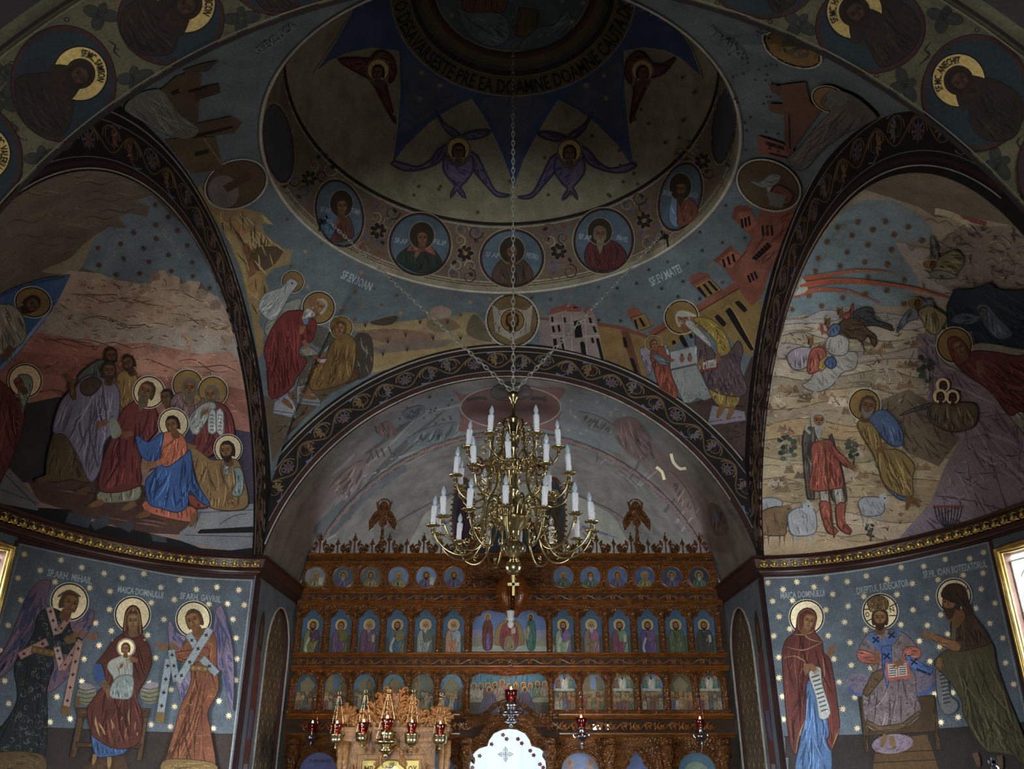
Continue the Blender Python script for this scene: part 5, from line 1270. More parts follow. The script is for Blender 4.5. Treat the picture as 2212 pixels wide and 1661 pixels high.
g.robe([(1150, 860), (1200, 880), (1260, 960), (1300, 1005), (1370, 960), (1420, 900), (1450, 960), (1430, 1060), (1475, 1200), (1440, 1245), (1340, 1240), (1250, 1200), (1190, 1100), (1160, 980)], '#5d4a4e', 32, (.2, 1), 8)
g.robe([(1140, 765), (1210, 755), (1270, 780), (1335, 850), (1372, 960), (1300, 995), (1275, 900), (1200, 820)], '#a2872f', 14, (.5, 1))
g.robe([(1165, 1040), (1225, 1020), (1290, 1010), (1285, 1075), (1230, 1085), (1175, 1105)], '#8d3426', 0, sm=False); g.poly([(1172, 1036), (1222, 1026), (1228, 1072), (1180, 1084)], '#bdbcb6'); g.poly([(1228, 1024), (1284, 1012), (1280, 1062), (1232, 1070)], '#bdbcb6')
for k in range(4): g.stroke([(1238, 1034 + k * 9), (1274, 1026 + k * 9)], 4, '#55504a', 0, False)
g.head((1075, 768), 54, '#aca697', None, '#86592f', .3, -18); g.robe([(1085, 790), (1120, 770), (1180, 830), (1240, 900), (1250, 940), (1200, 900), (1130, 840)], '#b5b1a6', 12, (.7, .8), 5, dark=.55, light=1.2); g.poly([(1030, 740), (1060, 712), (1120, 722), (1165, 748), (1110, 748), (1060, 752)], '#b5b1a6', True)
g.hand((1290, 1005), 110, 36, '#86592f'); g.hand((1185, 1040), 120, 34, '#86592f'); g.foot((1310, 1335), 110, 46, '#86602f'); g.foot((1370, 1345), 110, 48, '#86602f'); g.done()
g = Art('painted_table', pend, 'pend', F_, label='small table under a white embroidered cloth')
g.robe([(1000, 965), (1160, 930), (1172, 1045), (1000, 1085)], '#a5a9a7', 0, sm=False); TB = [(995, 1085), (1168, 1045), (1262, 1250), (1215, 1270), (1170, 1255), (1130, 1285), (1085, 1285)]
g.robe(TB, '#979c9a', 16, (.35, 1), 6, sm=False, dark=.55, light=1.25); g.stroke([(998, 1078), (1165, 1040)], 9, '#5c6460'); g.curls([(1090, 1220), (1240, 1200), (1250, 1250), (1090, 1280)], '#4f5854', 16, 14, 4)
for c in ((1075, 1010), (1125, 1005)): g.ell(c, 16, 24, '#8a5a48'); g.ell((c[0], c[1] - 26), 9, 7, '#5e3a2e')
g.done()
g = Art('painted_angel', pend, 'pend', F_, label='small orange-robed angel standing at the white table')
g.wing([(812, 945), (850, 935), (885, 970), (890, 1050), (868, 1125), (845, 1060), (822, 1000)], '#8d8590', '#5a566e', (.2, 1), 10, 9); g.halo((898, 915), 50, False)
g.robe([(880, 965), (935, 930), (985, 950), (1005, 1010), (1000, 1070), (1050, 1240), (1030, 1262), (940, 1195), (895, 1060)], '#8b3f28', 20); g.robe([(888, 985), (925, 980), (985, 1020), (1010, 1015), (1000, 1045), (940, 1045)], '#66737e', 5, (1, .4)); g.robe([(965, 920), (985, 925), (1000, 985), (980, 985)], '#8f9ba0', 2); g.hand((1015, 1018), 0, 20); g.head((900, 920), 34, '#5a3d22', None, '#80552f', .7); g.done()
# round emblems
def emblem(c, rx, ry, rot, field, name='painted_emblem'):
    e = Art(name, pend, 'pend', (0, 0, 1)); e.ell(c, rx, ry, field, rot, n=40); e.ring(c, rx, ry, 4, '#b9b2a2', rot); e.ring(c, rx * .95, ry * .95, 3, '#3d2a1a', rot); return e
e = emblem((1107, 690), 57, 58, 0, '#75603a'); e.poly([(1063, 655), (1080, 668), (1107, 662), (1136, 668), (1151, 655), (1145, 715), (1107, 735), (1070, 715)], '#a49c90'); e.folds([(1063, 655), (1151, 655), (1145, 715), (1107, 735), (1070, 715)], '#6d645c', 16, (.1, 1), 2.4); e.halo((1107, 690), 26, False); e.head((1107, 690), 18, '#33241a', '#33241a', '#7a522d'); e.done()
e = emblem((509, 397), 70, 51, -22, '#5b4a2c'); e.ell((482, 413), 33, 36, '#7c7270', -20); e.poly([(480, 400), (535, 372), (545, 385), (490, 415)], '#5a3520'); e.poly([(535, 368), (556, 358), (560, 380), (545, 388)], '#6b4a24'); e.done()
e = emblem((1661, 397), 72, 52, 24, '#5a4a2c'); e.robe([(1614, 382), (1640, 388), (1668, 370), (1690, 378), (1670, 402), (1640, 402)], '#8c8c84', 6, (1, .2), 2); e.robe([(1655, 400), (1672, 398), (1678, 416), (1660, 420)], '#a3a09a', 0, sm=False, out=2); e.robe([(1680, 395), (1715, 415), (1700, 440), (1665, 420)], '#7a3e2c', 4, (1, 1), 2); e.poly([(1656, 408), (1700, 420), (1690, 446), (1664, 440)], '#77736c'); e.done()
# dim scenes high on the west pendentives
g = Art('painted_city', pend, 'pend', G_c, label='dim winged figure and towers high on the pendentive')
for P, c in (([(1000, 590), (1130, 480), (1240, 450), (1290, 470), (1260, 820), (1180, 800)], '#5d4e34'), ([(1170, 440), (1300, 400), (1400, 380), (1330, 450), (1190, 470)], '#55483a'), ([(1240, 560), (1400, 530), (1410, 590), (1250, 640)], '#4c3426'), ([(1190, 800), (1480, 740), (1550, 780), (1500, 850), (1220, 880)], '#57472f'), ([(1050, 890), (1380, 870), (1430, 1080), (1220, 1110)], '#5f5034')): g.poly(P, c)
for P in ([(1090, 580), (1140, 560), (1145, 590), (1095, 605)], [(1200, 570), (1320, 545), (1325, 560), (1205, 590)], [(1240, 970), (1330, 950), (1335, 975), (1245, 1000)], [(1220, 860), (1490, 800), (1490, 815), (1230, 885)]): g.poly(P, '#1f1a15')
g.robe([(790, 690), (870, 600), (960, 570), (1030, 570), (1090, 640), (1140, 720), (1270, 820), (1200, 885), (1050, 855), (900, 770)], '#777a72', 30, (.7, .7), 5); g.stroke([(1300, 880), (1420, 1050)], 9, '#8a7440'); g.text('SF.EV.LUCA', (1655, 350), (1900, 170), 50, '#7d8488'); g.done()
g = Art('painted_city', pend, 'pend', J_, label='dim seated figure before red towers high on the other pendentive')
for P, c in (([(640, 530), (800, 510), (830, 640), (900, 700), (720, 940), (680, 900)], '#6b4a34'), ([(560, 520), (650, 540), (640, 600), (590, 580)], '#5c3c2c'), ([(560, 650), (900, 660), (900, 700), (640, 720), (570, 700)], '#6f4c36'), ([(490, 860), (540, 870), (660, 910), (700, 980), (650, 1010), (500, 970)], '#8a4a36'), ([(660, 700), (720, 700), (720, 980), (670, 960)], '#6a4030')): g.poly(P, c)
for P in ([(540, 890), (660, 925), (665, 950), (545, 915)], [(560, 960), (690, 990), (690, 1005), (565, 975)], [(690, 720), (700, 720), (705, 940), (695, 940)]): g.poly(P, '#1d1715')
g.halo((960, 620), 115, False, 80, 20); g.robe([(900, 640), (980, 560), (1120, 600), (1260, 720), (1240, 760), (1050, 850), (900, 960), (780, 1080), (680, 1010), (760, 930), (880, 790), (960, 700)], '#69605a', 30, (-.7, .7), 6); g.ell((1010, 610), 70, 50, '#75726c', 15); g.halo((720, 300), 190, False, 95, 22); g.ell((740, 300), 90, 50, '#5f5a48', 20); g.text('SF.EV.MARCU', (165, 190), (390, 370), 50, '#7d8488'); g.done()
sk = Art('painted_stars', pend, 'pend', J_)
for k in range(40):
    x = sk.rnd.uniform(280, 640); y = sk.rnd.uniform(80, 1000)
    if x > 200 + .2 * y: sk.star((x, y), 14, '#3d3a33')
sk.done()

# ================================================================== drum and dome
def P3(p):      # 3D point -> photo pixel
    x, y, z = p[0], p[1], p[2] - EYE
    d = y * CP + z * SP; return (1106 + F_PX * x / d, 830.5 - F_PX * (-y * SP + z * CP) / d)
def dome_pt(R, a):   # on the dome profile by radius
    for (c0, r0, z0), (c1, r1, z1) in zip(prof, prof[1:]):
        if r0 >= R >= r1:
            t = (r0 - R) / (r0 - r1 + 1e-9); return (c0 + (c1 - c0) * t + R * math.cos(a), 7.2 + R * math.sin(a), z0 + (z1 - z0) * t)
def dome_z(z, a):
    for (c0, r0, z0), (c1, r1, z1) in zip(prof, prof[1:]):
        if z0 <= z <= z1:
            t = (z - z0) / (z1 - z0); R = r0 + (r1 - r0) * t; return (c0 + (c1 - c0) * t + R * math.cos(a), 7.2 + R * math.sin(a), z)
def arc(fn, v, a0, a1, n): return [P3(fn(v, a)) for a in lin(math.radians(a0), math.radians(a1), n)]
O1 = (0, 0, 1)
d = Art('painted_border', dome, 'dome', O1)
d.poly(arc(dome_z, 7.47, -35, 215, 90) + arc(dome_z, 8.35, 215, -35, 90), '#6b5a47')
d.stroke(arc(dome_z, 7.41, -40, 220, 100), 12, '#40241f'); d.stroke(arc(dome_z, 8.38, -40, 220, 100), 7, '#221a16'); d.stroke(arc(dome_z, 8.33, -40, 220, 100), 2.5, '#a39678'); d.stroke(arc(dome_z, 7.50, -40, 220, 100), 2.5, '#a39678'); d.done()
MEDS = [((601, 310), 31, 84, -8, None), ((733, 461), 50, 72, -14, 'L'), ((907, 528), 65, 66, -6, 'R'), ((1106, 558), 67, 61, 0, 'F'), ((1304, 520), 63, 68, 8, 'B'), ((1470, 425), 44, 74, 16, 'L2'), ((1565, 270), 24, 82, 8, None)]
fl = Art('painted_foliage', dome, 'dome', O1, label='scrolling foliage and flowers between the painted roundels')
def scroll(art, c, r, a0, sg, col, w=3, turns=1.4):
    art.stroke([(c[0] + r * (1 - t * .8) * math.cos(a0 + sg * t * turns * 6.28), c[1] + r * (1 - t * .8) * math.sin(a0 + sg * t * turns * 6.28)) for t in lin(0, 1, 20)], w, col, 1)
fl.hold()
for i in range(len(MEDS) - 1):
    a, b = MEDS[i][0], MEDS[i + 1][0]; c = ((a[0] + b[0]) / 2, (a[1] + b[1]) / 2 + (-4 if 0 < i < 5 else 0))
    if 0 < i < 5:
        c = (c[0] + (b[1] - a[1]) * -.05, c[1] + 8)
    dxn, dyn = -(b[1] - a[1]), b[0] - a[0]; L_ = math.hypot(dxn, dyn); dxn, dyn = dxn / L_, dyn / L_
    for k, (o, r) in enumerate(((-48, 17), (-26, 13), (26, 13), (48, 17))):
        q = (c[0] + dxn * o, c[1] + dyn * o)
        for sg in (-1, 1):
            s2 = (q[0] + dyn * sg * 15, q[1] - dxn * sg * 15)
            scroll(fl, s2, r, 1.57 * k, sg, fl.rnd.choice(['#8f7f5c', '#7a3f30', '#4d5a74', '#9a8c6c', '#352823']), 3.2)
            fl.ell((s2[0] + 5 * sg, s2[1] - 4), 6, 4, fl.rnd.choice(['#7a3a2c', '#46506e', '#2c2320']), 40 * sg)
    for pet in range(7): fl.ell((c[0] + 11 * math.cos(pet * .9), c[1] + 11 * math.sin(pet * .9)), 8, 5.5, '#2a1c18', math.degrees(pet * .9)); fl.ring((c[0] + 11 * math.cos(pet * .9), c[1] + 11 * math.sin(pet * .9)), 8, 5.5, 1.4, '#9a8c6a', math.degrees(pet * .9))
    fl.ell(c, 5, 5, '#8a7040')
fl.hold(False); fl.done()
for (c, rx, ry, rot, kind) in MEDS:
    m_ = Art('painted_apostle', dome, 'dome', O1, label={None: 'dim empty-looking roundel at the side of the drum', 'L': 'apostle in blue and brown at the left of the drum', 'R': 'apostle in green with red collar', 'F': 'apostle in the middle roundel of the drum', 'B': 'long-bearded apostle in red', 'L2': 'apostle in blue tunic with reddish cloak'}[kind])
    m_.ell(c, rx, ry, '#51616b' if kind else '#3b4145', rot, n=40); m_.ring(c, rx, ry, 5, '#3a211c', rot); m_.ring(c, rx * 1.06, ry * 1.06, 2, '#9a8c6c', rot)
    if kind:
        k = rx / 60; hx = c[0] + (4 if kind in 'LR' else -8 if kind == 'B' else 0); hy = c[1] - ry * .32
        if kind == 'L': m_.robe([(c[0] - 40 * k, c[1] + 10), (c[0] - 20 * k, c[1] - 8), (c[0] + 10 * k, c[1]), (c[0] + 5, c[1] + 40), (c[0] - 35 * k, c[1] + 44)], '#51708f', 6, w=2.5, out=1.6); m_.robe([(c[0], c[1] - 6), (c[0] + 22 * k, c[1] + 4), (c[0] + 36 * k, c[1] + 50), (c[0] - 22 * k, c[1] + 62), (c[0] - 6, c[1] + 30)], '#5b3626', 8, w=2.5, out=1.6)
        elif kind == 'R': m_.robe([(c[0] - 50, c[1] + 34), (c[0] - 26, c[1] + 6), (c[0], c[1] + 2), (c[0] + 30, c[1] + 12), (c[0] + 46, c[1] + 44), (c[0], c[1] + 62)], '#2c352c', 10, w=2.5, out=1.6); m_.robe([(c[0] - 14, c[1] - 2), (c[0] + 18, c[1] - 2), (c[0] + 34, c[1] + 24), (c[0] + 8, c[1] + 14), (c[0] - 28, c[1] + 14)], '#8a4234', 4, w=2.5, out=1.6)
        elif kind == 'B': m_.robe([(c[0] - 40, c[1] + 44), (c[0] - 30, c[1] + 4), (c[0] + 20, c[1]), (c[0] + 50, c[1] + 30), (c[0] + 30, c[1] + 58), (c[0] - 10, c[1] + 64)], '#572420', 10, w=2.5, out=1.6)
        elif kind == 'L2': m_.robe([(c[0] - 24, c[1] + 50), (c[0] - 18, c[1] - 2), (c[0] + 2, c[1] + 4), (c[0] - 4, c[1] + 64)], '#6f86a4', 5, w=2.5, out=1.6); m_.robe([(c[0] - 4, c[1] + 2), (c[0] + 30, c[1] + 10), (c[0] + 36, c[1] + 40), (c[0] - 2, c[1] + 64)], '#77412c', 8, w=2.5, out=1.6)
        else: m_.robe([(c[0] - 44, c[1] + 40), (c[0] - 22, c[1] + 2), (c[0] + 22, c[1] + 2), (c[0] + 46, c[1] + 36), (c[0] + 20, c[1] + 56), (c[0] - 20, c[1] + 56)], '#4c3a2a', 10, w=2.5, out=1.6)
        m_.ell((hx, hy + 2), 27 * (k * .3 + .7), 30, '#33281b'); m_.ring((hx, hy + 2), 27 * (k * .3 + .7), 30, 2, '#8a7c5c')
        bl = {'B': 1.4, 'L2': 1.1, 'F': .4}.get(kind)
        m_.head((hx, hy + 8), 18, '#3a2718' if kind not in ('B',) else '#6b5c48', None if bl is None else ('#3c2c1e' if kind != 'B' else '#7a6d58'), '#6d4726', .3 if kind != 'F' else 0, 0, bl or .3)
        if kind in 'LR': m_.hand((c[0] - 6, c[1] + 20), -60, 10)
        m_.text('SF.AP', (c[0] - rx * .86, c[1] - 4), (c[0] - rx * .42, c[1]), 11, '#8f989c'); m_.text({'L': 'TOMA', 'R': 'FILIP', 'F': 'PETRU', 'B': 'PAVEL', 'L2': 'LUCA'}[kind], (c[0] + rx * .45, c[1] - 2), (c[0] + rx * .85, c[1] + 4), 11, '#8f989c')
    m_.done()
# star-shaped blue field around the text ring
def hp(x, y): return (540 + x / 2.966, y / 2.966)
def ip(x, y): return (1000 + x / 2.966, y / 2.966)
blue = [hp(690, -60), hp(640, 90), hp(540, 270), hp(400, 480), hp(500, 395), hp(620, 340), hp(780, 308), hp(950, 328), hp(958, 600), hp(940, 820), hp(905, 1060), hp(1000, 935), hp(1150, 790), hp(1300, 690), hp(1420, 635), hp(1520, 790), hp(1610, 980), hp(1690, 1200), ip(330, 1200), ip(400, 1010), ip(490, 840), ip(610, 642), ip(740, 710), ip(870, 810), ip(990, 930), ip(1110, 1112), ip(1075, 900), ip(1045, 620), ip(1035, 328), ip(1160, 305), ip(1300, 325), ip(1400, 375), ip(1540, 500), ip(1480, 330), ip(1430, 240), ip(1280, 80), ip(1100, -60)]
bl = Art('painted_sky', dome, 'dome', O1, grid=10, label='blue star-shaped field painted around the crown of the dome')
bl.poly(blue, '#384970')
inner = []
cxm = sum(p[0] for p in blue) / len(blue)
for q in ([hp(990, 640), hp(975, 850), hp(1150, 740), hp(1330, 610), hp(1000, 400)], [hp(1500, 640), hp(1590, 830), hp(1690, 1080), ip(330, 1080), ip(420, 850), ip(530, 640)], [ip(1005, 640), ip(1030, 850), ip(850, 740), ip(680, 620), ip(1000, 400)]): bl.poly(q, '#4f5266', True)
bl.stroke(blue, 3, '#93896a', 0, False)
for p in (hp(1098, 465), hp(1215, 548), hp(1088, 632), ip(905, 482), ip(792, 548), ip(918, 628), hp(2158, 545), hp(1290, 738), ip(848, 800)): bl.star(p, 7, '#94805a')
bl.done()
RG = Art('painted_ring', dome, 'dome', O1, grid=10, label='gold inscribed ring with shaded bands around the crown medallion')
def annulus(r0, r1, col): RG.poly(arc(dome_pt, r0, -60, 240, 80) + arc(dome_pt, r1, 240, -60, 80), col)
annulus(1.45, 1.235, '#5d5130'); annulus(1.235, 1.17, '#241f1a'); annulus(1.17, 1.12, '#3a3e36'); annulus(1.12, 1.07, '#52472c'); annulus(1.07, 1.03, '#5c4426'); annulus(1.03, .99, '#43281c'); annulus(.99, .945, '#2f1a16')
RG.poly(arc(dome_pt, .945, -170, 190, 80), '#465459')
RG.stroke(arc(dome_pt, 1.45, -60, 240, 90), 2.4, '#8f8666'); RG.stroke(arc(dome_pt, 1.235, -60, 240, 90), 2, '#77663a'); RG.stroke(arc(dome_pt, .945, -60, 240, 90), 2.2, '#8a7a58')
RG.robe([(1000, -20), (1060, -10), (1095, -20), (1085, 26), (1010, 30)], '#5a3a28', 8, w=3, out=2); RG.robe([(985, 15), (1010, 25), (1085, 30), (1100, 80), (1060, 100), (1010, 70)], '#59666a', 12, (.8, .6), w=3, out=2); RG.robe([(1122, 14), (1165, 20), (1160, 60), (1145, 80), (1112, 76)], '#4d4028', 2, w=3, sm=False, out=2); RG.stroke([(1128, 15), (1116, 76)], 7, '#5c2620'); RG.hand((1140, 72), -70, 14, '#5a4428'); RG.robe([(1160, 60), (1200, 50), (1225, 20), (1235, 60), (1180, 98), (1120, 104)], '#4f5c62', 10, (.8, -.4), w=3, out=2)
for p in ((975, 32), (1236, 46), (1260, 5), (1215, 0)): RG.star(p, 7, '#8a7450')
V_, T_ = glyph_mesh('TA SI O DESAVARSESTE PRE EA DOAMNE DOAMNE CAUTA DIN CER')
x0 = min(v[0] for v in V_); x1 = max(v[0] for v in V_)
W_ = []
for v in V_:
    a = math.radians(205 - (205 + 25) * (v[0] - x0) / (x1 - x0)); a = math.radians(200 - 220 * (v[0] - x0) / (x1 - x0)); R_ = 1.42 - v[1] / .73 * .155
    W_.append(P3(dome_pt(R_, a)))
RG.put(W_, T_, '#17130f', 0, 'poly'); RG.done()
# seraphim
def seraph(c, k, col, fe, dirs, lab, face=0):
    g = Art('painted_seraph', dome, 'dome', O1, label=lab)
    for P in dirs: g.wing([(c[0] + x * k, c[1] + y * k) for x, y in P], col, fe, (P[2][0] - P[0][0], P[2][1] - P[0][1]), 14, 3)
    g.halo(c, 26 * k, False, rim='#8a7c5a'); g.ell(c, 24 * k, 24 * k, '#a3803c', 0, 1); g.head((c[0], c[1] + 6 * k), 19 * k, '#241a14', None, '#5c4026', face)
    g.stroke([(c[0] - 16 * k, c[1] + 28 * k), (c[0], c[1] + 36 * k), (c[0] + 16 * k, c[1] + 28 * k)], 8 * k, '#4f4444'); g.done()
LW = [(-22, -4), (-55, 0), (-100, 36), (-132, 34), (-144, 26), (-110, 44), (-70, 40), (-32, 20)]
LW2 = [(-24, -10), (-46, 4), (-62, 24), (-90, 38), (-140, 26), (-146, 32), (-118, 46), (-82, 44), (-40, 26)]
RW2 = [(22, 8), (40, 14), (62, 58), (82, 92), (112, 100), (84, 102), (56, 74), (26, 36)]
UP = [[(-8, -26), (-30, -44), (-50, -84), (-30, -56), (-12, -44), (4, -30)], [(4, -26), (30, -38), (70, -40), (56, -28), (34, -22), (16, -22)]]
DN = [(-28, 14), (-10, 30), (0, 34), (10, 30), (28, 14), (32, 44), (16, 70), (4, 82), (12, 96), (16, 108), (4, 98), (-3, 88), (-12, 100), (-18, 106), (-14, 92), (-7, 80), (-22, 62), (-33, 42)]
seraph((990, 322), 1.0, '#6b5d78', '#34335a', [LW2, RW2] + UP + [DN], 'purple six-winged seraph with golden halo, left of the chain')
mir = lambda P: [(-x, y) for x, y in P]
seraph((1231, 326), 1.0, '#63566e', '#30305a', [mir(LW2), mir(RW2)] + [mir(u) for u in UP] + [mir(DN)], 'purple six-winged seraph with golden halo, right of the chain')
seraph((815, 150), .95, '#6a322b', '#3c1a15', [[(-10, -18), (-50, -26), (-88, -22), (-60, -2), (-30, 14), (-10, 20)], [(-14, 20), (14, 26), (24, 60), (40, 122), (18, 84), (0, 50)], [(-14, -22), (8, -44), (34, -26), (40, 8), (26, 30), (24, -10)]], 'dark red seraph at the left edge of the dome', -.5)
seraph((1390, 152), .95, '#62372c', '#381c15', [[(10, -14), (44, -14), (74, -30), (52, 2), (20, 14)], [(-12, 20), (12, 24), (-8, 70), (-28, 120), (-22, 70)], [(14, -22), (-8, -44), (-34, -26), (-40, 8), (-26, 30), (-24, -10)]], 'dim red seraph at the right edge of the dome', .5)
sk = Art('painted_stars', dome, 'dome', O1)
for k in range(110):
    x = sk.rnd.uniform(640, 1530); y = sk.rnd.uniform(130, 490)
    if (x - 1100) ** 2 / 430 ** 2 + (y - 190) ** 2 / 280 ** 2 < 1 and not inpoly(x, y, blue) and (x > 1130 or y > 390): sk.star((x, y), 6, '#4b4432')
for p in ((1016, 225), (982, 248), (940, 262), (1000, 275), (1205, 226), (1247, 250), (1286, 270), (1296, 305), (852, 190), (850, 245)): sk.star(p, 6, '#95825a')
sk.done()

# ================================================================== soffit of the west arch: saints in roundels
so = Art('painted_foliage', archW, 'arch_west', G_c, label='four-petalled grey ornaments between the roundels')
def petals(art, c, k, rot, scale=1.0):
    for i, (l, w_) in enumerate(((115, 42), (95, 44), (100, 40), (70, 30))):
        a = math.radians(rot + i * 95); p = (c[0] + k * l * .62 * math.cos(a), c[1] + k * l * .62 * math.sin(a))
        art.ell(p, l * .62 * k, w_ * k, '#33332d', math.degrees(a)); art.ring(p, l * .62 * k, w_ * k, 7 * k, '#25211b', math.degrees(a)); art.ring(p, l * .4 * k, w_ * .55 * k, 5 * k, '#2b2721', math.degrees(a))
    art.ell(c, 16 * k, 16 * k, '#6a5c40')
so.hold()
for c, r in (((860, 500), -15), ((640, 90), 10), ((265, 1010), -15), ((1540, 120), -10), ((20, 470), 30), ((20, 640), -60)): petals(so, c, .9, r)
for c in ((75, 405), (428, 125), (720, 670), (408, 925), (1045, 447), (1365, 280), (1715, 118), (112, 1225), (900, 545)): so.ring(c, 14, 12, 7, '#25211b')
for P in ([(690, 260), (740, 290), (730, 330), (775, 370)], [(60, 780), (110, 820), (90, 850), (150, 900)]): so.stroke(P, 16, '#25211b', 2); so.curls([(P[0][0] - 30, P[0][1] - 20), (P[-1][0] + 20, P[0][1]), (P[-1][0] + 20, P[-1][1])], '#25211b', 8, 20, 8)
so.hold(False); so.done()
so = Art('painted_foliage', archW, 'arch_west', J_, label='four-petalled grey ornaments between the roundels on the far side')
so.hold()
for c, r in (((750, 150), 30), ((1430, 540), 60), ((2030, 1040), 60), ((1680, 110), 10)): petals(so, c, .9, r)
for c in ((230, 17), (568, 138), (925, 300), (1250, 483), (1563, 700), (1875, 968), (1718, 70), (1895, 190), (2165, 1270)): so.ring(c, 14, 12, 7, '#25211b')
for P in ([(1600, 270), (1560, 320), (1590, 350), (1520, 420)], [(2180, 870), (2150, 910), (2180, 950)]): so.stroke(P, 18, '#25211b', 2)
so.hold(False); so.done()
def roundel(cr, c, rx, ry, hc, hr, body, txt, ta, lab, skin='#3a2618', ring=(60, 300)):
    g = Art('painted_saint', archW, 'arch_west', cr, label=lab)
    g.ell(c, rx, ry, '#222c31', n=44); g.ring(c, rx, ry, 26, '#3a201c'); g.ring(c, rx * 1.05, ry * 1.05, 8, '#1c1614')
    g.robe(body, '#291d14', 24, (.6, .6), 10)
    g.ell(hc, hr, hr, '#d9bd7c', 0, 1, n=36); g.ring(hc, hr, hr, 10, '#20181a'); 
    g.ell(hc[:2], hr * .56, hr * .56, '#2a1c12'); 
    a = math.atan2(c[1] - hc[1], c[0] - hc[0]) 
    g.poly([(hc[0] + hr * 1.15 * math.cos(a - .55), hc[1] + hr * 1.15 * math.sin(a - .55)), (hc[0] + hr * .3 * math.cos(a - 1.4), hc[1] + hr * .3 * math.sin(a - 1.4)), (hc[0] + hr * .3 * math.cos(a + 1.4), hc[1] + hr * .3 * math.sin(a + 1.4)), (hc[0] + hr * 1.15 * math.cos(a + .75), hc[1] + hr * 1.15 * math.sin(a + .75))], '#291d14', True)
    g.head((hc[0] + hr * .1 * math.cos(a), hc[1] + hr * .1 * math.sin(a)), hr * .5, '#21160e', '#241810', skin, .3, math.degrees(a) - 90, .4)
    V_, T_ = glyph_mesh(txt); q0 = min(v[0] for v in V_); q1 = max(v[0] for v in V_); W_ = []
    for v in V_:
        an = math.radians(ta[0] + (ta[1] - ta[0]) * (v[0] - q0) / (q1 - q0)); rr = hr * (.64 + .27 * v[1] / .73)
        W_.append(g.T((hc[0] + rr * math.cos(an), hc[1] + rr * math.sin(an))))
    g.put(W_, T_, '#1c1410', 0, 'poly'); g.done()
roundel(G_c, (405, 535), 322, 355, (512, 470), 175, [(95, 520), (240, 470), (410, 470), (470, 620), (430, 830), (300, 870), (150, 780)], 'SF.MC. SAMSON', (-88, 22), 'dark saint with pale gold halo in the nearer left roundel')
roundel(G_c, (1095, 120), 325, 285, (1190, 20), 190, [(790, 60), (950, -20), (1110, 40), (1150, 180), (1090, 340), (900, 340), (780, 220)], 'SF.MC. NICON', (-70, 30), 'dark saint with pale gold halo at the top left')
roundel(G_c, (-190, 1020), 310, 350, (-120, 980), 180, [(-500, 1000), (-300, 900), (-150, 1000), (-200, 1300), (-400, 1300)], 'SF.MC. VALERIU', (-70, 40), 'roundel cut off by the left edge')
roundel(G_c, (1800, -130), 300, 220, (1800, -220), 120, [(1600, -100), (1750, -150), (1900, -100), (1900, 50), (1700, 60)], 'SF.', (-70, 40), 'blue roundel mostly above the frame on the left')
roundel(J_, (1212, 175), 335, 280, (1110, 70), 180, [(1200, 20), (1400, 0), (1530, 150), (1480, 320), (1290, 430), (1200, 300), (1150, 160)], 'SF.MC. HARALAMPIE', (150, 292), 'dark saint with pale gold halo at the top right')
roundel(J_, (1890, 590), 328, 355, (1782, 510), 172, [(1880, 520), (2000, 500), (2180, 620), (2160, 850), (2000, 900), (1880, 830), (1850, 680)], 'SF.MC. ANECHIT', (150, 275), 'dark saint with pale gold halo in the nearer right roundel')
roundel(J_, (530, -60), 290, 170, (480, -140), 100, [(560, -100), (650, -60), (740, 0), (620, 80), (560, 20)], 'SF.', (-170, -60), 'blue roundel mostly above the frame on the right')
roundel(J_, (2480, 1080), 300, 340, (2420, 1000), 150, [(2500, 1000), (2700, 1000), (2700, 1300), (2450, 1300)], 'SF.', (-170, -60), 'roundel cut off by the right edge')
# dark and pale border lines of the arch
bd = Art('painted_border', archW, 'arch_west', O1)
def ap(y, a): return P3((RW * math.cos(a), y, CW + RW * math.sin(a)))
for y, w_, c in ((YW - .02, 10, '#211814'), (YW - .055, 3, '#6f6650'), (3.29, 9, '#211814'), (3.33, 3, '#6f6650')):
    bd.stroke([ap(y, a) for a in lin(math.radians(8), math.radians(75), 60)], w_, c); bd.stroke([ap(y, a) for a in lin(math.radians(105), math.radians(172), 60)], w_, c)
bd.done()

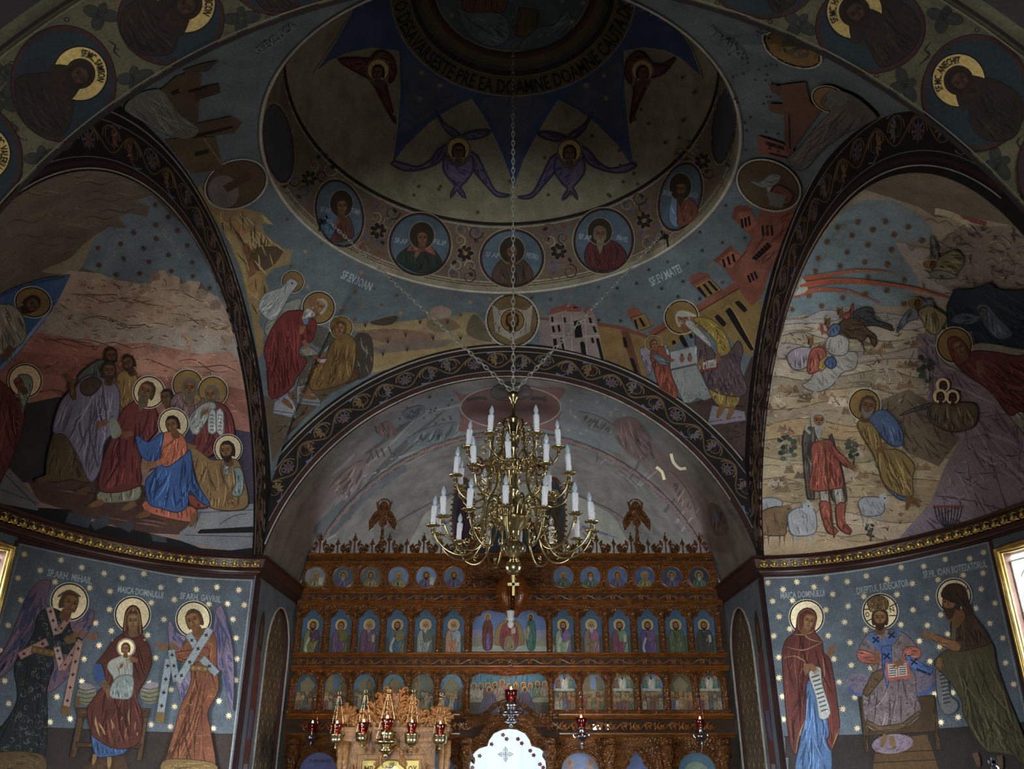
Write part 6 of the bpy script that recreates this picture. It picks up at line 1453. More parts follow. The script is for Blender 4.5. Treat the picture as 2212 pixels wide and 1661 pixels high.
# ================================================================== ornament of the dark archivolts
def arch_ornament(parent, surf, center, R0, R1, pt, a0, a1, n, name, seed):
    """pt(r, a) -> photo pixel on the band"""
    g = Art(name, parent, surf, O1, label='dark band with scrolling vines, blue flowers and maroon edge lines')
    rnd = random.Random(seed)
    def ringline(r, w, c): g.stroke([pt(r, a) for a in lin(a0, a1, 90)], w, c)
    ringline(R0 + .05, 9, '#43241e'); ringline(R0 + .012, 3, '#b9b0a0'); ringline(R0 + .095, 2, '#8a8070')
    ringline(R1 - .02, 3, '#a39a8a'); ringline(R1 - .06, 7, '#2b1a17'); ringline(R1 - .10, 2, '#8a7c66')
    rm = (R0 + .10 + R1 - .10) / 2; hw = (R1 - R0 - .24) / 2
    g.stroke([pt(rm + hw * .75 * math.sin(t * math.pi * n), a0 + (a1 - a0) * t) for t in lin(0, 1, n * 10)], 3, '#6e5433')
    g.hold()
    for i in range(n):
        t = (i + .5) / n; a = a0 + (a1 - a0) * t; sg = 1 if i % 2 == 0 else -1; da = (a1 - a0) / n
        r = rm - sg * hw * .18
        def lp(u, v): return pt(r + hw * v, a + da * .42 * u)
        for q in (-1, 1):
            P_ = [lp(q * (.95 - .75 * s_) * math.cos(s_ * 7), (.95 - .75 * s_) * math.sin(s_ * 7)) for s_ in lin(0, 1, 16)]
            g.stroke(P_, 2.8, '#7d5f38', 1)
        c_ = rnd.choice(['#5c6288', '#676c8c', '#7a3c2c', '#5c6288', '#8a6a34'])
        if i % 3 == 0:
            for k in range(8): g.poly([lp(.75 * math.cos(k * .785), .75 * math.sin(k * .785)), lp(.3 * math.cos(k * .785 + .35), .3 * math.sin(k * .785 + .35)), lp(.3 * math.cos(k * .785 - .35), .3 * math.sin(k * .785 - .35))], '#5c6288')
            g.poly([lp(.34 * math.cos(k * .628), .34 * math.sin(k * .628)) for k in range(10)], '#6b4a35')
        else:
            for k in range(5):
                an = -1.2 + k * .6 + (0 if sg > 0 else 3.14); g.poly([lp(.1 * math.cos(an - 1), .1 * math.sin(an - 1)), lp(.5 * math.cos(an - .25), .5 * math.sin(an - .25)), lp(.85 * math.cos(an), .85 * math.sin(an)), lp(.5 * math.cos(an + .25), .5 * math.sin(an + .25))], c_ if k % 2 == 0 else '#8a6c3c')
            g.stroke([lp(-1, -.8 * sg), lp(-.4, -.95 * sg), lp(.2, -.5 * sg)], 4, '#676c8c', 1)
    g.hold(False); g.done()
arch_ornament(wallE, 'wall_east', None, 3.24, 3.74, lambda r, a: P3((-.04 + r * math.cos(a), YE, 3.29 + r * math.sin(a))), math.radians(166), math.radians(14), 28, 'painted_archivolt', 3)
arch_ornament(wallL, 'wall_left', None, 3.18, 3.66, lambda r, a: P3((XL, 7.05 + r * math.cos(a), 3.22 + (r + (r - 3.18) * .04) * math.sin(a))), math.radians(13), math.radians(150), 22, 'painted_archivolt', 4)
arch_ornament(wallR, 'wall_right', None, 3.17, 3.62, lambda r, a: P3((XR, 7.17 + r * math.cos(a) * 1.02, 3.32 + (r + (r - 3.17) * .5) * math.sin(a))), math.radians(13), math.radians(150), 22, 'painted_archivolt', 5)

# ================================================================== altar vault
N_ = (560, 740, 2.0109)
v = Art('painted_vault_scene', vault, 'vault', N_, label='faded grey and rose clouds with a red angel medallion on the vault')
v.poly([(450, 420), (700, 260), (860, 200), (1330, 200), (1560, 260), (1750, 380), (1650, 420), (1500, 480), (1100, 400), (760, 440), (500, 620)], '#6a6e6e', True)
v.poly([(120, 880), (260, 620), (450, 430), (560, 480), (420, 640), (280, 860)], '#766964', True); v.poly([(1680, 420), (1900, 620), (2060, 900), (1900, 860), (1760, 640), (1620, 480)], '#6e5a52', True)
v.poly([(420, 700), (560, 560), (640, 540), (560, 680), (450, 760)], '#55595f', True); v.poly([(240, 800), (420, 640), (440, 700), (300, 850)], '#4c5054', True)
VP_ = [(120, 900), (300, 560), (600, 320), (860, 210), (1330, 210), (1650, 330), (1900, 600), (2080, 900)]
v.folds(VP_, '#4f4a48', 30, (-.7, .7), 14, .3, .25); v.folds(VP_, '#8d8783', 30, (-.8, .5), 10, .3, .25)
v.poly([(840, 205), (890, 225), (1000, 190), (1110, 180), (1230, 195), (1330, 203), (1290, 270), (1310, 300), (1300, 340), (1310, 385), (1200, 370), (1090, 365), (980, 375), (870, 385), (875, 340), (870, 300), (880, 265)], '#704038', True); v.ell((1092, 280), 215, 90, '#5c3830'); v.ring((1092, 280), 218, 92, 5, '#9a8a80'); v.robe([(1010, 200), (1080, 170), (1170, 190), (1180, 230), (1100, 250), (1020, 240)], '#4b3d34', 6, (1, 0)); v.stroke([(900, 250), (960, 240), (990, 246)], 12, '#2a1d19'); v.stroke([(1180, 246), (1210, 240), (1250, 250)], 12, '#2a1d19')
v.text('BUCURIE', (905, 252), (985, 244), 16, '#2a1d19'); v.text('PACE', (1185, 246), (1245, 250), 16, '#2a1d19')
v.hold()
for k in range(60):
    x = v.rnd.uniform(600, 850) if k % 2 else v.rnd.uniform(1340, 1640); y = v.rnd.uniform(230, 420)
    v.star((x, y), 9, '#3d3b38' if x < 1000 else '#8f8a72', 0, 4)
v.hold(False)
for P in ([(1790, 482), (1800, 520), (1830, 548), (1855, 545)], [(1725, 540), (1750, 560), (1760, 595)], [(1610, 690), (1640, 680), (1660, 710)], [(1640, 670), (1668, 690), (1675, 710)], [(855, 545), (890, 540), (900, 552)]): v.stroke(P, 13, '#e0dac4', 0, True, False, 1)  # pale arcs paint the window light caught on the halos
v.robe([(1530, 380), (1560, 330), (1640, 330), (1700, 420), (1690, 520), (1600, 480)], '#664a44', 24, (.5, 1), out=0); v.robe([(500, 380), (560, 340), (600, 400), (560, 420)], '#6a5048', 8, out=0)
for P, c in (([(640, 420), (760, 360), (860, 350), (820, 420), (700, 450)], '#5d6266'), ([(1380, 300), (1500, 330), (1560, 400), (1440, 380)], '#62605c'), ([(300, 640), (420, 520), (470, 540), (380, 680)], '#7d6a64'), ([(1780, 560), (1860, 640), (1900, 760), (1820, 700)], '#7a5f55'), ([(1560, 560), (1660, 640), (1720, 760), (1640, 720)], '#7d7370'), ([(620, 300), (700, 270), (720, 300), (650, 340)], '#4f5356')): v.robe(P, c, 16, (-.5, .8), 9, out=0)
for x, y in ((500, 360), (530, 345), (480, 470), (505, 465), (530, 460), (560, 450), (1690, 430), (1700, 470)): v.stroke([(x, y), (x + 14, y + 34)], 7, '#403a38', 0, False)
v.robe([(1950, 700), (2010, 720), (2040, 820), (1980, 830)], '#5c4a42', 8, out=0); v.poly([(1975, 720), (2000, 760), (1985, 790)], '#4a607c')
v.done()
va = Art('painted_arch_band', vault, 'vault', O1)
for y, w_, c in ((12.72, 10, '#7a5f57'), (12.66, 2.5, '#4e3b36'), (12.80, 2.5, '#4e3b36')): va.stroke([P3((-.027 + RV * math.cos(a), y, CV + RV * math.sin(a))) for a in lin(math.radians(15), math.radians(165), 70)], w_, c)
va.done()
va = Art('painted_altar_scene', altar_con, 'conch_altar', N_, label='pale grey conch scene above the altar screen')
va.poly([(700, 780), (800, 690), (950, 630), (1110, 610), (1300, 640), (1450, 700), (1560, 790), (1560, 1000), (700, 1000)], '#8f8b7e', True)
va.stroke([(560, 800), (700, 720), (850, 650), (1000, 612), (1110, 600), (1250, 615), (1400, 670), (1550, 740), (1660, 830)], 6, '#55453f')
va.stroke([(800, 790), (860, 750), (900, 700)], 16, '#5c5878', 1); va.stroke([(1400, 800), (1500, 830), (1560, 850)], 20, '#5c5878', 1); va.folds([(700, 780), (950, 630), (1300, 640), (1560, 790), (1560, 900), (700, 900)], '#6d675c', 24, (.5, 1), 8, .5, .2)
for P in ([(830, 790), (850, 770), (872, 768)], [(1310, 790), (1335, 768), (1350, 780)]): va.stroke(P, 12, '#b59c6a', 0)
va.done()

# ================================================================== chancel walls: niche pattern and narrow figures
def wallmap(X, s): return lambda y, z, e: Vector((X - s * e, y, z))
for side, X, s, ch, nb in (('left', XL, -1, chL, nbL), ('right', XR, 1, chR, nbR)):
    g = Art('painted_damask', nb, None, O1, grid=0, mapper=wallmap(X + s * .05, s), step=.03, label='brown and gold damask pattern in the arched niche')
    g.hold()
    for i in range(5):
        for j in range(16):
            y = 11.28 + i * .24 + (.12 if j % 2 else 0); z = .9 + j * .165
            if not inpoly(y, z, [(11.23, 0), (11.23, 2.93), (11.35, 3.25), (11.6, 3.47), (11.77, 3.52), (11.95, 3.47), (12.2, 3.25), (12.3, 2.93), (12.3, 0)]): continue
            for q in (-1, 1):
                g.stroke([(y, z - .10), (y + q * .07, z - .04), (y + q * .09, z + .02), (y + q * .03, z + .06), (y + q * .045, z + .02)], .016, '#8c7a54', 1)
                g.stroke([(y, z + .09), (y + q * .05, z + .11), (y + q * .11, z + .16)], .012, '#7d6c4a', 1)
            g.poly([(y, z - .03), (y + .03, z + .02), (y, z + .09), (y - .03, z + .02)], '#94825a')
    g.hold(False); g.done()
    g = Art('painted_saint', ch, None, O1, grid=0, mapper=wallmap(X, s), step=.05, label='narrow standing warrior saint beside the niche')
    g.ell((10.93, 3.1), .12, .3, '#33291c'); g.ell((10.93, 3.1), .07, .15, '#5c4027')
    g.poly([(10.8, 2.9), (10.9, 2.95), (11.05, 2.8), (11.1, 2.2), (11.05, 1.2), (10.95, .4), (10.85, .4), (10.8, 1.4)], '#5d302a'); g.poly([(10.85, 2.2), (11.0, 2.2), (11.0, 1.9), (10.85, 1.85)], '#4a5470'); g.poly([(10.85, 1.6), (11.02, 1.6), (11.0, .7), (10.9, .7)], '#77777a')
    g.stroke([(YE + .03, 3.72), (YE + .03, 0)], .05, '#38211d', 0, False); g.done()
# ================================================================== iconostasis
def wood(name, c1, c2, rough=.34, carve=.5, scale=38.0):
    m, nt, b = _mat(name); L = nt.links.new
    tc = nt.nodes.new('ShaderNodeTexCoord')
    n = nt.nodes.new('ShaderNodeTexNoise'); n.inputs['Scale'].default_value = 7; n.inputs['Detail'].default_value = 8; n.inputs['Distortion'].default_value = 1.2
    mp = nt.nodes.new('ShaderNodeMapping'); mp.inputs['Scale'].default_value = (1.0, 1.0, 3.0)
    L(tc.outputs['Object'], mp.inputs['Vector']); L(mp.outputs['Vector'], n.inputs['Vector'])
    r = nt.nodes.new('ShaderNodeValToRGB'); r.color_ramp.elements[0].position = .3; r.color_ramp.elements[1].position = .72
    r.color_ramp.elements[0].color = (*srgb(c1), 1); r.color_ramp.elements[1].color = (*srgb(c2), 1)
    L(n.outputs['Fac'], r.inputs['Fac']); L(r.outputs['Color'], b.inputs['Base Color'])
    b.inputs['Roughness'].default_value = rough
    if carve:
        vo = nt.nodes.new('ShaderNodeTexVoronoi'); vo.inputs['Scale'].default_value = scale
        L(tc.outputs['Object'], vo.inputs['Vector'])
        bp = nt.nodes.new('ShaderNodeBump'); bp.inputs['Strength'].default_value = carve; bp.inputs['Distance'].default_value = .02
        L(vo.outputs['Distance'], bp.inputs['Height']); L(bp.outputs['Normal'], b.inputs['Normal'])
    return m
W_CARV = wood('walnut_carved', '#482810', '#7d4c20', .2, 1.0)
W_PLAIN = wood('walnut_moulding', '#5f3716', '#925a26', .18, 0)
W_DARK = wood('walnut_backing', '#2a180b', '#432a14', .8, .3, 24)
W_LIGHT = wood('lime_wood_carved', '#7d5329', '#b07c44', .38, .25, 30)
ico = empty('iconostasis', (0, YI, 0))
tag(ico, 'carved walnut altar screen with rows of painted icons across the chancel', 'altar screen')
CX0 = -.05
def clipw(z): 
    h = math.sqrt(max(.01, RV * RV - (z - CV) ** 2)) - .02 if z > ZC - .1 else 3.1
    return max(XL + .04, -.027 - h), min(XR - .04, -.027 + h)
# backing board, open behind the royal doors and behind the pierced frieze near the middle
def door_outline(g=0.0):
    pts = [(-.60 - g, .25), (-.60 - g, 1.56), (-.55 - g, 1.70), (-.42 - g, 1.80 + g), (-.31 - g, 1.83 + g), (-.29 - g, 1.90), (-.22 - g * .7, 1.99 + g * .6), (-.10, 2.04 + g), (0, 2.05 + g)]
    pts = pts + [(-x, z) for x, z in pts[-2::-1]]
    return [(x - .035, z) for x, z in pts]
tops = [(XL + .002, .02), (XR - .002, .02), (XR - .002, 3.92)]
for z in lin(3.95, 4.46, 8): tops.append((clipw(z)[1], z))
for z in lin(4.46, 3.95, 8): tops.append((clipw(z)[0], z))
tops.append((XL + .002, 3.92))
holes = [door_outline(.0)]
def slot(x0, x1, z0, z1): return [(x0, z0), (x0, z1), (x1, z1), (x1, z0)]
holes += [slot(.93, 1.06, 2.02, 2.11), slot(1.13, 1.24, 2.03, 2.10), slot(1.31, 1.37, 2.03, 2.10), slot(.30, .42, 2.075, 2.11), slot(.5, .72, 2.08, 2.105), slot(-.72, -.55, 2.08, 2.11), slot(-.92, -.8, 2.075, 2.11)]
m = MB(); m.prism(tops, .05, .10, holes); m.build('backing_board', W_DARK, ico)
# mouldings
def moulding(name, z0, z1, d, mat=W_PLAIN, x=None, steps=4):
    zc_ = (z0 + z1) / 2; xl, xr = x or clipw(z1)
    pr = [(0.06, z0), (-d * .45, z0), (-d * .55, z0 + (z1 - z0) * .25), (-d * .75, z0 + (z1 - z0) * .3), (-d * .9, zc_), (-d * .82, z0 + (z1 - z0) * .7), (-d, z0 + (z1 - z0) * .75), (-d, z1), (.06, z1)]
    V = [(xl, y, z) for y, z in pr] + [(xr, y, z) for y, z in pr]; n = len(pr)
    F = [(i, i + 1, n + i + 1, n + i) for i in range(n - 1)] + [tuple(range(n - 1, -1, -1)), tuple(range(n, 2 * n))]
    return mesh_obj(name, V, F, mat, ico)
for z0, z1, d in ((4.385, 4.455, .14), (4.29, 4.33, .13), (3.885, 3.935, .12), (3.71, 3.76, .13), (2.985, 3.035, .12), (2.80, 2.86, .13), (2.165, 2.225, .13), (1.925, 1.98, .12)):
    if z1 < 2.3:      # broken over the royal doors
        for xs in ((clipw(z1)[0], -.72), (.65, clipw(z1)[1])): moulding('cornice', z0, z1, d, x=xs)
    else: moulding('cornice', z0, z1, d)
# beads under the crest
m = MB(); xl, xr = clipw(4.4)
for k in range(150):
    x = xl + (xr - xl) * (k + .5) / 150; m.ball((x, -.125, 4.37), .013, .02, .022, 6, 4)
b_ = m.build('bead_row', W_CARV, ico, True); b_['kind'] = 'stuff'
# frieze boards
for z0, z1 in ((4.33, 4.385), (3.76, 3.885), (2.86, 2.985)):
    xl, xr = clipw(z1); m = MB(); m.box(xl, xr, -.05, .05, z0, z1); m.build('frieze_board', W_DARK, ico)  # dark wood paints the recess shade behind the vines
# carved vine modules
def spiral(m, cx, cz, r, a0, sg, rad, y=-.06, turns=1.15, lift=.02, n=14):
    m.tube([(cx + r * (1 - .82 * t) * math.cos(a0 + sg * t * turns * 6.283), y - lift * math.sin(t * 3), cz + r * (1 - .82 * t) * math.sin(a0 + sg * t * turns * 6.283)) for t in lin(0, 1, n)], lambda t: rad * (1.1 - .55 * t), 5)
    m.ball((cx, y - lift * .4, cz), rad * 1.7, None, None, 6, 4)
def leaf(m, x, z, a, l, w_, y=-.065):
    c, s = math.cos(a), math.sin(a)
    P = [(0, 0), (.35, w_), (.7, w_ * .7), (1, 0), (.7, -w_ * .7), (.35, -w_)]
    V = [(x + l * (u * c - v * s), y + (.012 if abs(v) > 0 else -.012), z + l * (u * s + v * c)) for u, v in P] + [(x + l * .5 * c, y - .02, z + l * .5 * s), (x + l * .5 * c, y + .03, z + l * .5 * s)]
    F = [(i, (i + 1) % 6, 6) for i in range(6)] + [((i + 1) % 6, i, 7) for i in range(6)]
    m.add(V, F)
def vine_module(L, h, name, mat, rad=.009, y=-.06):
    m = MB()
    m.tube([(-L / 2 + L * t, y, h * .3 * math.sin(t * 6.283)) for t in lin(0, 1, 14)], rad * 1.1, 5)
    for sx, sg in ((-.25, -1), (.25, 1)):
        spiral(m, L * sx, -sg * h * .02, h * .36, 1.57 * sg, sg, rad, y)
        for a in (0.5, 2.2, 3.8, 5.3): leaf(m, L * sx, -sg * h * .02, a, h * .46, .28, y)
    leaf(m, 0, 0, 1.57, h * .45, .3, y); leaf(m, 0, 0, -1.57, h * .45, .3, y)
    me = m.build(name, mat, ico, True)
    return me
def frieze(L, h, z, xs, name='carved_vine', y=-.055, mat=None):
    pr = None
    for x in xs:
        if pr is None: pr = o = vine_module(L, h, name, mat or W_PLAIN, h * .085, 0)  # paler wood paints the highlights on the carving
        else: o = copy_obj(pr, ico)
        o.location = (x, y, z)
xs14 = lambda z, L: [x for x in [CX0 + L * k for k in range(-9, 10)] if clipw(z)[0] + L * .5 < x < clipw(z)[1] - L * .45]
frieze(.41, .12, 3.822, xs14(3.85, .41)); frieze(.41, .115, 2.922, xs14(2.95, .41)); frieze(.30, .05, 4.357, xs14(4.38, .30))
frieze(.34, .165, 2.073, [x for x in xs14(2.1, .34) if abs(x + .035) > .5], 'pierced_vine', .0)
# --- icon bays
def trefoil(w_, z0, zs, za):
    h = w_ / 2
    P = [(-h, z0), (-h, zs), (-h * .98, zs + (za - zs) * .2), (-h * .62, zs + (za - zs) * .42), (-h * .56, zs + (za - zs) * .5), (-h * .5, zs + (za - zs) * .72), (-h * .25, zs + (za - zs) * .92), (0, za)]
    return P + [(-x, z) for x, z in P[-2::-1]]
def roundarch(w_, z0, zs, n=9):
    h = w_ / 2; return [(-h, z0)] + [(-h * math.cos(a), zs + h * .95 * math.sin(a)) for a in lin(0, math.pi, n)] + [(h, z0)]
lefts = [-.85 - .41 * k for k in range(6)]; rights = [.745 + .41 * k for k in range(6)]
BAYS = lefts[::-1] + rights
def outline_tube(P, r, y): 
    m = MB(); m.tube([(x, y, z) for x, z in P], r, 6); return m
def spandrel(hole, L, z0, z1, y0, y1, carv):
    m = MB(); m.prism([(-L / 2, z0), (L / 2, z0), (L / 2, z1), (-L / 2, z1)], y0, y1, [hole])
    m.tube([(x, y0 - .005, z) for x, z in hole[1:-1]], .012, 5)
    for s in (-1, 1):
        cx, cz = carv; spiral(m, s * cx, cz, .045, 1.57, s, .009, y0 - .01)
        for a in (.4, 1.5, 2.6): leaf(m, s * cx, cz, a if s > 0 else math.pi - a, .07, .3, y0 - .012)
    return m
SAINT = trefoil(.315, 3.05, 3.50, 3.655); FEAST = roundarch(.315, 2.285, 2.615)
# small columns between the icons
def colonnette(z0, z1, name):
    m = MB(); h = z1 - z0
    m.box(-.036, .036, -.10, -.03, z0, z0 + .06); m.tube([(-.028, -.105, z0 + .012), (-.026, -.105, z0 + .04), (0, -.105, z0 + .058), (.026, -.105, z0 + .04), (.028, -.105, z0 + .012)], .006, 5)
    pf = [(.024, .06), (.032, .07), (.024, .085), (.021, .10), (.030, h * .34), (.033, h * .42), (.024, h * .52), (.020, h - .10), (.029, h - .09), (.022, h - .08), (.034, h - .04), (.042, h - .005)]
    m.lathe([(r, z0 + z) for r, z in pf], 10, (0, -.07, 0), 5, .1)
    return m
mid = [(BAYS[i] + BAYS[i + 1]) / 2 for i in range(11) if i != 5] + [BAYS[0] - .205, BAYS[-1] + .205, BAYS[5] + .215, BAYS[6] - .2]
for z0, z1 in ((3.035, 3.60), (2.225, 2.70)):
    pr = None
    for x in sorted(mid):
        if x < XL + .06 or x > XR - .06: x = max(XL + .09, min(XR - .09, x))
        if pr is None: pr = o = colonnette(z0, z1, 'colonnette').build('colonnette', W_CARV, ico, True)
        else: o = copy_obj(pr, ico)
        o.location = (x, 0, 0)
pS = pF = None
rng = random.Random(11)
ROBES = ['#5a3b52', '#6b6a2e', '#6e5366', '#7a6b4a', '#5b6660', '#7d99a8', '#6f5a86', '#8a5a78', '#6a8a66', '#6b4f74', '#4d5e42', '#3d4448']
CLOAK = ['#7a7d3e', '#6b4f6e', '#6a4a5e', '#4d6a78', '#8a8f86', '#a5754e', '#8a9a7a', '#7d6b52', '#7a3f52', '#5c4a78', '#5f6a48', '#4d4a3e']
BEARD = ['#2b1d13', None, '#8d8576', '#33231a', '#a39c8e', '#9a9284', '#3d2a1d', '#a39c8e', '#33231a', '#33231a', '#33231a', '#2b2018']
def icon_map(X0, Y, Z0): return lambda x, y, e: Vector((X0 + x, Y - e, Z0 - y))
def saint_icon(parent, X0, ztop, i):
    a = Art('painted_saint', parent, None, (0, 0, 300), grid=0, mapper=icon_map(X0, .0, ztop), step=.012, eps=.0004)
    a.poly([(-46, 0), (46, 0), (46, 200), (-46, 200)], '#41607c'); a.poly([(-46, 120), (46, 110), (46, 200), (-46, 200)], '#4c5648')
    a.ell((0, 66), 24, 24, '#b98f45', n=22); a.ring((0, 66), 24, 24, 2.4, '#d9bf7c')
    c, k = ROBES[i], CLOAK[i]
    B0 = [(-12, 86), (12, 86), (30, 100), (33, 150), (26, 200), (-26, 200), (-33, 150), (-30, 100)]
    a.robe(B0, c, 8, w=3, out=1.6); a.robe([(-14, 88), (-30, 102), (-34, 150), (-28, 200), (4, 200), (22, 150), (30, 128), (0, 140), (-10, 110)], k, 8, (.2, 1), 3, out=1.6)
    a.head((0, 70), 17, '#33231a' if i not in (2, 4, 5, 7) else '#8d8576', BEARD[i], '#8f6238', 0, 0, .9 if i in (2, 4, 6, 7) else .35)
    a.hand((8, 130), -60, 9, '#8f6238')
    if i % 3 == 2: a.poly([(14, 110), (26, 108), (28, 138), (16, 140)], '#a9a48e')
    elif i % 3 == 0: a.stroke([(-10, 120), (-24, 160), (-18, 180)], 9, '#b5b1a2')
    a.done()
def feast_icon(parent, X0, ztop, i):
    a = Art('painted_feast', parent, None, (0, 0, 300), grid=0, mapper=icon_map(X0, .0, ztop), step=.012, eps=.0004); r = random.Random(i)
    sky = ['#3d5560', '#4a6a80', '#4d7488', '#55808c', '#5d6a62', '#5f86a8', '#5b86b8', '#6a7fa0', '#6d6a50', '#4f7cb0', '#5a553a', '#46545e'][i]
    a.poly([(-48, 0), (48, 0), (48, 160), (-48, 160)], sky); a.poly([(-48, 75), (-20, 62), (20, 70), (48, 60), (48, 160), (-48, 160)], ['#5a5a48', '#6a6350', '#57604a', '#6d7458'][i % 4], True)
    if i in (6, 8, 9, 11):
        a.ell((0, 36), 20, 26, '#9aa39a'); a.robe([(-9, 20), (9, 20), (13, 62), (-13, 62)], '#b8b2a0', 4, w=2.5, out=1.2); a.head((0, 14), 8, '#33231a', '#33231a', '#8f6238'); 
        for s in (-1, 1): a.robe([(s * 20, 26), (s * 34, 26), (s * 36, 62), (s * 20, 62)], r.choice(['#7a5a48', '#5d7a6a']), 3, w=2, out=1.2); a.ell((s * 27, 18), 8, 8, '#b98f45'); a.ell((s * 27, 19), 5, 6, '#8f6238')
        for k in range(4): a.ell((-30 + 20 * k, 66), 14, 6, '#a9aba0')
    elif i in (1, 4, 7): a.poly([(-40, 10), (-14, 6), (-14, 70), (-40, 72)], '#7d6b48'); a.poly([(10, 14), (40, 18), (40, 70), (12, 70)], '#6b6450')
    else: a.poly([(-30, 40), (0, 12), (34, 48), (20, 74), (-24, 74)], '#7a7456')
    for row, (y, n) in enumerate(((82, 5), (104, 5))):
        for k in range(n):
            x = -36 + 18 * k + r.uniform(-3, 3); yy = y + r.uniform(-4, 4)
            a.robe([(x - 7, yy + 6), (x + 7, yy + 6), (x + 9, yy + 44), (x - 9, yy + 44)], r.choice(['#6b4a4e', '#4d6074', '#7a6a48', '#8c8468', '#5c6a50', '#7d5a40', '#9a9482']), 3, w=2.4, out=1.2); a.ell((x, yy), 7, 7, '#b98f45' if r.random() < .6 else '#4a3524', n=12); a.ell((x, yy + 1), 4.6, 5.4, '#8f6238', n=10)
    a.done()
ROW_S = ['bearded saint icon, far left of the upper arcade']
for i, x in enumerate(BAYS):
    if pS is None:
        pS = o = spandrel(SAINT, .41, 3.035, 3.715, -.045, .015, (.165, 3.60)).build('icon_frame', W_CARV, ico)
        pF = q = spandrel(FEAST, .41, 2.225, 2.805, -.045, .015, (.16, 2.745)).build('icon_frame', W_CARV, ico)
    else: o = copy_obj(pS, ico); q = copy_obj(pF, ico)
    o.location = (x, 0, 0); q.location = (x, 0, 0)
    m = MB(); m.box(-.175, .175, .0, .03, 3.04, 3.67); p_ = m.build('icon', W_DARK, ico); p_.location = (x, .02, 0)
    saint_icon(p_, 0, 3.66, i)
    m = MB(); m.box(-.175, .175, .0, .03, 2.27, 2.78); p_ = m.build('icon', W_DARK, ico); p_.location = (x, .02, 0)
    feast_icon(p_, 0, 2.77, i)
    m = MB()
    for k in range(14): m.box(-.15 + k * .022, -.138 + k * .022, -.06, -.04, 2.24, 2.275)
    d_ = m.build('dentil_strip', W_CARV, ico); d_.location = (x, 0, 0)
# central panels
cS = [(-.54, 3.05), (-.54, 3.46), (-.50, 3.55), (-.42, 3.57), (-.40, 3.62), (-.30, 3.65), (-.15, 3.62), (0, 3.60), (.15, 3.62), (.30, 3.65), (.40, 3.62), (.42, 3.57), (.50, 3.55), (.54, 3.46), (.54, 3.05)]
cF = [(-.56, 2.20), (-.56, 2.60), (-.52, 2.72), (-.42, 2.77), (-.25, 2.76), (0, 2.73), (.25, 2.76), (.42, 2.77), (.52, 2.72), (.56, 2.60), (.56, 2.20), (.36, 2.20), (.27, 2.26), (.12, 2.36), (0, 2.39), (-.12, 2.36), (-.27, 2.26), (-.36, 2.20)]
for P, z0, z1 in ((cS, 3.035, 3.715), (cF, 2.10, 2.805)):
    m = MB(); m.prism([(-.6, z0), (.6, z0), (.6, z1), (-.6, z1)], -.045, .015, [P]); m.tube([(x, -.05, z) for x, z in P], .013, 5, True)
    for s in (-1, 1):
        spiral(m, s * .53, z1 - .06, .045, 1.57, s, .009, -.055); spiral(m, s * .2, z1 - .045, .03, 1.57, -s, .008, -.055)
    o = m.build('icon_frame', W_CARV, ico); o.location = (CX0 + .01, 0, 0)
m = MB(); m.box(-.58, .58, 0, .03, 3.04, 3.70); p_ = m.build('icon', W_DARK, ico); p_.location = (CX0 + .01, .02, 0)
a = Art('painted_deesis', p_, None, (0, 0, 300), grid=0, mapper=icon_map(0, 0, 3.67), step=.012, eps=.0004)
a.poly([(-170, 0), (170, 0), (170, 190), (-170, 190)], '#5d78a8'); a.poly([(-170, 90), (170, 90), (170, 140), (-170, 140)], '#8a86a0'); a.poly([(-170, 130), (-60, 118), (60, 118), (170, 130), (170, 190), (-170, 190)], '#8c8c78', True); a.poly([(-150, 160), (150, 160), (160, 190), (-160, 190)], '#a3a898', True)
a.robe([(-40, 60), (40, 60), (60, 150), (-60, 150)], '#8a744a', 8, w=3, out=1.6); a.robe([(-22, 66), (22, 66), (40, 120), (26, 172), (-26, 172), (-40, 120)], '#8a3c42', 10, w=3, out=1.6); a.robe([(-14, 120), (14, 120), (22, 172), (-22, 172)], '#8c7a5a', 5, w=3, out=1.6); a.ell((0, 46), 17, 17, '#b98f45', n=20); a.head((0, 50), 13, '#33231a', '#33231a', '#8f6238'); a.poly([(8, 84), (26, 80), (28, 104), (10, 108)], '#b5b09c')
a.robe([(-104, 50), (-84, 50), (-72, 90), (-76, 168), (-112, 168), (-116, 90)], '#6a3a2a', 9, w=3, out=1.6); a.robe([(-98, 110), (-86, 110), (-84, 170), (-100, 170)], '#6a5a96', 4, w=3, out=1.2); a.ell((-94, 34), 14, 14, '#b98f45', n=20); a.head((-94, 37), 11, '#6a3a2a', None, '#8f6238', .5)
a.robe([(84, 52), (106, 52), (116, 96), (110, 170), (80, 170), (74, 96)], '#41685a', 9, w=3, out=1.6); a.robe([(76, 80), (88, 76), (86, 130), (74, 128)], '#8f8a72', 3, w=3, out=1.2); a.ell((94, 34), 14, 14, '#b98f45', n=20); a.head((94, 38), 11, '#2b1d13', '#2b1d13', '#7d5330', -.5); a.done()
m = MB(); m.box(-.59, .59, 0, .03, 2.18, 2.79); p_ = m.build('icon', W_DARK, ico); p_.location = (CX0 + .01, .02, 0)
a = Art('painted_last_supper', p_, None, (0, 0, 300), grid=0, mapper=icon_map(0, 0, 2.79), step=.012, eps=.0004)
a.poly([(-175, 0), (175, 0), (175, 185), (-175, 185)], '#4f8094'); a.folds([(-175, 0), (175, 0), (175, 50), (-175, 50)], '#3b6272', 30, (0, 1), 4); a.poly([(-175, 88), (175, 88), (175, 125), (-175, 125)], '#9a9274'); a.poly([(-175, 122), (175, 122), (175, 185), (-175, 185)], '#63594e')
r = random.Random(5)
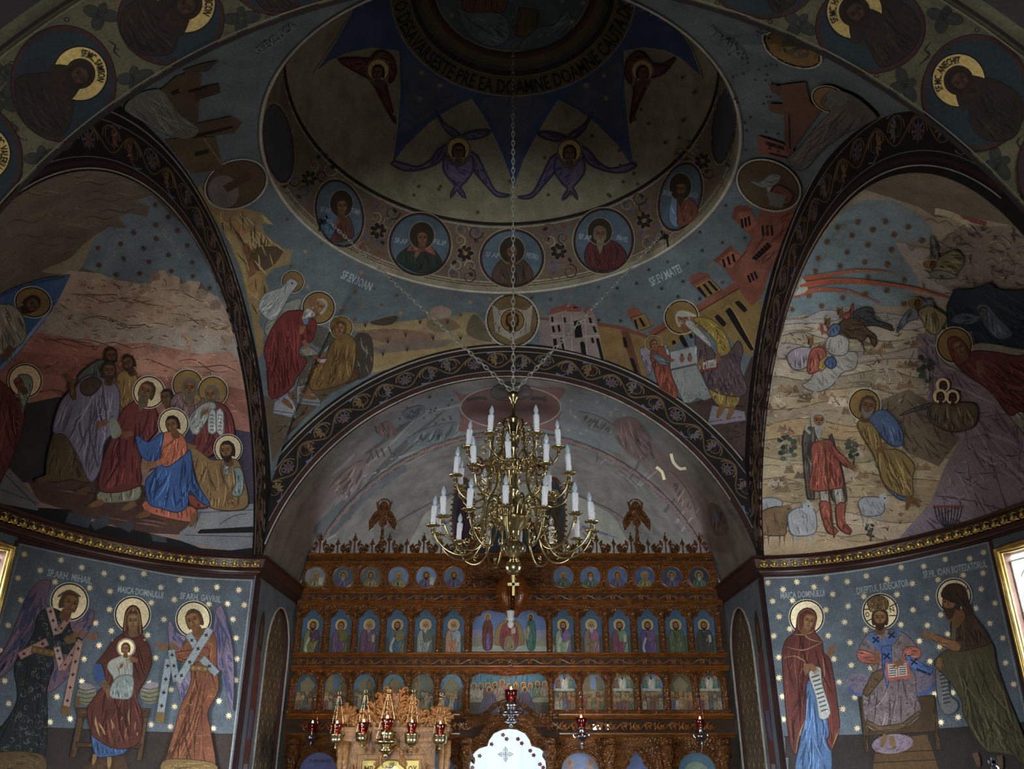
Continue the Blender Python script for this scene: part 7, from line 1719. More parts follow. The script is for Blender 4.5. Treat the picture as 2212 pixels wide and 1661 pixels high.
for k in range(11):
    x = -150 + 30 * k; y = 54 + (-12 if k == 4 else r.uniform(-5, 6)); a.robe([(x - 15, y + 14), (x + 15, y + 14), (x + 18, y + 48), (x - 18, y + 48)], r.choice(['#8c7a68', '#5f7a84', '#9a8a5c', '#8a5a4c', '#6a7a5c', '#a59a86']), 4, w=3, out=1.4); a.ell((x, y), 12, 12, '#b98f45', n=16); a.head((x, y + 3), 9, '#3a2718', '#3a2718' if k % 2 else None, '#8f6238', r.uniform(-.8, .8))
for x in (-90, 60): a.robe([(x, 80), (x + 20, 84), (x + 46, 140), (x + 40, 165), (x - 40, 165), (x - 20, 110)], '#5c5360', 8, w=3, out=1.6); a.ell((x + 6, 72), 12, 12, '#b98f45', n=16); a.ell((x + 6, 74), 8, 9, '#5a3b22', n=12)
a.done()
# medallion row
m = MB(); m.prism([(clipw(3.94)[0], 3.935), (clipw(3.94)[1], 3.935), (clipw(4.29)[1], 4.29), (clipw(4.29)[0], 4.29)], -.03, .05); m.build('medallion_board', W_CARV, ico)
MX = [-.862 - .411 * k for k in range(6)][::-1] + [.759 + .403 * k for k in range(6)]
pM = None
for i, x in enumerate(MX):
    if pM is None:
        m = MB(); m.tube([(.158 * math.cos(t), -.045, .158 * math.sin(t)) for t in lin(0, 6.283, 33)[:-1]], .016, 6, True); m.tube([(.178 * math.cos(t), -.035, .168 * math.sin(t)) for t in lin(0, 6.283, 33)[:-1]], .008, 5, True)
        pM = o = m.build('medallion_frame', W_PLAIN, ico, True)
        m = MB()
        for s in (-1, 1): spiral(m, 0, s * .085, .05, 1.57 * s, s, .009, 0); leaf(m, 0, s * .03, 1.57 * s, .09, .3, 0); leaf(m, 0, 0, 0 if s > 0 else 3.14, .04, .4, 0)
        pC = c_ = m.build('carved_scroll', W_PLAIN, ico, True)
    else: o = copy_obj(pM, ico); c_ = copy_obj(pC, ico)
    o.location = (x, 0, 4.118); c_.location = (x + .205, -.04, 4.118)
    p_ = MB(); p_.lathe([(.15, 0), (.15, .02)], 24); d_ = p_.build('icon', W_DARK, ico); d_.location = (x, -.035, 4.118); d_.rotation_euler = (math.pi / 2, 0, 0)
    a = Art('painted_prophet', d_, None, (0, 0, 300), grid=0, mapper=lambda u, v_, e: Vector((u, -v_, .02 + e)), step=.012, eps=.0004)
    a.ell((0, 0), 44, 44, ['#7d8288', '#46586a', '#55616a', '#5d7ea8', '#5f86b0', '#5b6c8a', '#4f6f9e', '#4d6ea0', '#44619a', '#3f5484', '#37455e', '#343d48'][i], n=30)
    a.ell((0, -10), 20, 20, '#8a7038', n=20); c = rng.choice(['#6a5a3c', '#4f6450', '#6a4a3a', '#7a7448', '#54506a']); a.robe([(-12, 8), (12, 8), (30, 24), (24, 38), (0, 43), (-24, 38), (-30, 24)], c, 8, w=3, out=1.6)
    a.head((0, -6), 15, '#33231a' if i % 3 else '#8d8576', [None, '#8d8576', '#5c5040', '#6a5c48', '#2b1d13', '#2b1d13', '#5c5040', '#a39c8e', None, None, '#8d8576', '#a39c8e'][i], '#8f6238', .2, 0, .5)
    if i in (4, 0): a.poly([(16, 4), (36, 0), (34, 36), (16, 34)], '#a9a48e')
    a.done()
# central niche above, with the dark painted panel
m = MB(); nich = [(-.5, 4.12)] + [(-.5 * math.cos(t), 4.62 + .32 * math.sin(t)) for t in lin(0, math.pi, 13)] + [(.5, 4.12)]
m.prism([(-.58, 3.935), (.58, 3.935), (.58, 4.65), (.5, 4.85), (.3, 5.0), (0, 5.06), (-.3, 5.0), (-.5, 4.85), (-.58, 4.65)], -.07, .03, [nich]); m.tube([(x, -.08, z) for x, z in nich], .016, 6)
o = m.build('central_niche', W_CARV, ico); o.location = (CX0, 0, 0)
for s in (-1, 1):
    m = MB(); m.box(-.2, .2, -.10, -.06, 3.95, 4.09); m.tube([(.06 * math.cos(t), -.11, 4.02 + .055 * math.sin(t)) for t in lin(0, 6.283, 17)[:-1]], .008, 5, True)
    for k in range(9): m.ball((.03 * math.cos(k * .7) * (k > 0), -.11, 4.02 + .03 * math.sin(k * .7) * (k > 0)), .012, None, None, 6, 4)
    for q in (-1, 1): leaf(m, q * .09, 4.02, 0 if q > 0 else 3.14, .1, .3, -.11)
    o = m.build('rosette_panel', W_CARV, ico, True); o.location = (CX0 + .33 * s, 0, 0)
m = MB(); m.box(-.52, .52, 0, .03, 4.10, 4.96); p_ = m.build('icon', W_DARK, ico); p_.location = (CX0, .0, 0)
a = Art('painted_angel', p_, None, (0, 0, 300), grid=0, mapper=icon_map(0, 0, 4.95), step=.012, eps=.0004)
a.poly([(-150, 0), (150, 0), (150, 250), (-150, 250)], '#2e3f4e'); a.poly([(-150, 150), (150, 160), (150, 250), (-150, 250)], '#55584a', True); a.robe([(-40, 110), (20, 100), (60, 150), (50, 230), (-50, 235), (-64, 170)], '#5c2426', 14, out=2); a.robe([(0, 130), (44, 150), (50, 230), (10, 235)], '#3a3f66', 8, out=2); a.ell((0, 92), 26, 26, '#8a7038', n=20); a.head((0, 97), 19, '#33231a', None, '#8f6238'); a.done()
# crest of pierced scrolls
pK = None; xl, xr = clipw(4.46)
n_ = 23
for k in range(n_):
    x = xl + (xr - xl) * (k + .5) / n_
    if abs(x - CX0) < .5: continue
    if pK is None:
        m = MB()
        for s in (-1, 1):
            spiral(m, s * .10, .075, .068, -1.57, s, .014, 0, 1.3, .02, 18); spiral(m, s * .17, .05, .042, 1.57, -s, .011, 0, 1.2)
            leaf(m, s * .05, .10, 1.57 - s * .5, .10, .3, 0); leaf(m, s * .2, .03, 1.57 + s * .2, .12, .25, 0)
        m.tube([(0, 0, 0), (0, -.01, .15)], .012, 6); m.tube([(-.2, 0, .008), (.2, 0, .008)], .014, 6)
        for a_, l in ((1.57, .10), (.7, .06), (2.44, .06)): leaf(m, 0, .16, a_, l, .32, 0)
        m.ball((0, 0, .16), .018, None, None, 7, 5); m.ball((0, 0, .27), .012, None, None, 6, 4)
        pK = o = m.build('crest_scroll', W_CARV, ico, True)
    else: o = copy_obj(pK, ico)
    o.location = (x, -.05 + .03 * (k % 2), 4.455); o.scale = (.9, 1, 1.2 if k % 2 == 0 else .9)
# crucifix with trefoil arms and two beaded side icons
m = MB()
m.prism([(-.09, 5.0), (.09, 5.0), (.09, 5.74), (.42, 5.74), (.42, 5.92), (.09, 5.92), (.09, 6.2), (-.09, 6.2), (-.09, 5.92), (-.42, 5.92), (-.42, 5.74), (-.09, 5.74)], -.12, -.06)
for cx, cz in ((.46, 5.83), (-.46, 5.83), (0, 6.22)):
    for k in range(3):
        a_ = {0: (-1.2, 0, 1.2), 1: (1.94, 3.14, 4.34), 2: (.4, 1.57, 2.74)}[0 if cx > 0 else 1 if cx < 0 else 2][k]
        m.tube([(cx + .08 * math.cos(a_) + .075 * math.cos(t), -.1, cz + .08 * math.sin(a_) + .075 * math.sin(t)) for t in lin(0, 6.283, 15)[:-1]], .02, 5, True); m.ball((cx + .08 * math.cos(a_), -.1, cz + .08 * math.sin(a_)), .03, None, None, 7, 5)
o = m.build('crucifix', W_CARV, ico, True); o.location = (CX0, 0, 0)
a = Art('painted_crucified_figure', o, None, (0, 0, 300), grid=0, mapper=icon_map(0, -.125, 6.2), step=.012, eps=.0004)
a.poly([(-20, 10), (20, 10), (20, 350), (-20, 350)], '#2b3340'); a.stroke([(-120, 100), (0, 112), (120, 100)], 12, '#8a6038'); a.robe([(-14, 104), (14, 104), (12, 200), (8, 300), (-8, 300), (-12, 200)], '#8a6038', 4, out=1.6); a.ell((0, 84), 16, 16, '#b98f45', n=18); a.head((0, 88), 12, '#2b1d13', '#2b1d13', '#8a6038'); a.robe([(-14, 180), (14, 180), (12, 220), (-12, 220)], '#a9a290', 3, out=1.2); a.text('INBI', (-14, 40), (14, 40), 14, '#b5ac96'); a.done()
for s in (-1, 1):
    m = MB(); E2 = [(.17 * math.cos(t) * (1 if math.sin(t) < .6 else .93), 5.05 + .58 * math.sin(t)) for t in lin(0, 6.283, 41)[:-1]]
    m.prism(E2, -.08, -.03)
    for x, z in [(.18 * math.cos(t), 5.05 + .6 * math.sin(t)) for t in lin(0, 6.283, 45)[:-1]]: m.ball((x, -.075, z), .02, None, None, 6, 4)
    o = m.build('side_icon', W_CARV, ico); o.location = (CX0 + .70 * s, 0, 0)
    a = Art('painted_mourner', o, None, (0, 0, 300), grid=0, mapper=icon_map(0, -.08, 5.6), step=.012, eps=.0004)
    a.ell((0, 165), 44, 160, '#2f3d48', n=30); c = '#3a2530' if s < 0 else '#4a3a2a'; a.robe([(-16, 90), (16, 90), (28, 140), (26, 290), (-26, 290), (-28, 140)], c, 10, out=1.6); a.ell((0, 66), 24, 24, '#a3803c', n=20); a.head((0, 70), 17, c, None, '#7d5330', -.4 * s); a.done()
# seraph finials on posts
pZ = None
for px in (825, 1377):
    X, Z = onY(px, 1185, YI)
    if pZ is None:
        m = MB(); m.lathe([(.035, -.02), (.04, .10), (.022, .12), (.028, .16), (.018, .2), (.02, .32)], 8)
        m.ball((0, -.02, .50), .07, .05, .075, 10, 7); m.ball((0, -.03, .60), .05, .04, .06, 8, 6)
        for sx in (-1, 1):
            m.prism([(sx * .02, .56), (sx * .10, .66), (sx * .075, .52), (sx * .03, .42)][::sx], -.03, .01)
            m.prism([(sx * .03, .56), (sx * .11, .50), (sx * .17, .38), (sx * .16, .24), (sx * .12, .28), (sx * .07, .36), (sx * .02, .44)][::sx], -.035, .01)
            for q in range(4): m.tube([(sx * (.05 + .02 * q), -.035, .50 - .02 * q), (sx * (.08 + .022 * q), -.045, .36 - .03 * q)], .008, 5)
        m.prism([(-.035, .48), (.035, .48), (.05, .34), (0, .26), (-.05, .34)], -.04, .01)
        for t in lin(.3, 2.84, 9): m.ball((.08 * math.cos(t), -.01, .60 + .09 * math.sin(t)), .014, None, None, 6, 4)
        pZ = o = m.build('seraph_finial', W_CARV, ico, True)
    else: o = copy_obj(pZ, ico)
    o.location = (X, -.05, Z - .02); o.scale = (1.25, 1.1, 1.12)
# carved eagle below the niche
m = MB()
for sx in (-1, 1):
    V = []; prf_ = [(.04, .02, .06), (-.08, .17, .12), (-.22, .235, .15), (-.38, .20, .14), (-.52, .13, .10), (-.62, .06, .06)]
    rows = []
    for z, w_, dd in prf_: rows.append([(sx * (.012 + w_ * t), -.18 - dd * math.sin(t * 2.6 + .25), 4.14 + z) for t in lin(0, 1, 7)])
    base = len(m.v); V = [p for r_ in rows for p in r_]; V2_ = [(p[0], p[1] + .03, p[2]) for p in V]; n7 = 7
    F = []
    for i in range(len(rows) - 1):
        for j in range(6):
            q = (i * 7 + j, i * 7 + j + 1, (i + 1) * 7 + j + 1, (i + 1) * 7 + j); F.append(q); k = len(V); F.append(tuple(x + k for x in reversed(q)))
    m.add(V + V2_, F)
    for q in range(3): m.tube([(sx * (.05 + .035 * q), -.295, 4.02), (sx * (.05 + .03 * q), -.305, 3.8), (sx * (.035 + .012 * q), -.27, 3.6)], .009, 5)
m.ball((0, -.2, 4.1), .06, .07, .09); m.ball((0, -.25, 4.2), .04, .05, .045); m.tube([(0, -.29, 4.2), (0, -.33, 4.17)], .014, 6, r_end=.003)
for k in range(5): m.tube([(-.04 + .02 * k, -.23, 3.66), (-.05 + .025 * k, -.24, 3.5)], .014, 5, r_end=.005)
o = m.build('carved_eagle', wood('eagle_wood', '#5c3010', '#8a4e1e', .18, .1), ico, True); o.location = (CX0 + .06, 0, 0)
# lower register: tall columns, arched icons, ogee niche
def bigcol(name):
    m = MB(); m.lathe([(.09, .0), (.09, .12), (.07, .15), (.075, .2), (.062, .24), (.06, .6), (.068, 1.2), (.06, 1.5), (.075, 1.52), (.062, 1.55), (.07, 1.62), (.095, 1.70), (.10, 1.78), (.075, 1.80), (.10, 1.83), (.10, 1.925)], 14, (0, -.09, 0), 7, .04)
    for t in lin(0, 6.28, 9)[:-1]: leaf(m, .075 * math.cos(t), 1.64, 1.57, .14, .25, -.09 + .075 * math.sin(t))
    m.tube([(.066 * math.cos(t * 40), -.09 + .066 * math.sin(t * 40), .6 + .85 * t) for t in lin(0, 1, 90)], .010, 4)
    return m
pc = None
for px in (634, 755, 880, 1006, 1188, 1314, 1440, 1561):
    X = onY(px, 1640, YI)[0]; X = max(XL + .12, min(XR - .12, X))
    if pc is None: pc = o = bigcol('column').build('column', W_CARV, ico, True)
    else: o = copy_obj(pc, ico)
    o.location = (X, 0, 0)
def arch_panel(px, kind, blue_c):
    X = onY(px, 1640, YI)[0]
    if kind == 'round':
        H = roundarch(.53, .45, 1.50, 17); ztop = 1.78
    else:
        half = [(-.205, .3), (-.205, 1.44), (-.17, 1.50), (-.15, 1.56), (-.10, 1.60), (-.09, 1.66), (-.05, 1.71), (0, 1.76)]; H = half + [(-x, z) for x, z in half[-2::-1]]
    m = MB(); m.prism([(-.36, .02), (.36, .02), (.36, 1.925), (-.36, 1.925)], -.04, .02, [H])
    for g_, r_ in ((1.0, .014), (1.16, .012), (1.26, .016)):
        m.tube([(x * g_, -.045 - .012 * (g_ > 1.1), 1.5 + (z - 1.5) * g_ if z > 1.4 else z) for x, z in H], r_, 6)
    for s in (-1, 1):
        spiral(m, s * .29, 1.80, .06, 1.57, s, .011, -.055)
        for a_ in (.3, 1.2, 2.2): leaf(m, s * .29, 1.80, a_, .09, .3, -.06)
        for q in range(5): leaf(m, s * .33, 1.0 + .14 * q, 1.57, .12, .25, -.05)
    o = m.build('icon_frame', W_CARV, ico); o.location = (X, 0, 0)
    m = MB(); m.box(-.33, .33, .0, .03, .3, 1.85); p_ = m.build('icon', W_DARK, ico); p_.location = (X, .025, 0)
    a = Art('painted_large_icon', p_, None, (0, 0, 300), grid=0, mapper=icon_map(0, 0, 1.84), step=.02, eps=.0004)
    a.poly([(-95, 0), (95, 0), (95, 440), (-95, 440)], blue_c)
    if px == 690: a.text('SF.ARH.MIHAIL', (-44, 68), (50, 68), 13, '#3a3350'); a.ell((0, 130), 36, 36, '#8f7a3c', n=26); a.head((0, 136), 24, '#3a2718', None, '#8f6238')
    elif px == 1252:
        for x in (-40, 45): a.ell((x, 75), 20, 24, '#9a7c78', n=16); a.ell((x, 68), 8, 10, '#8a6a5a', n=12)
        a.ell((0, 120), 30, 30, '#b98f45', n=20); a.head((0, 124), 22, '#3a2718', '#3a2718', '#8f6238')
    elif px == 1503: a.ell((0, 120), 55, 55, '#8a9a82', n=26); a.ell((0, 128), 34, 34, '#b3a26a', n=22); a.head((0, 134), 20, '#6a3a2a', None, '#8f6238')
    else: a.ell((0, 150), 36, 36, '#8f7a3c', n=22)
    a.done()
arch_panel(690, 'round', '#5f6090'); arch_panel(1252, 'round', '#7484a8'); arch_panel(1374, 'ogee', '#5c6d9c'); arch_panel(1503, 'round', '#54788c'); arch_panel(943, 'round', '#6480a4'); arch_panel(817, 'ogee', '#5c6d9c')
# royal doorway arch and curtain
m = MB(); D0 = door_outline(0); D1 = door_outline(.11)
m.prism([(-.72, .02), (.65, .02), (.65, 1.86), (.40, 1.95), (.30, 2.06), (.16, 2.19), (-.035, 2.26), (-.23, 2.19), (-.37, 2.06), (-.47, 1.95), (-.72, 1.86)], -.05, .04, [[(x, max(.03, z)) for x, z in D0]])
for g_, r_, yy in ((.0, .016, -.06), (.03, .012, -.065), (.06, .016, -.055)): m.tube([(x, yy, z) for x, z in door_outline(g_)], r_, 6)
for g_ in (0.0, .035): m.tube([(-.72, -.08, 2.2 + g_ - .02), (-.45, -.08, 2.2 + g_ - .02), (-.37, -.08, 2.22 + g_), (-.25, -.08, 2.32 + g_), (-.035, -.08, 2.40 + g_), (.18, -.08, 2.32 + g_), (.30, -.08, 2.22 + g_), (.38, -.08, 2.2 + g_ - .02), (.65, -.08, 2.2 + g_ - .02)], .014, 6)
for s in (-1, 1):
    c = -.035 + s * .52; spiral(m, c, 1.76, .06, 1.57, s, .011, -.06); leaf(m, c, 1.7, -1.2, .12, .3, -.06); leaf(m, c, 1.8, 1.2, .12, .3, -.06)
m.build('royal_doorway', W_CARV, ico)
m = MB(); m.prism([(-.6, 2.06), (.53, 2.06), (.53, 2.20), (.3, 2.2), (.18, 2.3), (-.035, 2.38), (-.25, 2.3), (-.37, 2.2), (-.6, 2.2)], -.02, .03); m.build('doorway_lunette', W_CARV, ico)
cu, nt_, bs = _mat('curtain_cloth')
bs.inputs['Base Color'].default_value = (*srgb('#e6edf2'), 1); bs.inputs['Roughness'].default_value = .9
tr = nt_.nodes.new('ShaderNodeBsdfTranslucent'); tr.inputs['Color'].default_value = (*srgb('#e6f0f6'), 1)
ms = nt_.nodes.new('ShaderNodeMixShader'); ms.inputs[0].default_value = .7
nt_.links.new(bs.outputs[0], ms.inputs[1]); nt_.links.new(tr.outputs[0], ms.inputs[2]); nt_.links.new(ms.outputs[0], nt_.nodes['Material Output'].inputs['Surface'])
def cur_y(x): return .16 + .012 * math.sin(x * 26) + .008 * math.sin(x * 61 + 1)
P = [[(x, YI + cur_y(x), z) for z in lin(.1, 2.2, 12)] for x in lin(-.72, .65, 60)]
cur = grid_surface('door_curtain', P, cu, kind=None); tag(cur, 'white backlit curtain with rose motifs in the royal doorway', 'curtain')
def cmap(x, y, e):
    X, Z = onY(x, y, YI + .15); return Vector((X, YI + cur_y(X) - .004 - e, Z))
CC = (980, 1400, 3.5677)
for c in ((380, 668), (408, 700), (495, 700), (525, 733), (200, 830), (292, 740), (590, 790), (617, 825), (665, 895), (690, 920), (145, 920)):
    a = Art('printed_rose', cur, None, CC, grid=0, mapper=cmap, step=3); a.hold()
    for k in range(3): a.stroke([c, (c[0] + 24 * math.cos(k * 2 + c[0]), c[1] + 24 * math.sin(k * 2 + c[0]))], 10, '#4d6478', 2)
    a.hold(); a.poly([(c[0] + (15 + 3 * math.cos(5 * t)) * math.cos(t), c[1] + (15 + 3 * math.cos(5 * t)) * math.sin(t)) for t in lin(0, 6.0, 20)], '#8a3a48', True); a.hold(); a.ring(c, 8, 8, 4, '#b0626c'); a.ell(c, 4, 4, '#c07a80'); a.done()
a = Art('printed_cross', cur, None, CC, grid=0, mapper=cmap, step=3); a.hold()
for k in range(4):
    t = k * math.pi / 2; ux, uy = math.cos(t), math.sin(t); c = (400, 818)
    a.stroke([c, (c[0] + 60 * ux, c[1] + 60 * uy)], 5, '#8f8f8a'); a.ring((c[0] + 40 * ux, c[1] + 40 * uy), 11, 11, 3, '#8f8f8a')
    for q in (-1, 1): a.stroke([(c[0] + 10 * ux, c[1] + 10 * uy), (c[0] + 26 * ux - q * 16 * uy, c[1] + 26 * uy + q * 16 * ux), (c[0] + 46 * ux - q * 8 * uy, c[1] + 46 * uy + q * 8 * ux)], 4, '#8f8f8a')
a.done()
# ================================================================== chandelier
BRASS = plain('brass_polished', srgb('#c2b083'), .22, 1.0, noise=.18, nscale=30)
IRON = plain('iron_chain', srgb('#b5b2a6'), .4, .7)
BLACK = plain('black_iron', srgb('#191716'), .5, .6)
CANDLE = plain('candle_sleeve', srgb('#eceaee'), .5, noise=.2, nscale=90, bump=.3, bscale=200)
GLASS, nt_, b_ = _mat('bulb_glass')
b_.inputs['Base Color'].default_value = (.62, .72, .82, 1); b_.inputs['Roughness'].default_value = .06; b_.inputs['Transmission Weight'].default_value = .35; b_.inputs['IOR'].default_value = 1.45
CHX, CHY = .012, 7.3
_zy = [(850, 4.84), (900, 4.602), (1000, 4.142), (1120, 3.618), (1220, 3.204), (1255, 3.063), (1300, 2.885)]
def ZC_(y):
    for (a, za), (b, zb) in zip(_zy, _zy[1:]):
        if y <= b: return za + (zb - za) * (y - a) / (b - a)
    return _zy[-1][1]
K = .00424
ch = empty('chandelier', (CHX, CHY, 0)); tag(ch, 'tall three-tiered brass chandelier with white electric candles under the dome', 'chandelier')
def stem_part(name, prof_px, seg=18, lobes=0, lob=0):
    m = MB(); m.lathe([(r * K, ZC_(y)) for y, r in prof_px[::-1]], seg, (0, 0, 0), lobes, lob); return m.build(name, BRASS, ch, True)
stem_part('top_cup', [(848, 6), (850, 13.5), (856, 13.5), (862, 11), (868, 6), (874, 5)])
stem_part('stem', [(872, 4.5), (896, 4.5), (899, 8), (903, 12), (908, 12), (913, 9), (917, 9), (922, 11), (938, 11), (942, 15), (945, 15), (948, 9), (955, 10), (961, 8), (966, 12), (972, 12), (978, 7), (990, 9), (998, 6), (1006, 13), (1012, 13), (1018, 7), (1030, 9), (1045, 8), (1058, 13), (1064, 13), (1068, 8), (1078, 12), (1084, 9), (1092, 17), (1112, 17), (1116, 22)])
stem_part('bowl', [(1114, 18), (1117, 35), (1122, 36), (1130, 31), (1140, 24), (1148, 15), (1152, 14), (1158, 14), (1162, 6), (1168, 6)], 24, 8, .06)
stem_part('gadrooned_knop', [(1166, 7), (1169, 13), (1175, 21), (1184, 26), (1192, 25), (1199, 18), (1203, 9), (1209, 8)], 32, 8, .09)
stem_part('globe', [(1207, 6), (1210, 9)] + [(1226 - 17 * math.cos(t), max(1.5, 17.5 * math.sin(t))) for t in lin(.35, 3.0, 14)], 24)
m = MB(); zc = ZC_(1272); m.box(-.011, .011, -.006, .006, ZC_(1286), ZC_(1242)); m.box(-.05, .05, -.006, .006, ZC_(1262) - .012, ZC_(1262) + .012)
for t in lin(.3, 2.84, 9): m.tube([(0, 0, ZC_(1262)), (.065 * math.cos(t), 0, ZC_(1262) + .055 * math.sin(t))], .005, 4, r_end=.002)
m.build('pendant_cross', plain('aged_brass', srgb('#8f8258'), .35, 1.0), ch)
ARM = {3: [(.09, 3.62), (.12, 3.74), (.19, 3.80), (.26, 3.74), (.28, 3.58), (.30, 3.42), (.38, 3.30), (.50, 3.28), (.62, 3.34), (.69, 3.44), (.715, 3.52)],
       2: [(.06, 4.05), (.09, 4.17), (.15, 4.22), (.21, 4.16), (.22, 4.0), (.24, 3.86), (.31, 3.76), (.40, 3.76), (.49, 3.82), (.535, 3.97)],
       1: [(.05, 4.38), (.08, 4.5), (.13, 4.54), (.18, 4.48), (.19, 4.34), (.21, 4.2), (.27, 4.12), (.34, 4.13), (.40, 4.19), (.42, 4.285)]}
def sp(m, cx, cz, r, a0, sg, rad, turns=1.1):
    m.tube([(cx + r * (1 - .85 * t) * math.cos(a0 + sg * t * turns * 6.283), 0, cz + r * (1 - .85 * t) * math.sin(a0 + sg * t * turns * 6.283)) for t in lin(0, 1, 16)], rad, 5)
def arm_mesh(P, R, zb):
    m = MB(); P2 = catmull(P, False, .028); m.tube([(r, 0, z) for r, z in P2], .0095, 7)
    d = R / .71
    sp(m, P[5][0] + .055, P[5][1] + .06, .055, 3.14, -1, .006); sp(m, P[3][0] - .035, P[3][1] - .05, .05, 0, 1, .006); sp(m, P[6][0] + .09 * d, P[6][1] + .05, .04, -1.57, 1, .006)
    sp(m, P[4][0] + .05, P[4][1] + .02, .045, 3.14, 1, .0055)
    m.ball((P[6][0] + .10 * d, 0, P[6][1] + .045), .014, None, None, 6, 4); m.ball((P[5][0] + .06, 0, P[5][1] + .065), .013, None, None, 6, 4)
    m.lathe([(.012, zb - .07), (.02, zb - .06), (.012, zb - .045), (.018, zb - .035), (.010, zb - .02), (.016, zb)], 9, (R, 0, 0))
    return m
mb = MB(); mb.lathe([(.014, -.012), (.03, -.008), (.056, .004), (.064, .014), (.058, .016), (.03, .008), (.022, .03), (.026, .034)], 24, (0, 0, 0), 6, .07)
mc = MB(); mc.lathe([(.024, .02), (.026, .03), (.024, .09), (.0255, .12), (.0245, .17), (.025, .185), (.018, .188)], 12)
for k in range(5): a_ = k * 1.3; mc.tube([(.025 * math.cos(a_), .025 * math.sin(a_), .185), (.0265 * math.cos(a_), .0265 * math.sin(a_), .13 - .012 * k)], .004, 4, r_end=.002)
mg = MB(); mg.lathe([(.012, .186), (.014, .195), (.021, .215), (.022, .228), (.017, .25), (.008, .272), (.002, .283)], 12)
mf = MB(); mf.tube([(0, 0, .19), (0, 0, .23)], .003, 5); mf.tube([(-.006, 0, .23), (-.004, 0, .245), (.004, 0, .245), (.006, 0, .23)], .0015, 4)
protos = {}
for tier, n, off in ((1, 6, -90 + 30), (2, 10, -90 - 4), (3, 14, -90 - 5)):
    P = ARM[tier]; R, zb = P[-1]
    pa = None
    for k in range(n):
        ang = math.radians(off + 360 * k / n)
        if pa is None: pa = arm = arm_mesh(P, R, zb).build('arm', BRASS, ch, True)
        else: arm = copy_obj(pa, ch)
        arm.rotation_euler = (0, 0, ang)
        for nm, mm, mt in (('drip_pan', mb, BRASS), ('candle', mc, CANDLE), ('bulb', mg, GLASS), ('filament_post', mf, BRASS)):
            if nm not in protos: protos[nm] = s_ = mm.build(nm, mt, arm, True)
            else: s_ = copy_obj(protos[nm], arm)
            s_.location = (R, 0, zb)
            if nm != 'drip_pan': s_.rotation_euler = (.06 * math.sin(k * 5 + tier), .06 * math.cos(k * 3 + tier), k)
# scrolls around the stem of each tier
pr = None
for tier, z, n, r in ((1, 4.40, 6, .10), (2, 4.07, 8, .13), (3, 3.66, 10, .20)):
    m = MB(); m.tube([(r, 0, z - .08), (r + .03, 0, z), (r, 0, z + .08), (r - .04, 0, z + .05), (r - .03, 0, z + .02)], .007, 5); m.ball((r + .03, 0, z), .013, None, None, 6, 4); sp(m, r + .02, z - .07, .035, 1.57, -1, .006)
    pr = None
    for k in range(n):
        if pr is None: pr = o = m.build('stem_scroll', BRASS, ch, True)
        else: o = copy_obj(pr, ch)
        o.rotation_euler = (0, 0, 2 * math.pi * (k + .5) / n)
# suspension: one plumb chain to the crown and two stays to hooks on the drum
lk = MB(); lk.tube([(.016 * math.cos(t), 0, .038 * math.sin(t)) for t in lin(0, 6.283, 13)[:-1]], .0068, 5, True)
plink = None
def chain(p0, p1, st=.054):
    global plink
    p0, p1 = Vector(p0), Vector(p1); d = p1 - p0; L = d.length; n = int(L / st); q = d.to_track_quat('Z', 'Y').to_matrix().to_4x4()
    for k in range(n + 1):
        if plink is None: plink = o = lk.build('chain_link', IRON, ch, True)
        else: o = copy_obj(plink, ch)
        o.matrix_local = Matrix.Translation(p0 + d * (k / n)) @ q @ Matrix.Rotation(math.pi / 2 * (k % 2), 4, 'Z')
top = Vector((0, 0, ZC_(848)))
chain(top, (0, 0, 10.24), .062)
for px, py in ((692, 478), (1441, 512)):
    loc, nor, _, _ = SURF['dome'].ray_cast(ORG, ray(px, py).normalized())
    p = loc - Vector((CHX, CHY, 0)); q = p + (Vector((-.1, 7.2, loc.z)) - loc).normalized() * .09
    chain(top, q, .062)
    m = MB(); m.tube([p, (p + q) / 2 + Vector((0, 0, -.03)), q, q + Vector((0, 0, .05))], .014, 6); m.ball(p, .035, None, None, 8, 5); m.tube([p, p + Vector((0, 0, -.14))], .012, 5); m.build('ceiling_hook', BLACK, ch, True)
m = MB(); loc, nor, _, _ = SURF['dome'].ray_cast(ORG, (Vector((CHX, CHY, 10.2)) - ORG).normalized()); m.lathe([(.09, 10.29), (.07, 10.26), (.02, 10.24)], 12); m.build('ceiling_rose', BLACK, ch)

YK = 11.75
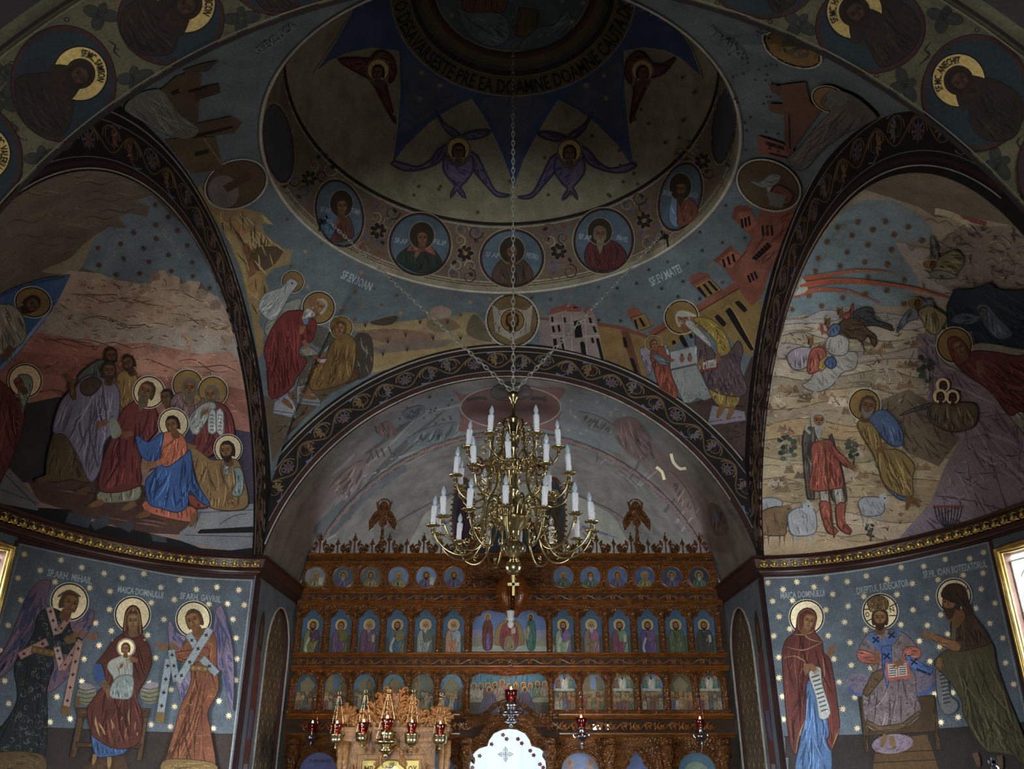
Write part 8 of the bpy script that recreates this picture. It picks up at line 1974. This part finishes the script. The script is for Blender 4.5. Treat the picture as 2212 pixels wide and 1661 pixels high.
# ================================================================== hanging oil lamps
SILVER = plain('silver_plate', srgb('#b3b1b4'), .22, 1.0, noise=.25, nscale=60)
GILT2 = plain('gilt_silver', srgb('#d2c294'), .25, 1.0, noise=.25, nscale=60)
RUBY, nt_, b_ = _mat('ruby_glass')
b_.inputs['Base Color'].default_value = (*srgb('#7a1410'), 1); b_.inputs['Roughness'].default_value = .08; b_.inputs['Transmission Weight'].default_value = .6
FLAME = emit('lamp_flame', (1.0, .45, .16), 45.0)
def oil_lamp(px, ytop, yglass, ybot, Y, size, metal, lab, kind=0, glow=1.0, bracket=None):
    X, ZT = onY(px, ytop, Y); ZG = onY(px, yglass, Y)[1]; ZB = onY(px, ybot, Y)[1]
    r = empty('oil_lamp', (X, Y, ZB)); tag(r, lab, 'oil lamp', 'hanging oil lamps before the altar screen')
    h = ZG - ZB; hb = h * .92; s = size * 1.4
    m = MB()
    if kind == 0:   # slender
        pf = [(.004, 0), (.016, .02), (.018, .05), (.008, .09), (.012, .16), (.02, .22), (.012, .30), (.03, .42), (.052, .52), (.06, .60), (.048, .68), (.026, .74), (.03, .80), (.022, .88), (.03, .98), (.034, 1.0)]
    elif kind == 1:  # pot with pendant
        pf = [(.004, 0), (.014, .03), (.016, .08), (.006, .12), (.008, .22), (.02, .28), (.04, .34), (.056, .42), (.06, .60), (.058, .66), (.064, .70), (.06, .84), (.066, .88), (.05, .94), (.044, 1.0)]
    else:            # large baluster
        pf = [(.004, 0), (.02, .03), (.022, .08), (.012, .11), (.03, .16), (.05, .22), (.056, .28), (.04, .34), (.03, .38), (.06, .44), (.086, .52), (.09, .58), (.07, .66), (.04, .70), (.05, .76), (.058, .84), (.05, .92), (.046, 1.0)]
    m.lathe([(a_ * s, z * hb) for a_, z in pf], 18, (0, 0, 0), 9, .03); m.build('lamp_body', metal, r, True)
    m = MB(); m.lathe([(.03 * s, hb), (.042 * s, hb + .03 * s), (.048 * s, hb + .075 * s), (.046 * s, hb + .078 * s), (.036 * s, hb + .03 * s)], 14); m.build('glass_cup', RUBY, r, True)
    m = MB(); m.lathe([(.004 * s, hb + .03 * s), (.014 * s, hb + .05 * s), (.012 * s, hb + .07 * s), (.002 * s, hb + .10 * s)], 8); m.build('flame', FLAME, r, True)
    zr = ZT - ZB; ra = (.075 if kind != 2 else .10) * s; za = hb * (.6 if kind != 1 else .86)
    for k in range(3):
        t = k * 2.094 + .5; p0 = Vector((ra * math.cos(t), ra * math.sin(t), za)); p1 = Vector((.02 * math.cos(t), .02 * math.sin(t), zr))
        m = MB(); m.tube([p0 * .8 + Vector((0, 0, za * .2)) - Vector((0, 0, .02)), p0, p0 + Vector((0, 0, .02))], .006 * s, 5)
        n = int((p1 - p0).length / .022)
        for q in range(n): c = p0.lerp(p1, (q + .5) / n); m.ball(c, .0034 if q % 5 else .007, None, .010, 5, 4)
        m.build('chain', metal, r)
    m = MB(); m.lathe([(.026, zr - .008), (.03, zr), (.012, zr + .016), (.004, zr + .03)], 10); m.tube([(.018 * math.cos(t), 0, zr + .048 + .018 * math.sin(t)) for t in lin(0, 6.283, 13)[:-1]], .004, 5, True); m.build('top_ring', metal, r, True)
    # wall bracket or cord that carries it
    m = MB()
    if bracket == 'arc': m.tube([(0, 0, zr + .06), (0, .02, zr + .14), (.02, .10, zr + .20), (.03, .22, zr + .16), (.03, YK - .12 - Y, zr + .02)], .005, 5)
    else: m.tube([(0, 0, zr + .06), (0, (12.40 - Y) * .5, zr + .10), (0, 12.40 - Y, zr + .06)], .005, 5)
    m.build('bracket', metal, r)
    return r
oil_lamp(680, 1510, 1578, 1613, 12.1, 1.0, SILVER, 'slim silver oil lamp hanging farthest left, beside the damask niche')
oil_lamp(733, 1505, 1580, 1618, 11.25, 1.0, GILT2, 'lit gilt oil lamp left of the carved icon canopy', 1, bracket='arc')
oil_lamp(790, 1502, 1578, 1614, 11.25, 1.05, GILT2, 'gilt oil lamp before the left half of the carved canopy, between two others', 1, bracket='arc')
oil_lamp(840, 1500, 1570, 1637, 11.1, 1.15, GILT2, 'large baluster-shaped gilt oil lamp hanging in front of the golden icon', 2, bracket='arc')
oil_lamp(893, 1500, 1577, 1624, 11.25, 1.0, GILT2, 'lit gilt oil lamp before the right of the carved canopy', 1, bracket='arc')
oil_lamp(953, 1508, 1581, 1620, 11.25, 1.0, GILT2, 'lit gilt oil lamp in front of the right sunburst finial', 1, bracket='arc')
oil_lamp(1104, 1436, 1510, 1571, 12.1, 1.35, SILVER, 'large silver oil lamp hanging over the royal doorway', 2)
oil_lamp(1254, 1505, 1568, 1617, 12.1, 1.15, SILVER, 'silver oil lamp hanging before the round-arched icon right of the doorway')
oil_lamp(1508, 1508, 1568, 1617, 12.1, 1.0, SILVER, 'silver oil lamp hanging farthest right')
# bare bulb below the eagle
X, Z0 = onY(1103, 1357, 12.05); r = empty('hanging_light_bulb', (X, 12.05, Z0)); tag(r, 'bare white bulb in a white socket hanging below the carved eagle', 'light bulb')
PORC = plain('white_porcelain', srgb('#d9dde0'), .3)
m = MB(); m.lathe([(.035, .10), (.05, .115), (.055, .13), (.046, .15), (.055, .21), (.056, .235), (.03, .245), (.015, .25)], 14); m.build('socket', PORC, r, True)
m = MB(); m.ball((0, 0, .052), .048, None, .052, 14, 10); m.tube([(0, 0, .09), (0, 0, .11)], .03, 10); m.build('bulb', plain('opal_glass', srgb('#e2e6ea'), .15), r, True)
m = MB(); m.tube([(0, 0, .24), (0, .03, .30), (0, .135, .33)], .008, 6); m.build('cord', BLACK, r)

# ================================================================== icon canopy in front of the screen
YK = 11.75
def kx(x, y): 
    X, Z = onY(x, y, YK); return X - KX0, Z
KX0 = onY(846, 1600, YK)[0]
kt = empty('icon_canopy', (KX0, YK, 0)); tag(kt, 'light carved wooden icon stand with foliage crown, sunburst finials and golden icon', 'icon stand')
m = MB(); w0 = kx(735, 1600)[0]; w1 = kx(962, 1600)[0]
zt = kx(846, 1572)[1]; zb = kx(846, 1602)[1]
m.box(w0 - .03, w1 + .03, -.14, .3, zb + .06, zt); m.box(w0 - .06, w1 + .06, -.18, .3, zt - .05, zt); m.box(w0, w1, -.12, .3, zb, zb + .07); m.build('entablature', W_LIGHT, kt)
iw0, iw1 = kx(781, 1650)[0], kx(909, 1650)[0]; zi = kx(846, 1641)[1]
m = MB(); m.prism([(w0 + .12, .3), (w1 - .12, .3), (w1 - .12, zb), (w0 + .12, zb)], -.06, .05, [[(iw0, .5), (iw1, .5), (iw1, zi), (iw0, zi)]]); m.tube([(iw0, -.07, .5), (iw0, -.07, zi), (iw1, -.07, zi), (iw1, -.07, .5)], .02, 6); m.tube([(iw0 - .06, -.065, .4), (iw0 - .06, -.065, zi + .06), (iw1 + .06, -.065, zi + .06), (iw1 + .06, -.065, .4)], .014, 6)
for s, x in ((-1, iw0 - .1), (1, iw1 + .1)):
    for q in range(5): spiral(m, x, zi - .1 - .14 * q, .05, 1.57, s, .010, -.07); leaf(m, x, zi - .15 - .14 * q, 1.57, .1, .3, -.07)
for q in range(7): x = iw0 + (iw1 - iw0) * (q + .5) / 7; spiral(m, x, zi + .10, .035, 1.57, 1 if q % 2 else -1, .008, -.07); leaf(m, x, zi + .07, 1.57, .07, .3, -.07)
m.build('frame', W_LIGHT, kt)
m = MB(); m.box(iw0 - .02, iw1 + .02, .0, .03, .4, zi + .02); gi = m.build('icon', plain('icon_gold_ground', srgb('#c9b264'), .35, .5, noise=.15), kt)
a = Art('painted_mother_icon', gi, None, (0, 0, 300), grid=0, mapper=icon_map(0, -.002, zi), step=.02, eps=.0004)
cx = (iw0 + iw1) / 2 * 300
a.ring((cx, 62), 62, 62, 5, '#8a743a'); a.ell((cx, 66), 46, 46, '#d9bd7c', 0, 1, n=30); a.robe([(cx - 22, 44), (cx, 34), (cx + 24, 46), (cx + 40, 110), (cx + 80, 170), (cx + 90, 300), (cx - 90, 300), (cx - 76, 170), (cx - 36, 110)], '#5a2a24', 14, out=3); a.head((cx, 72), 27, None, None, '#8f6238', .3, 8)
a.text('MP', (iw0 * 300 + 12, 46), (iw0 * 300 + 46, 46), 26, '#6a4a1c'); a.text('OY', (iw1 * 300 - 48, 46), (iw1 * 300 - 14, 46), 26, '#6a4a1c'); a.curls([(cx - 60, 2), (cx + 60, 2), (cx + 50, 24), (cx - 50, 24)], '#8a743a', 16, 12, 3); a.done()
pcol = None
for px in (737, 748, 955, 966):
    X = kx(px, 1640)[0]
    if pcol is None:
        m = MB(); m.lathe([(.05, .0), (.05, .9), (.04, .93), (.046, 1.0), (.036, 1.1), (.04, 1.35), (.034, 1.45), (.045, 1.5), (.034, 1.54), (.05, 1.60), (.036, 1.66), (.05, 1.7), (.05, zb + .01)], 12, (0, -.09, 0)); pcol = o = m.build('column', W_LIGHT, kt, True)
    else: o = copy_obj(pcol, kt)
    o.location = (X, 0, 0)
# foliage crown
m = MB(); c0 = kx(851, 1572); top_ = kx(851, 1498)[1]; hc = top_ - c0[1]
bw = kx(928, 1572)[0] - c0[0]
sil = [(c0[0] - bw, c0[1]), (c0[0] - bw * .95, c0[1] + hc * .25), (c0[0] - bw * .72, c0[1] + hc * .55), (c0[0] - bw * .45, c0[1] + hc * .85), (c0[0] - bw * .15, c0[1] + hc), (c0[0] + bw * .15, c0[1] + hc), (c0[0] + bw * .45, c0[1] + hc * .85), (c0[0] + bw * .72, c0[1] + hc * .55), (c0[0] + bw * .95, c0[1] + hc * .25), (c0[0] + bw, c0[1])]
m.prism(sil, -.05, .02); m.build('crown_panel', W_LIGHT, kt)
rr = random.Random(2)
pl_ = None
lm = MB(); lm.tube([(0, 0, 0), (.02, -.02, .07), (.05, -.03, .12), (.09, -.02, .13), (.11, -.03, .10), (.095, -.04, .075)], lambda t: .022 * (1 - .55 * t), 6)
for a_, l in ((1.9, .10), (1.3, .11), (.7, .10)): leaf(lm, .02, .05, a_, l, .28, -.02)
k = 0
for row, (f, n) in enumerate(((.02, 9), (.24, 8), (.46, 6), (.66, 4), (.84, 2))):
    wd = bw * (1 - f * .85)
    for i in range(n):
        x = c0[0] + wd * (2 * (i + .5) / n - 1)
        if pl_ is None: pl_ = o = lm.build('acanthus_leaf', W_LIGHT, kt, True)
        else: o = copy_obj(pl_, kt)
        o.location = (x, -.06 - .01 * rr.random(), c0[1] + hc * f); sg = 1 if x > c0[0] else -1
        o.scale = (sg * 1.0, 1, 1.05); o.rotation_euler = (0, rr.uniform(-.3, .3), 0)
for s in (-1, 1):
    m = MB(); m.tube([(c0[0] + s * .02, -.12, zt - .06), (c0[0] + s * .16, -.12, zt + .03), (c0[0] + s * .24, -.12, zt + .12)], .03, 6); m.build('ribbon', W_LIGHT, kt, True)
    m = MB(); m.tube([(c0[0] + s * .03, -.14, zb - .05), (c0[0] + s * .14, -.15, zb - .12), (c0[0] + s * .12, -.15, zb - .26), (c0[0] + s * .2, -.14, zb - .32)], .03, 6, r_end=.012)
    for q in range(4): spiral(m, c0[0] + s * (.1 + .03 * q), zb - .08 - .06 * q, .04, 1.57, s, .011, -.15)
    m.build('ribbon_tail', W_LIGHT, kt, True)
    m = MB()
    for q in range(9): m.ball((c0[0] + s * (bw + .03) + .026 * math.cos(q * 1.9), -.1, zt + .02 + .012 * q), .024, None, None, 7, 5)
    m.build('grape_cluster', W_LIGHT, kt, True)
psun = None
for px in (749, 952):
    X, Z = kx(px, 1549)
    if psun is None:
        m = MB(); m.lathe([(.06, zt - Z), (.04, zt - Z + .03), (.05, -.12), (.03, -.08)], 10); m.lathe([(.055, -.08), (.06, -.05), (.05, -.01), (.075, .02), (.05, .04)], 10)
        for q in range(16):
            t = q * math.pi / 8; l = .175 if q % 2 == 0 else .145; u = Vector((math.cos(t), 0, math.sin(t))); v = Vector((-math.sin(t), 0, math.cos(t)))
            V = [u * .03 + v * .012, u * .03 - v * .012, u * l - v * .026, u * l + v * .026]; m.add([tuple(p + Vector((0, -.02, 0))) for p in V] + [tuple(p + Vector((0, .02, 0))) for p in V], [(0, 1, 2, 3), (7, 6, 5, 4), (0, 4, 5, 1), (1, 5, 6, 2), (2, 6, 7, 3), (3, 7, 4, 0)])
        m.ball((0, -.01, 0), .05, .03, .05, 10, 6)
        psun = o = m.build('sunburst_finial', W_LIGHT, kt, True)
    else: o = copy_obj(psun, kt)
    o.location = (X, -.05, Z)
# glinting head of a processional cross at the lower right
X, Z = onY(2147, 1652, 6.6)
r = empty('processional_cross', (X, 6.6, 0)); tag(r, 'polished metal staff head glinting at the lower right corner', 'processional cross')
m = MB(); m.tube([(0, 0, 0), (0, 0, Z - .05)], .014, 8); m.lathe([(.05, 0), (.05, .02), (.16, .0)][::-1], 12); m.build('staff', W_PLAIN, r)
m = MB(); m.ball((0, 0, Z - .03), .03); m.box(-.012, .012, -.008, .008, Z - .02, Z + .05); m.box(-.035, .035, -.008, .008, Z + .008, Z + .03); m.build('cross_head', SILVER, r)
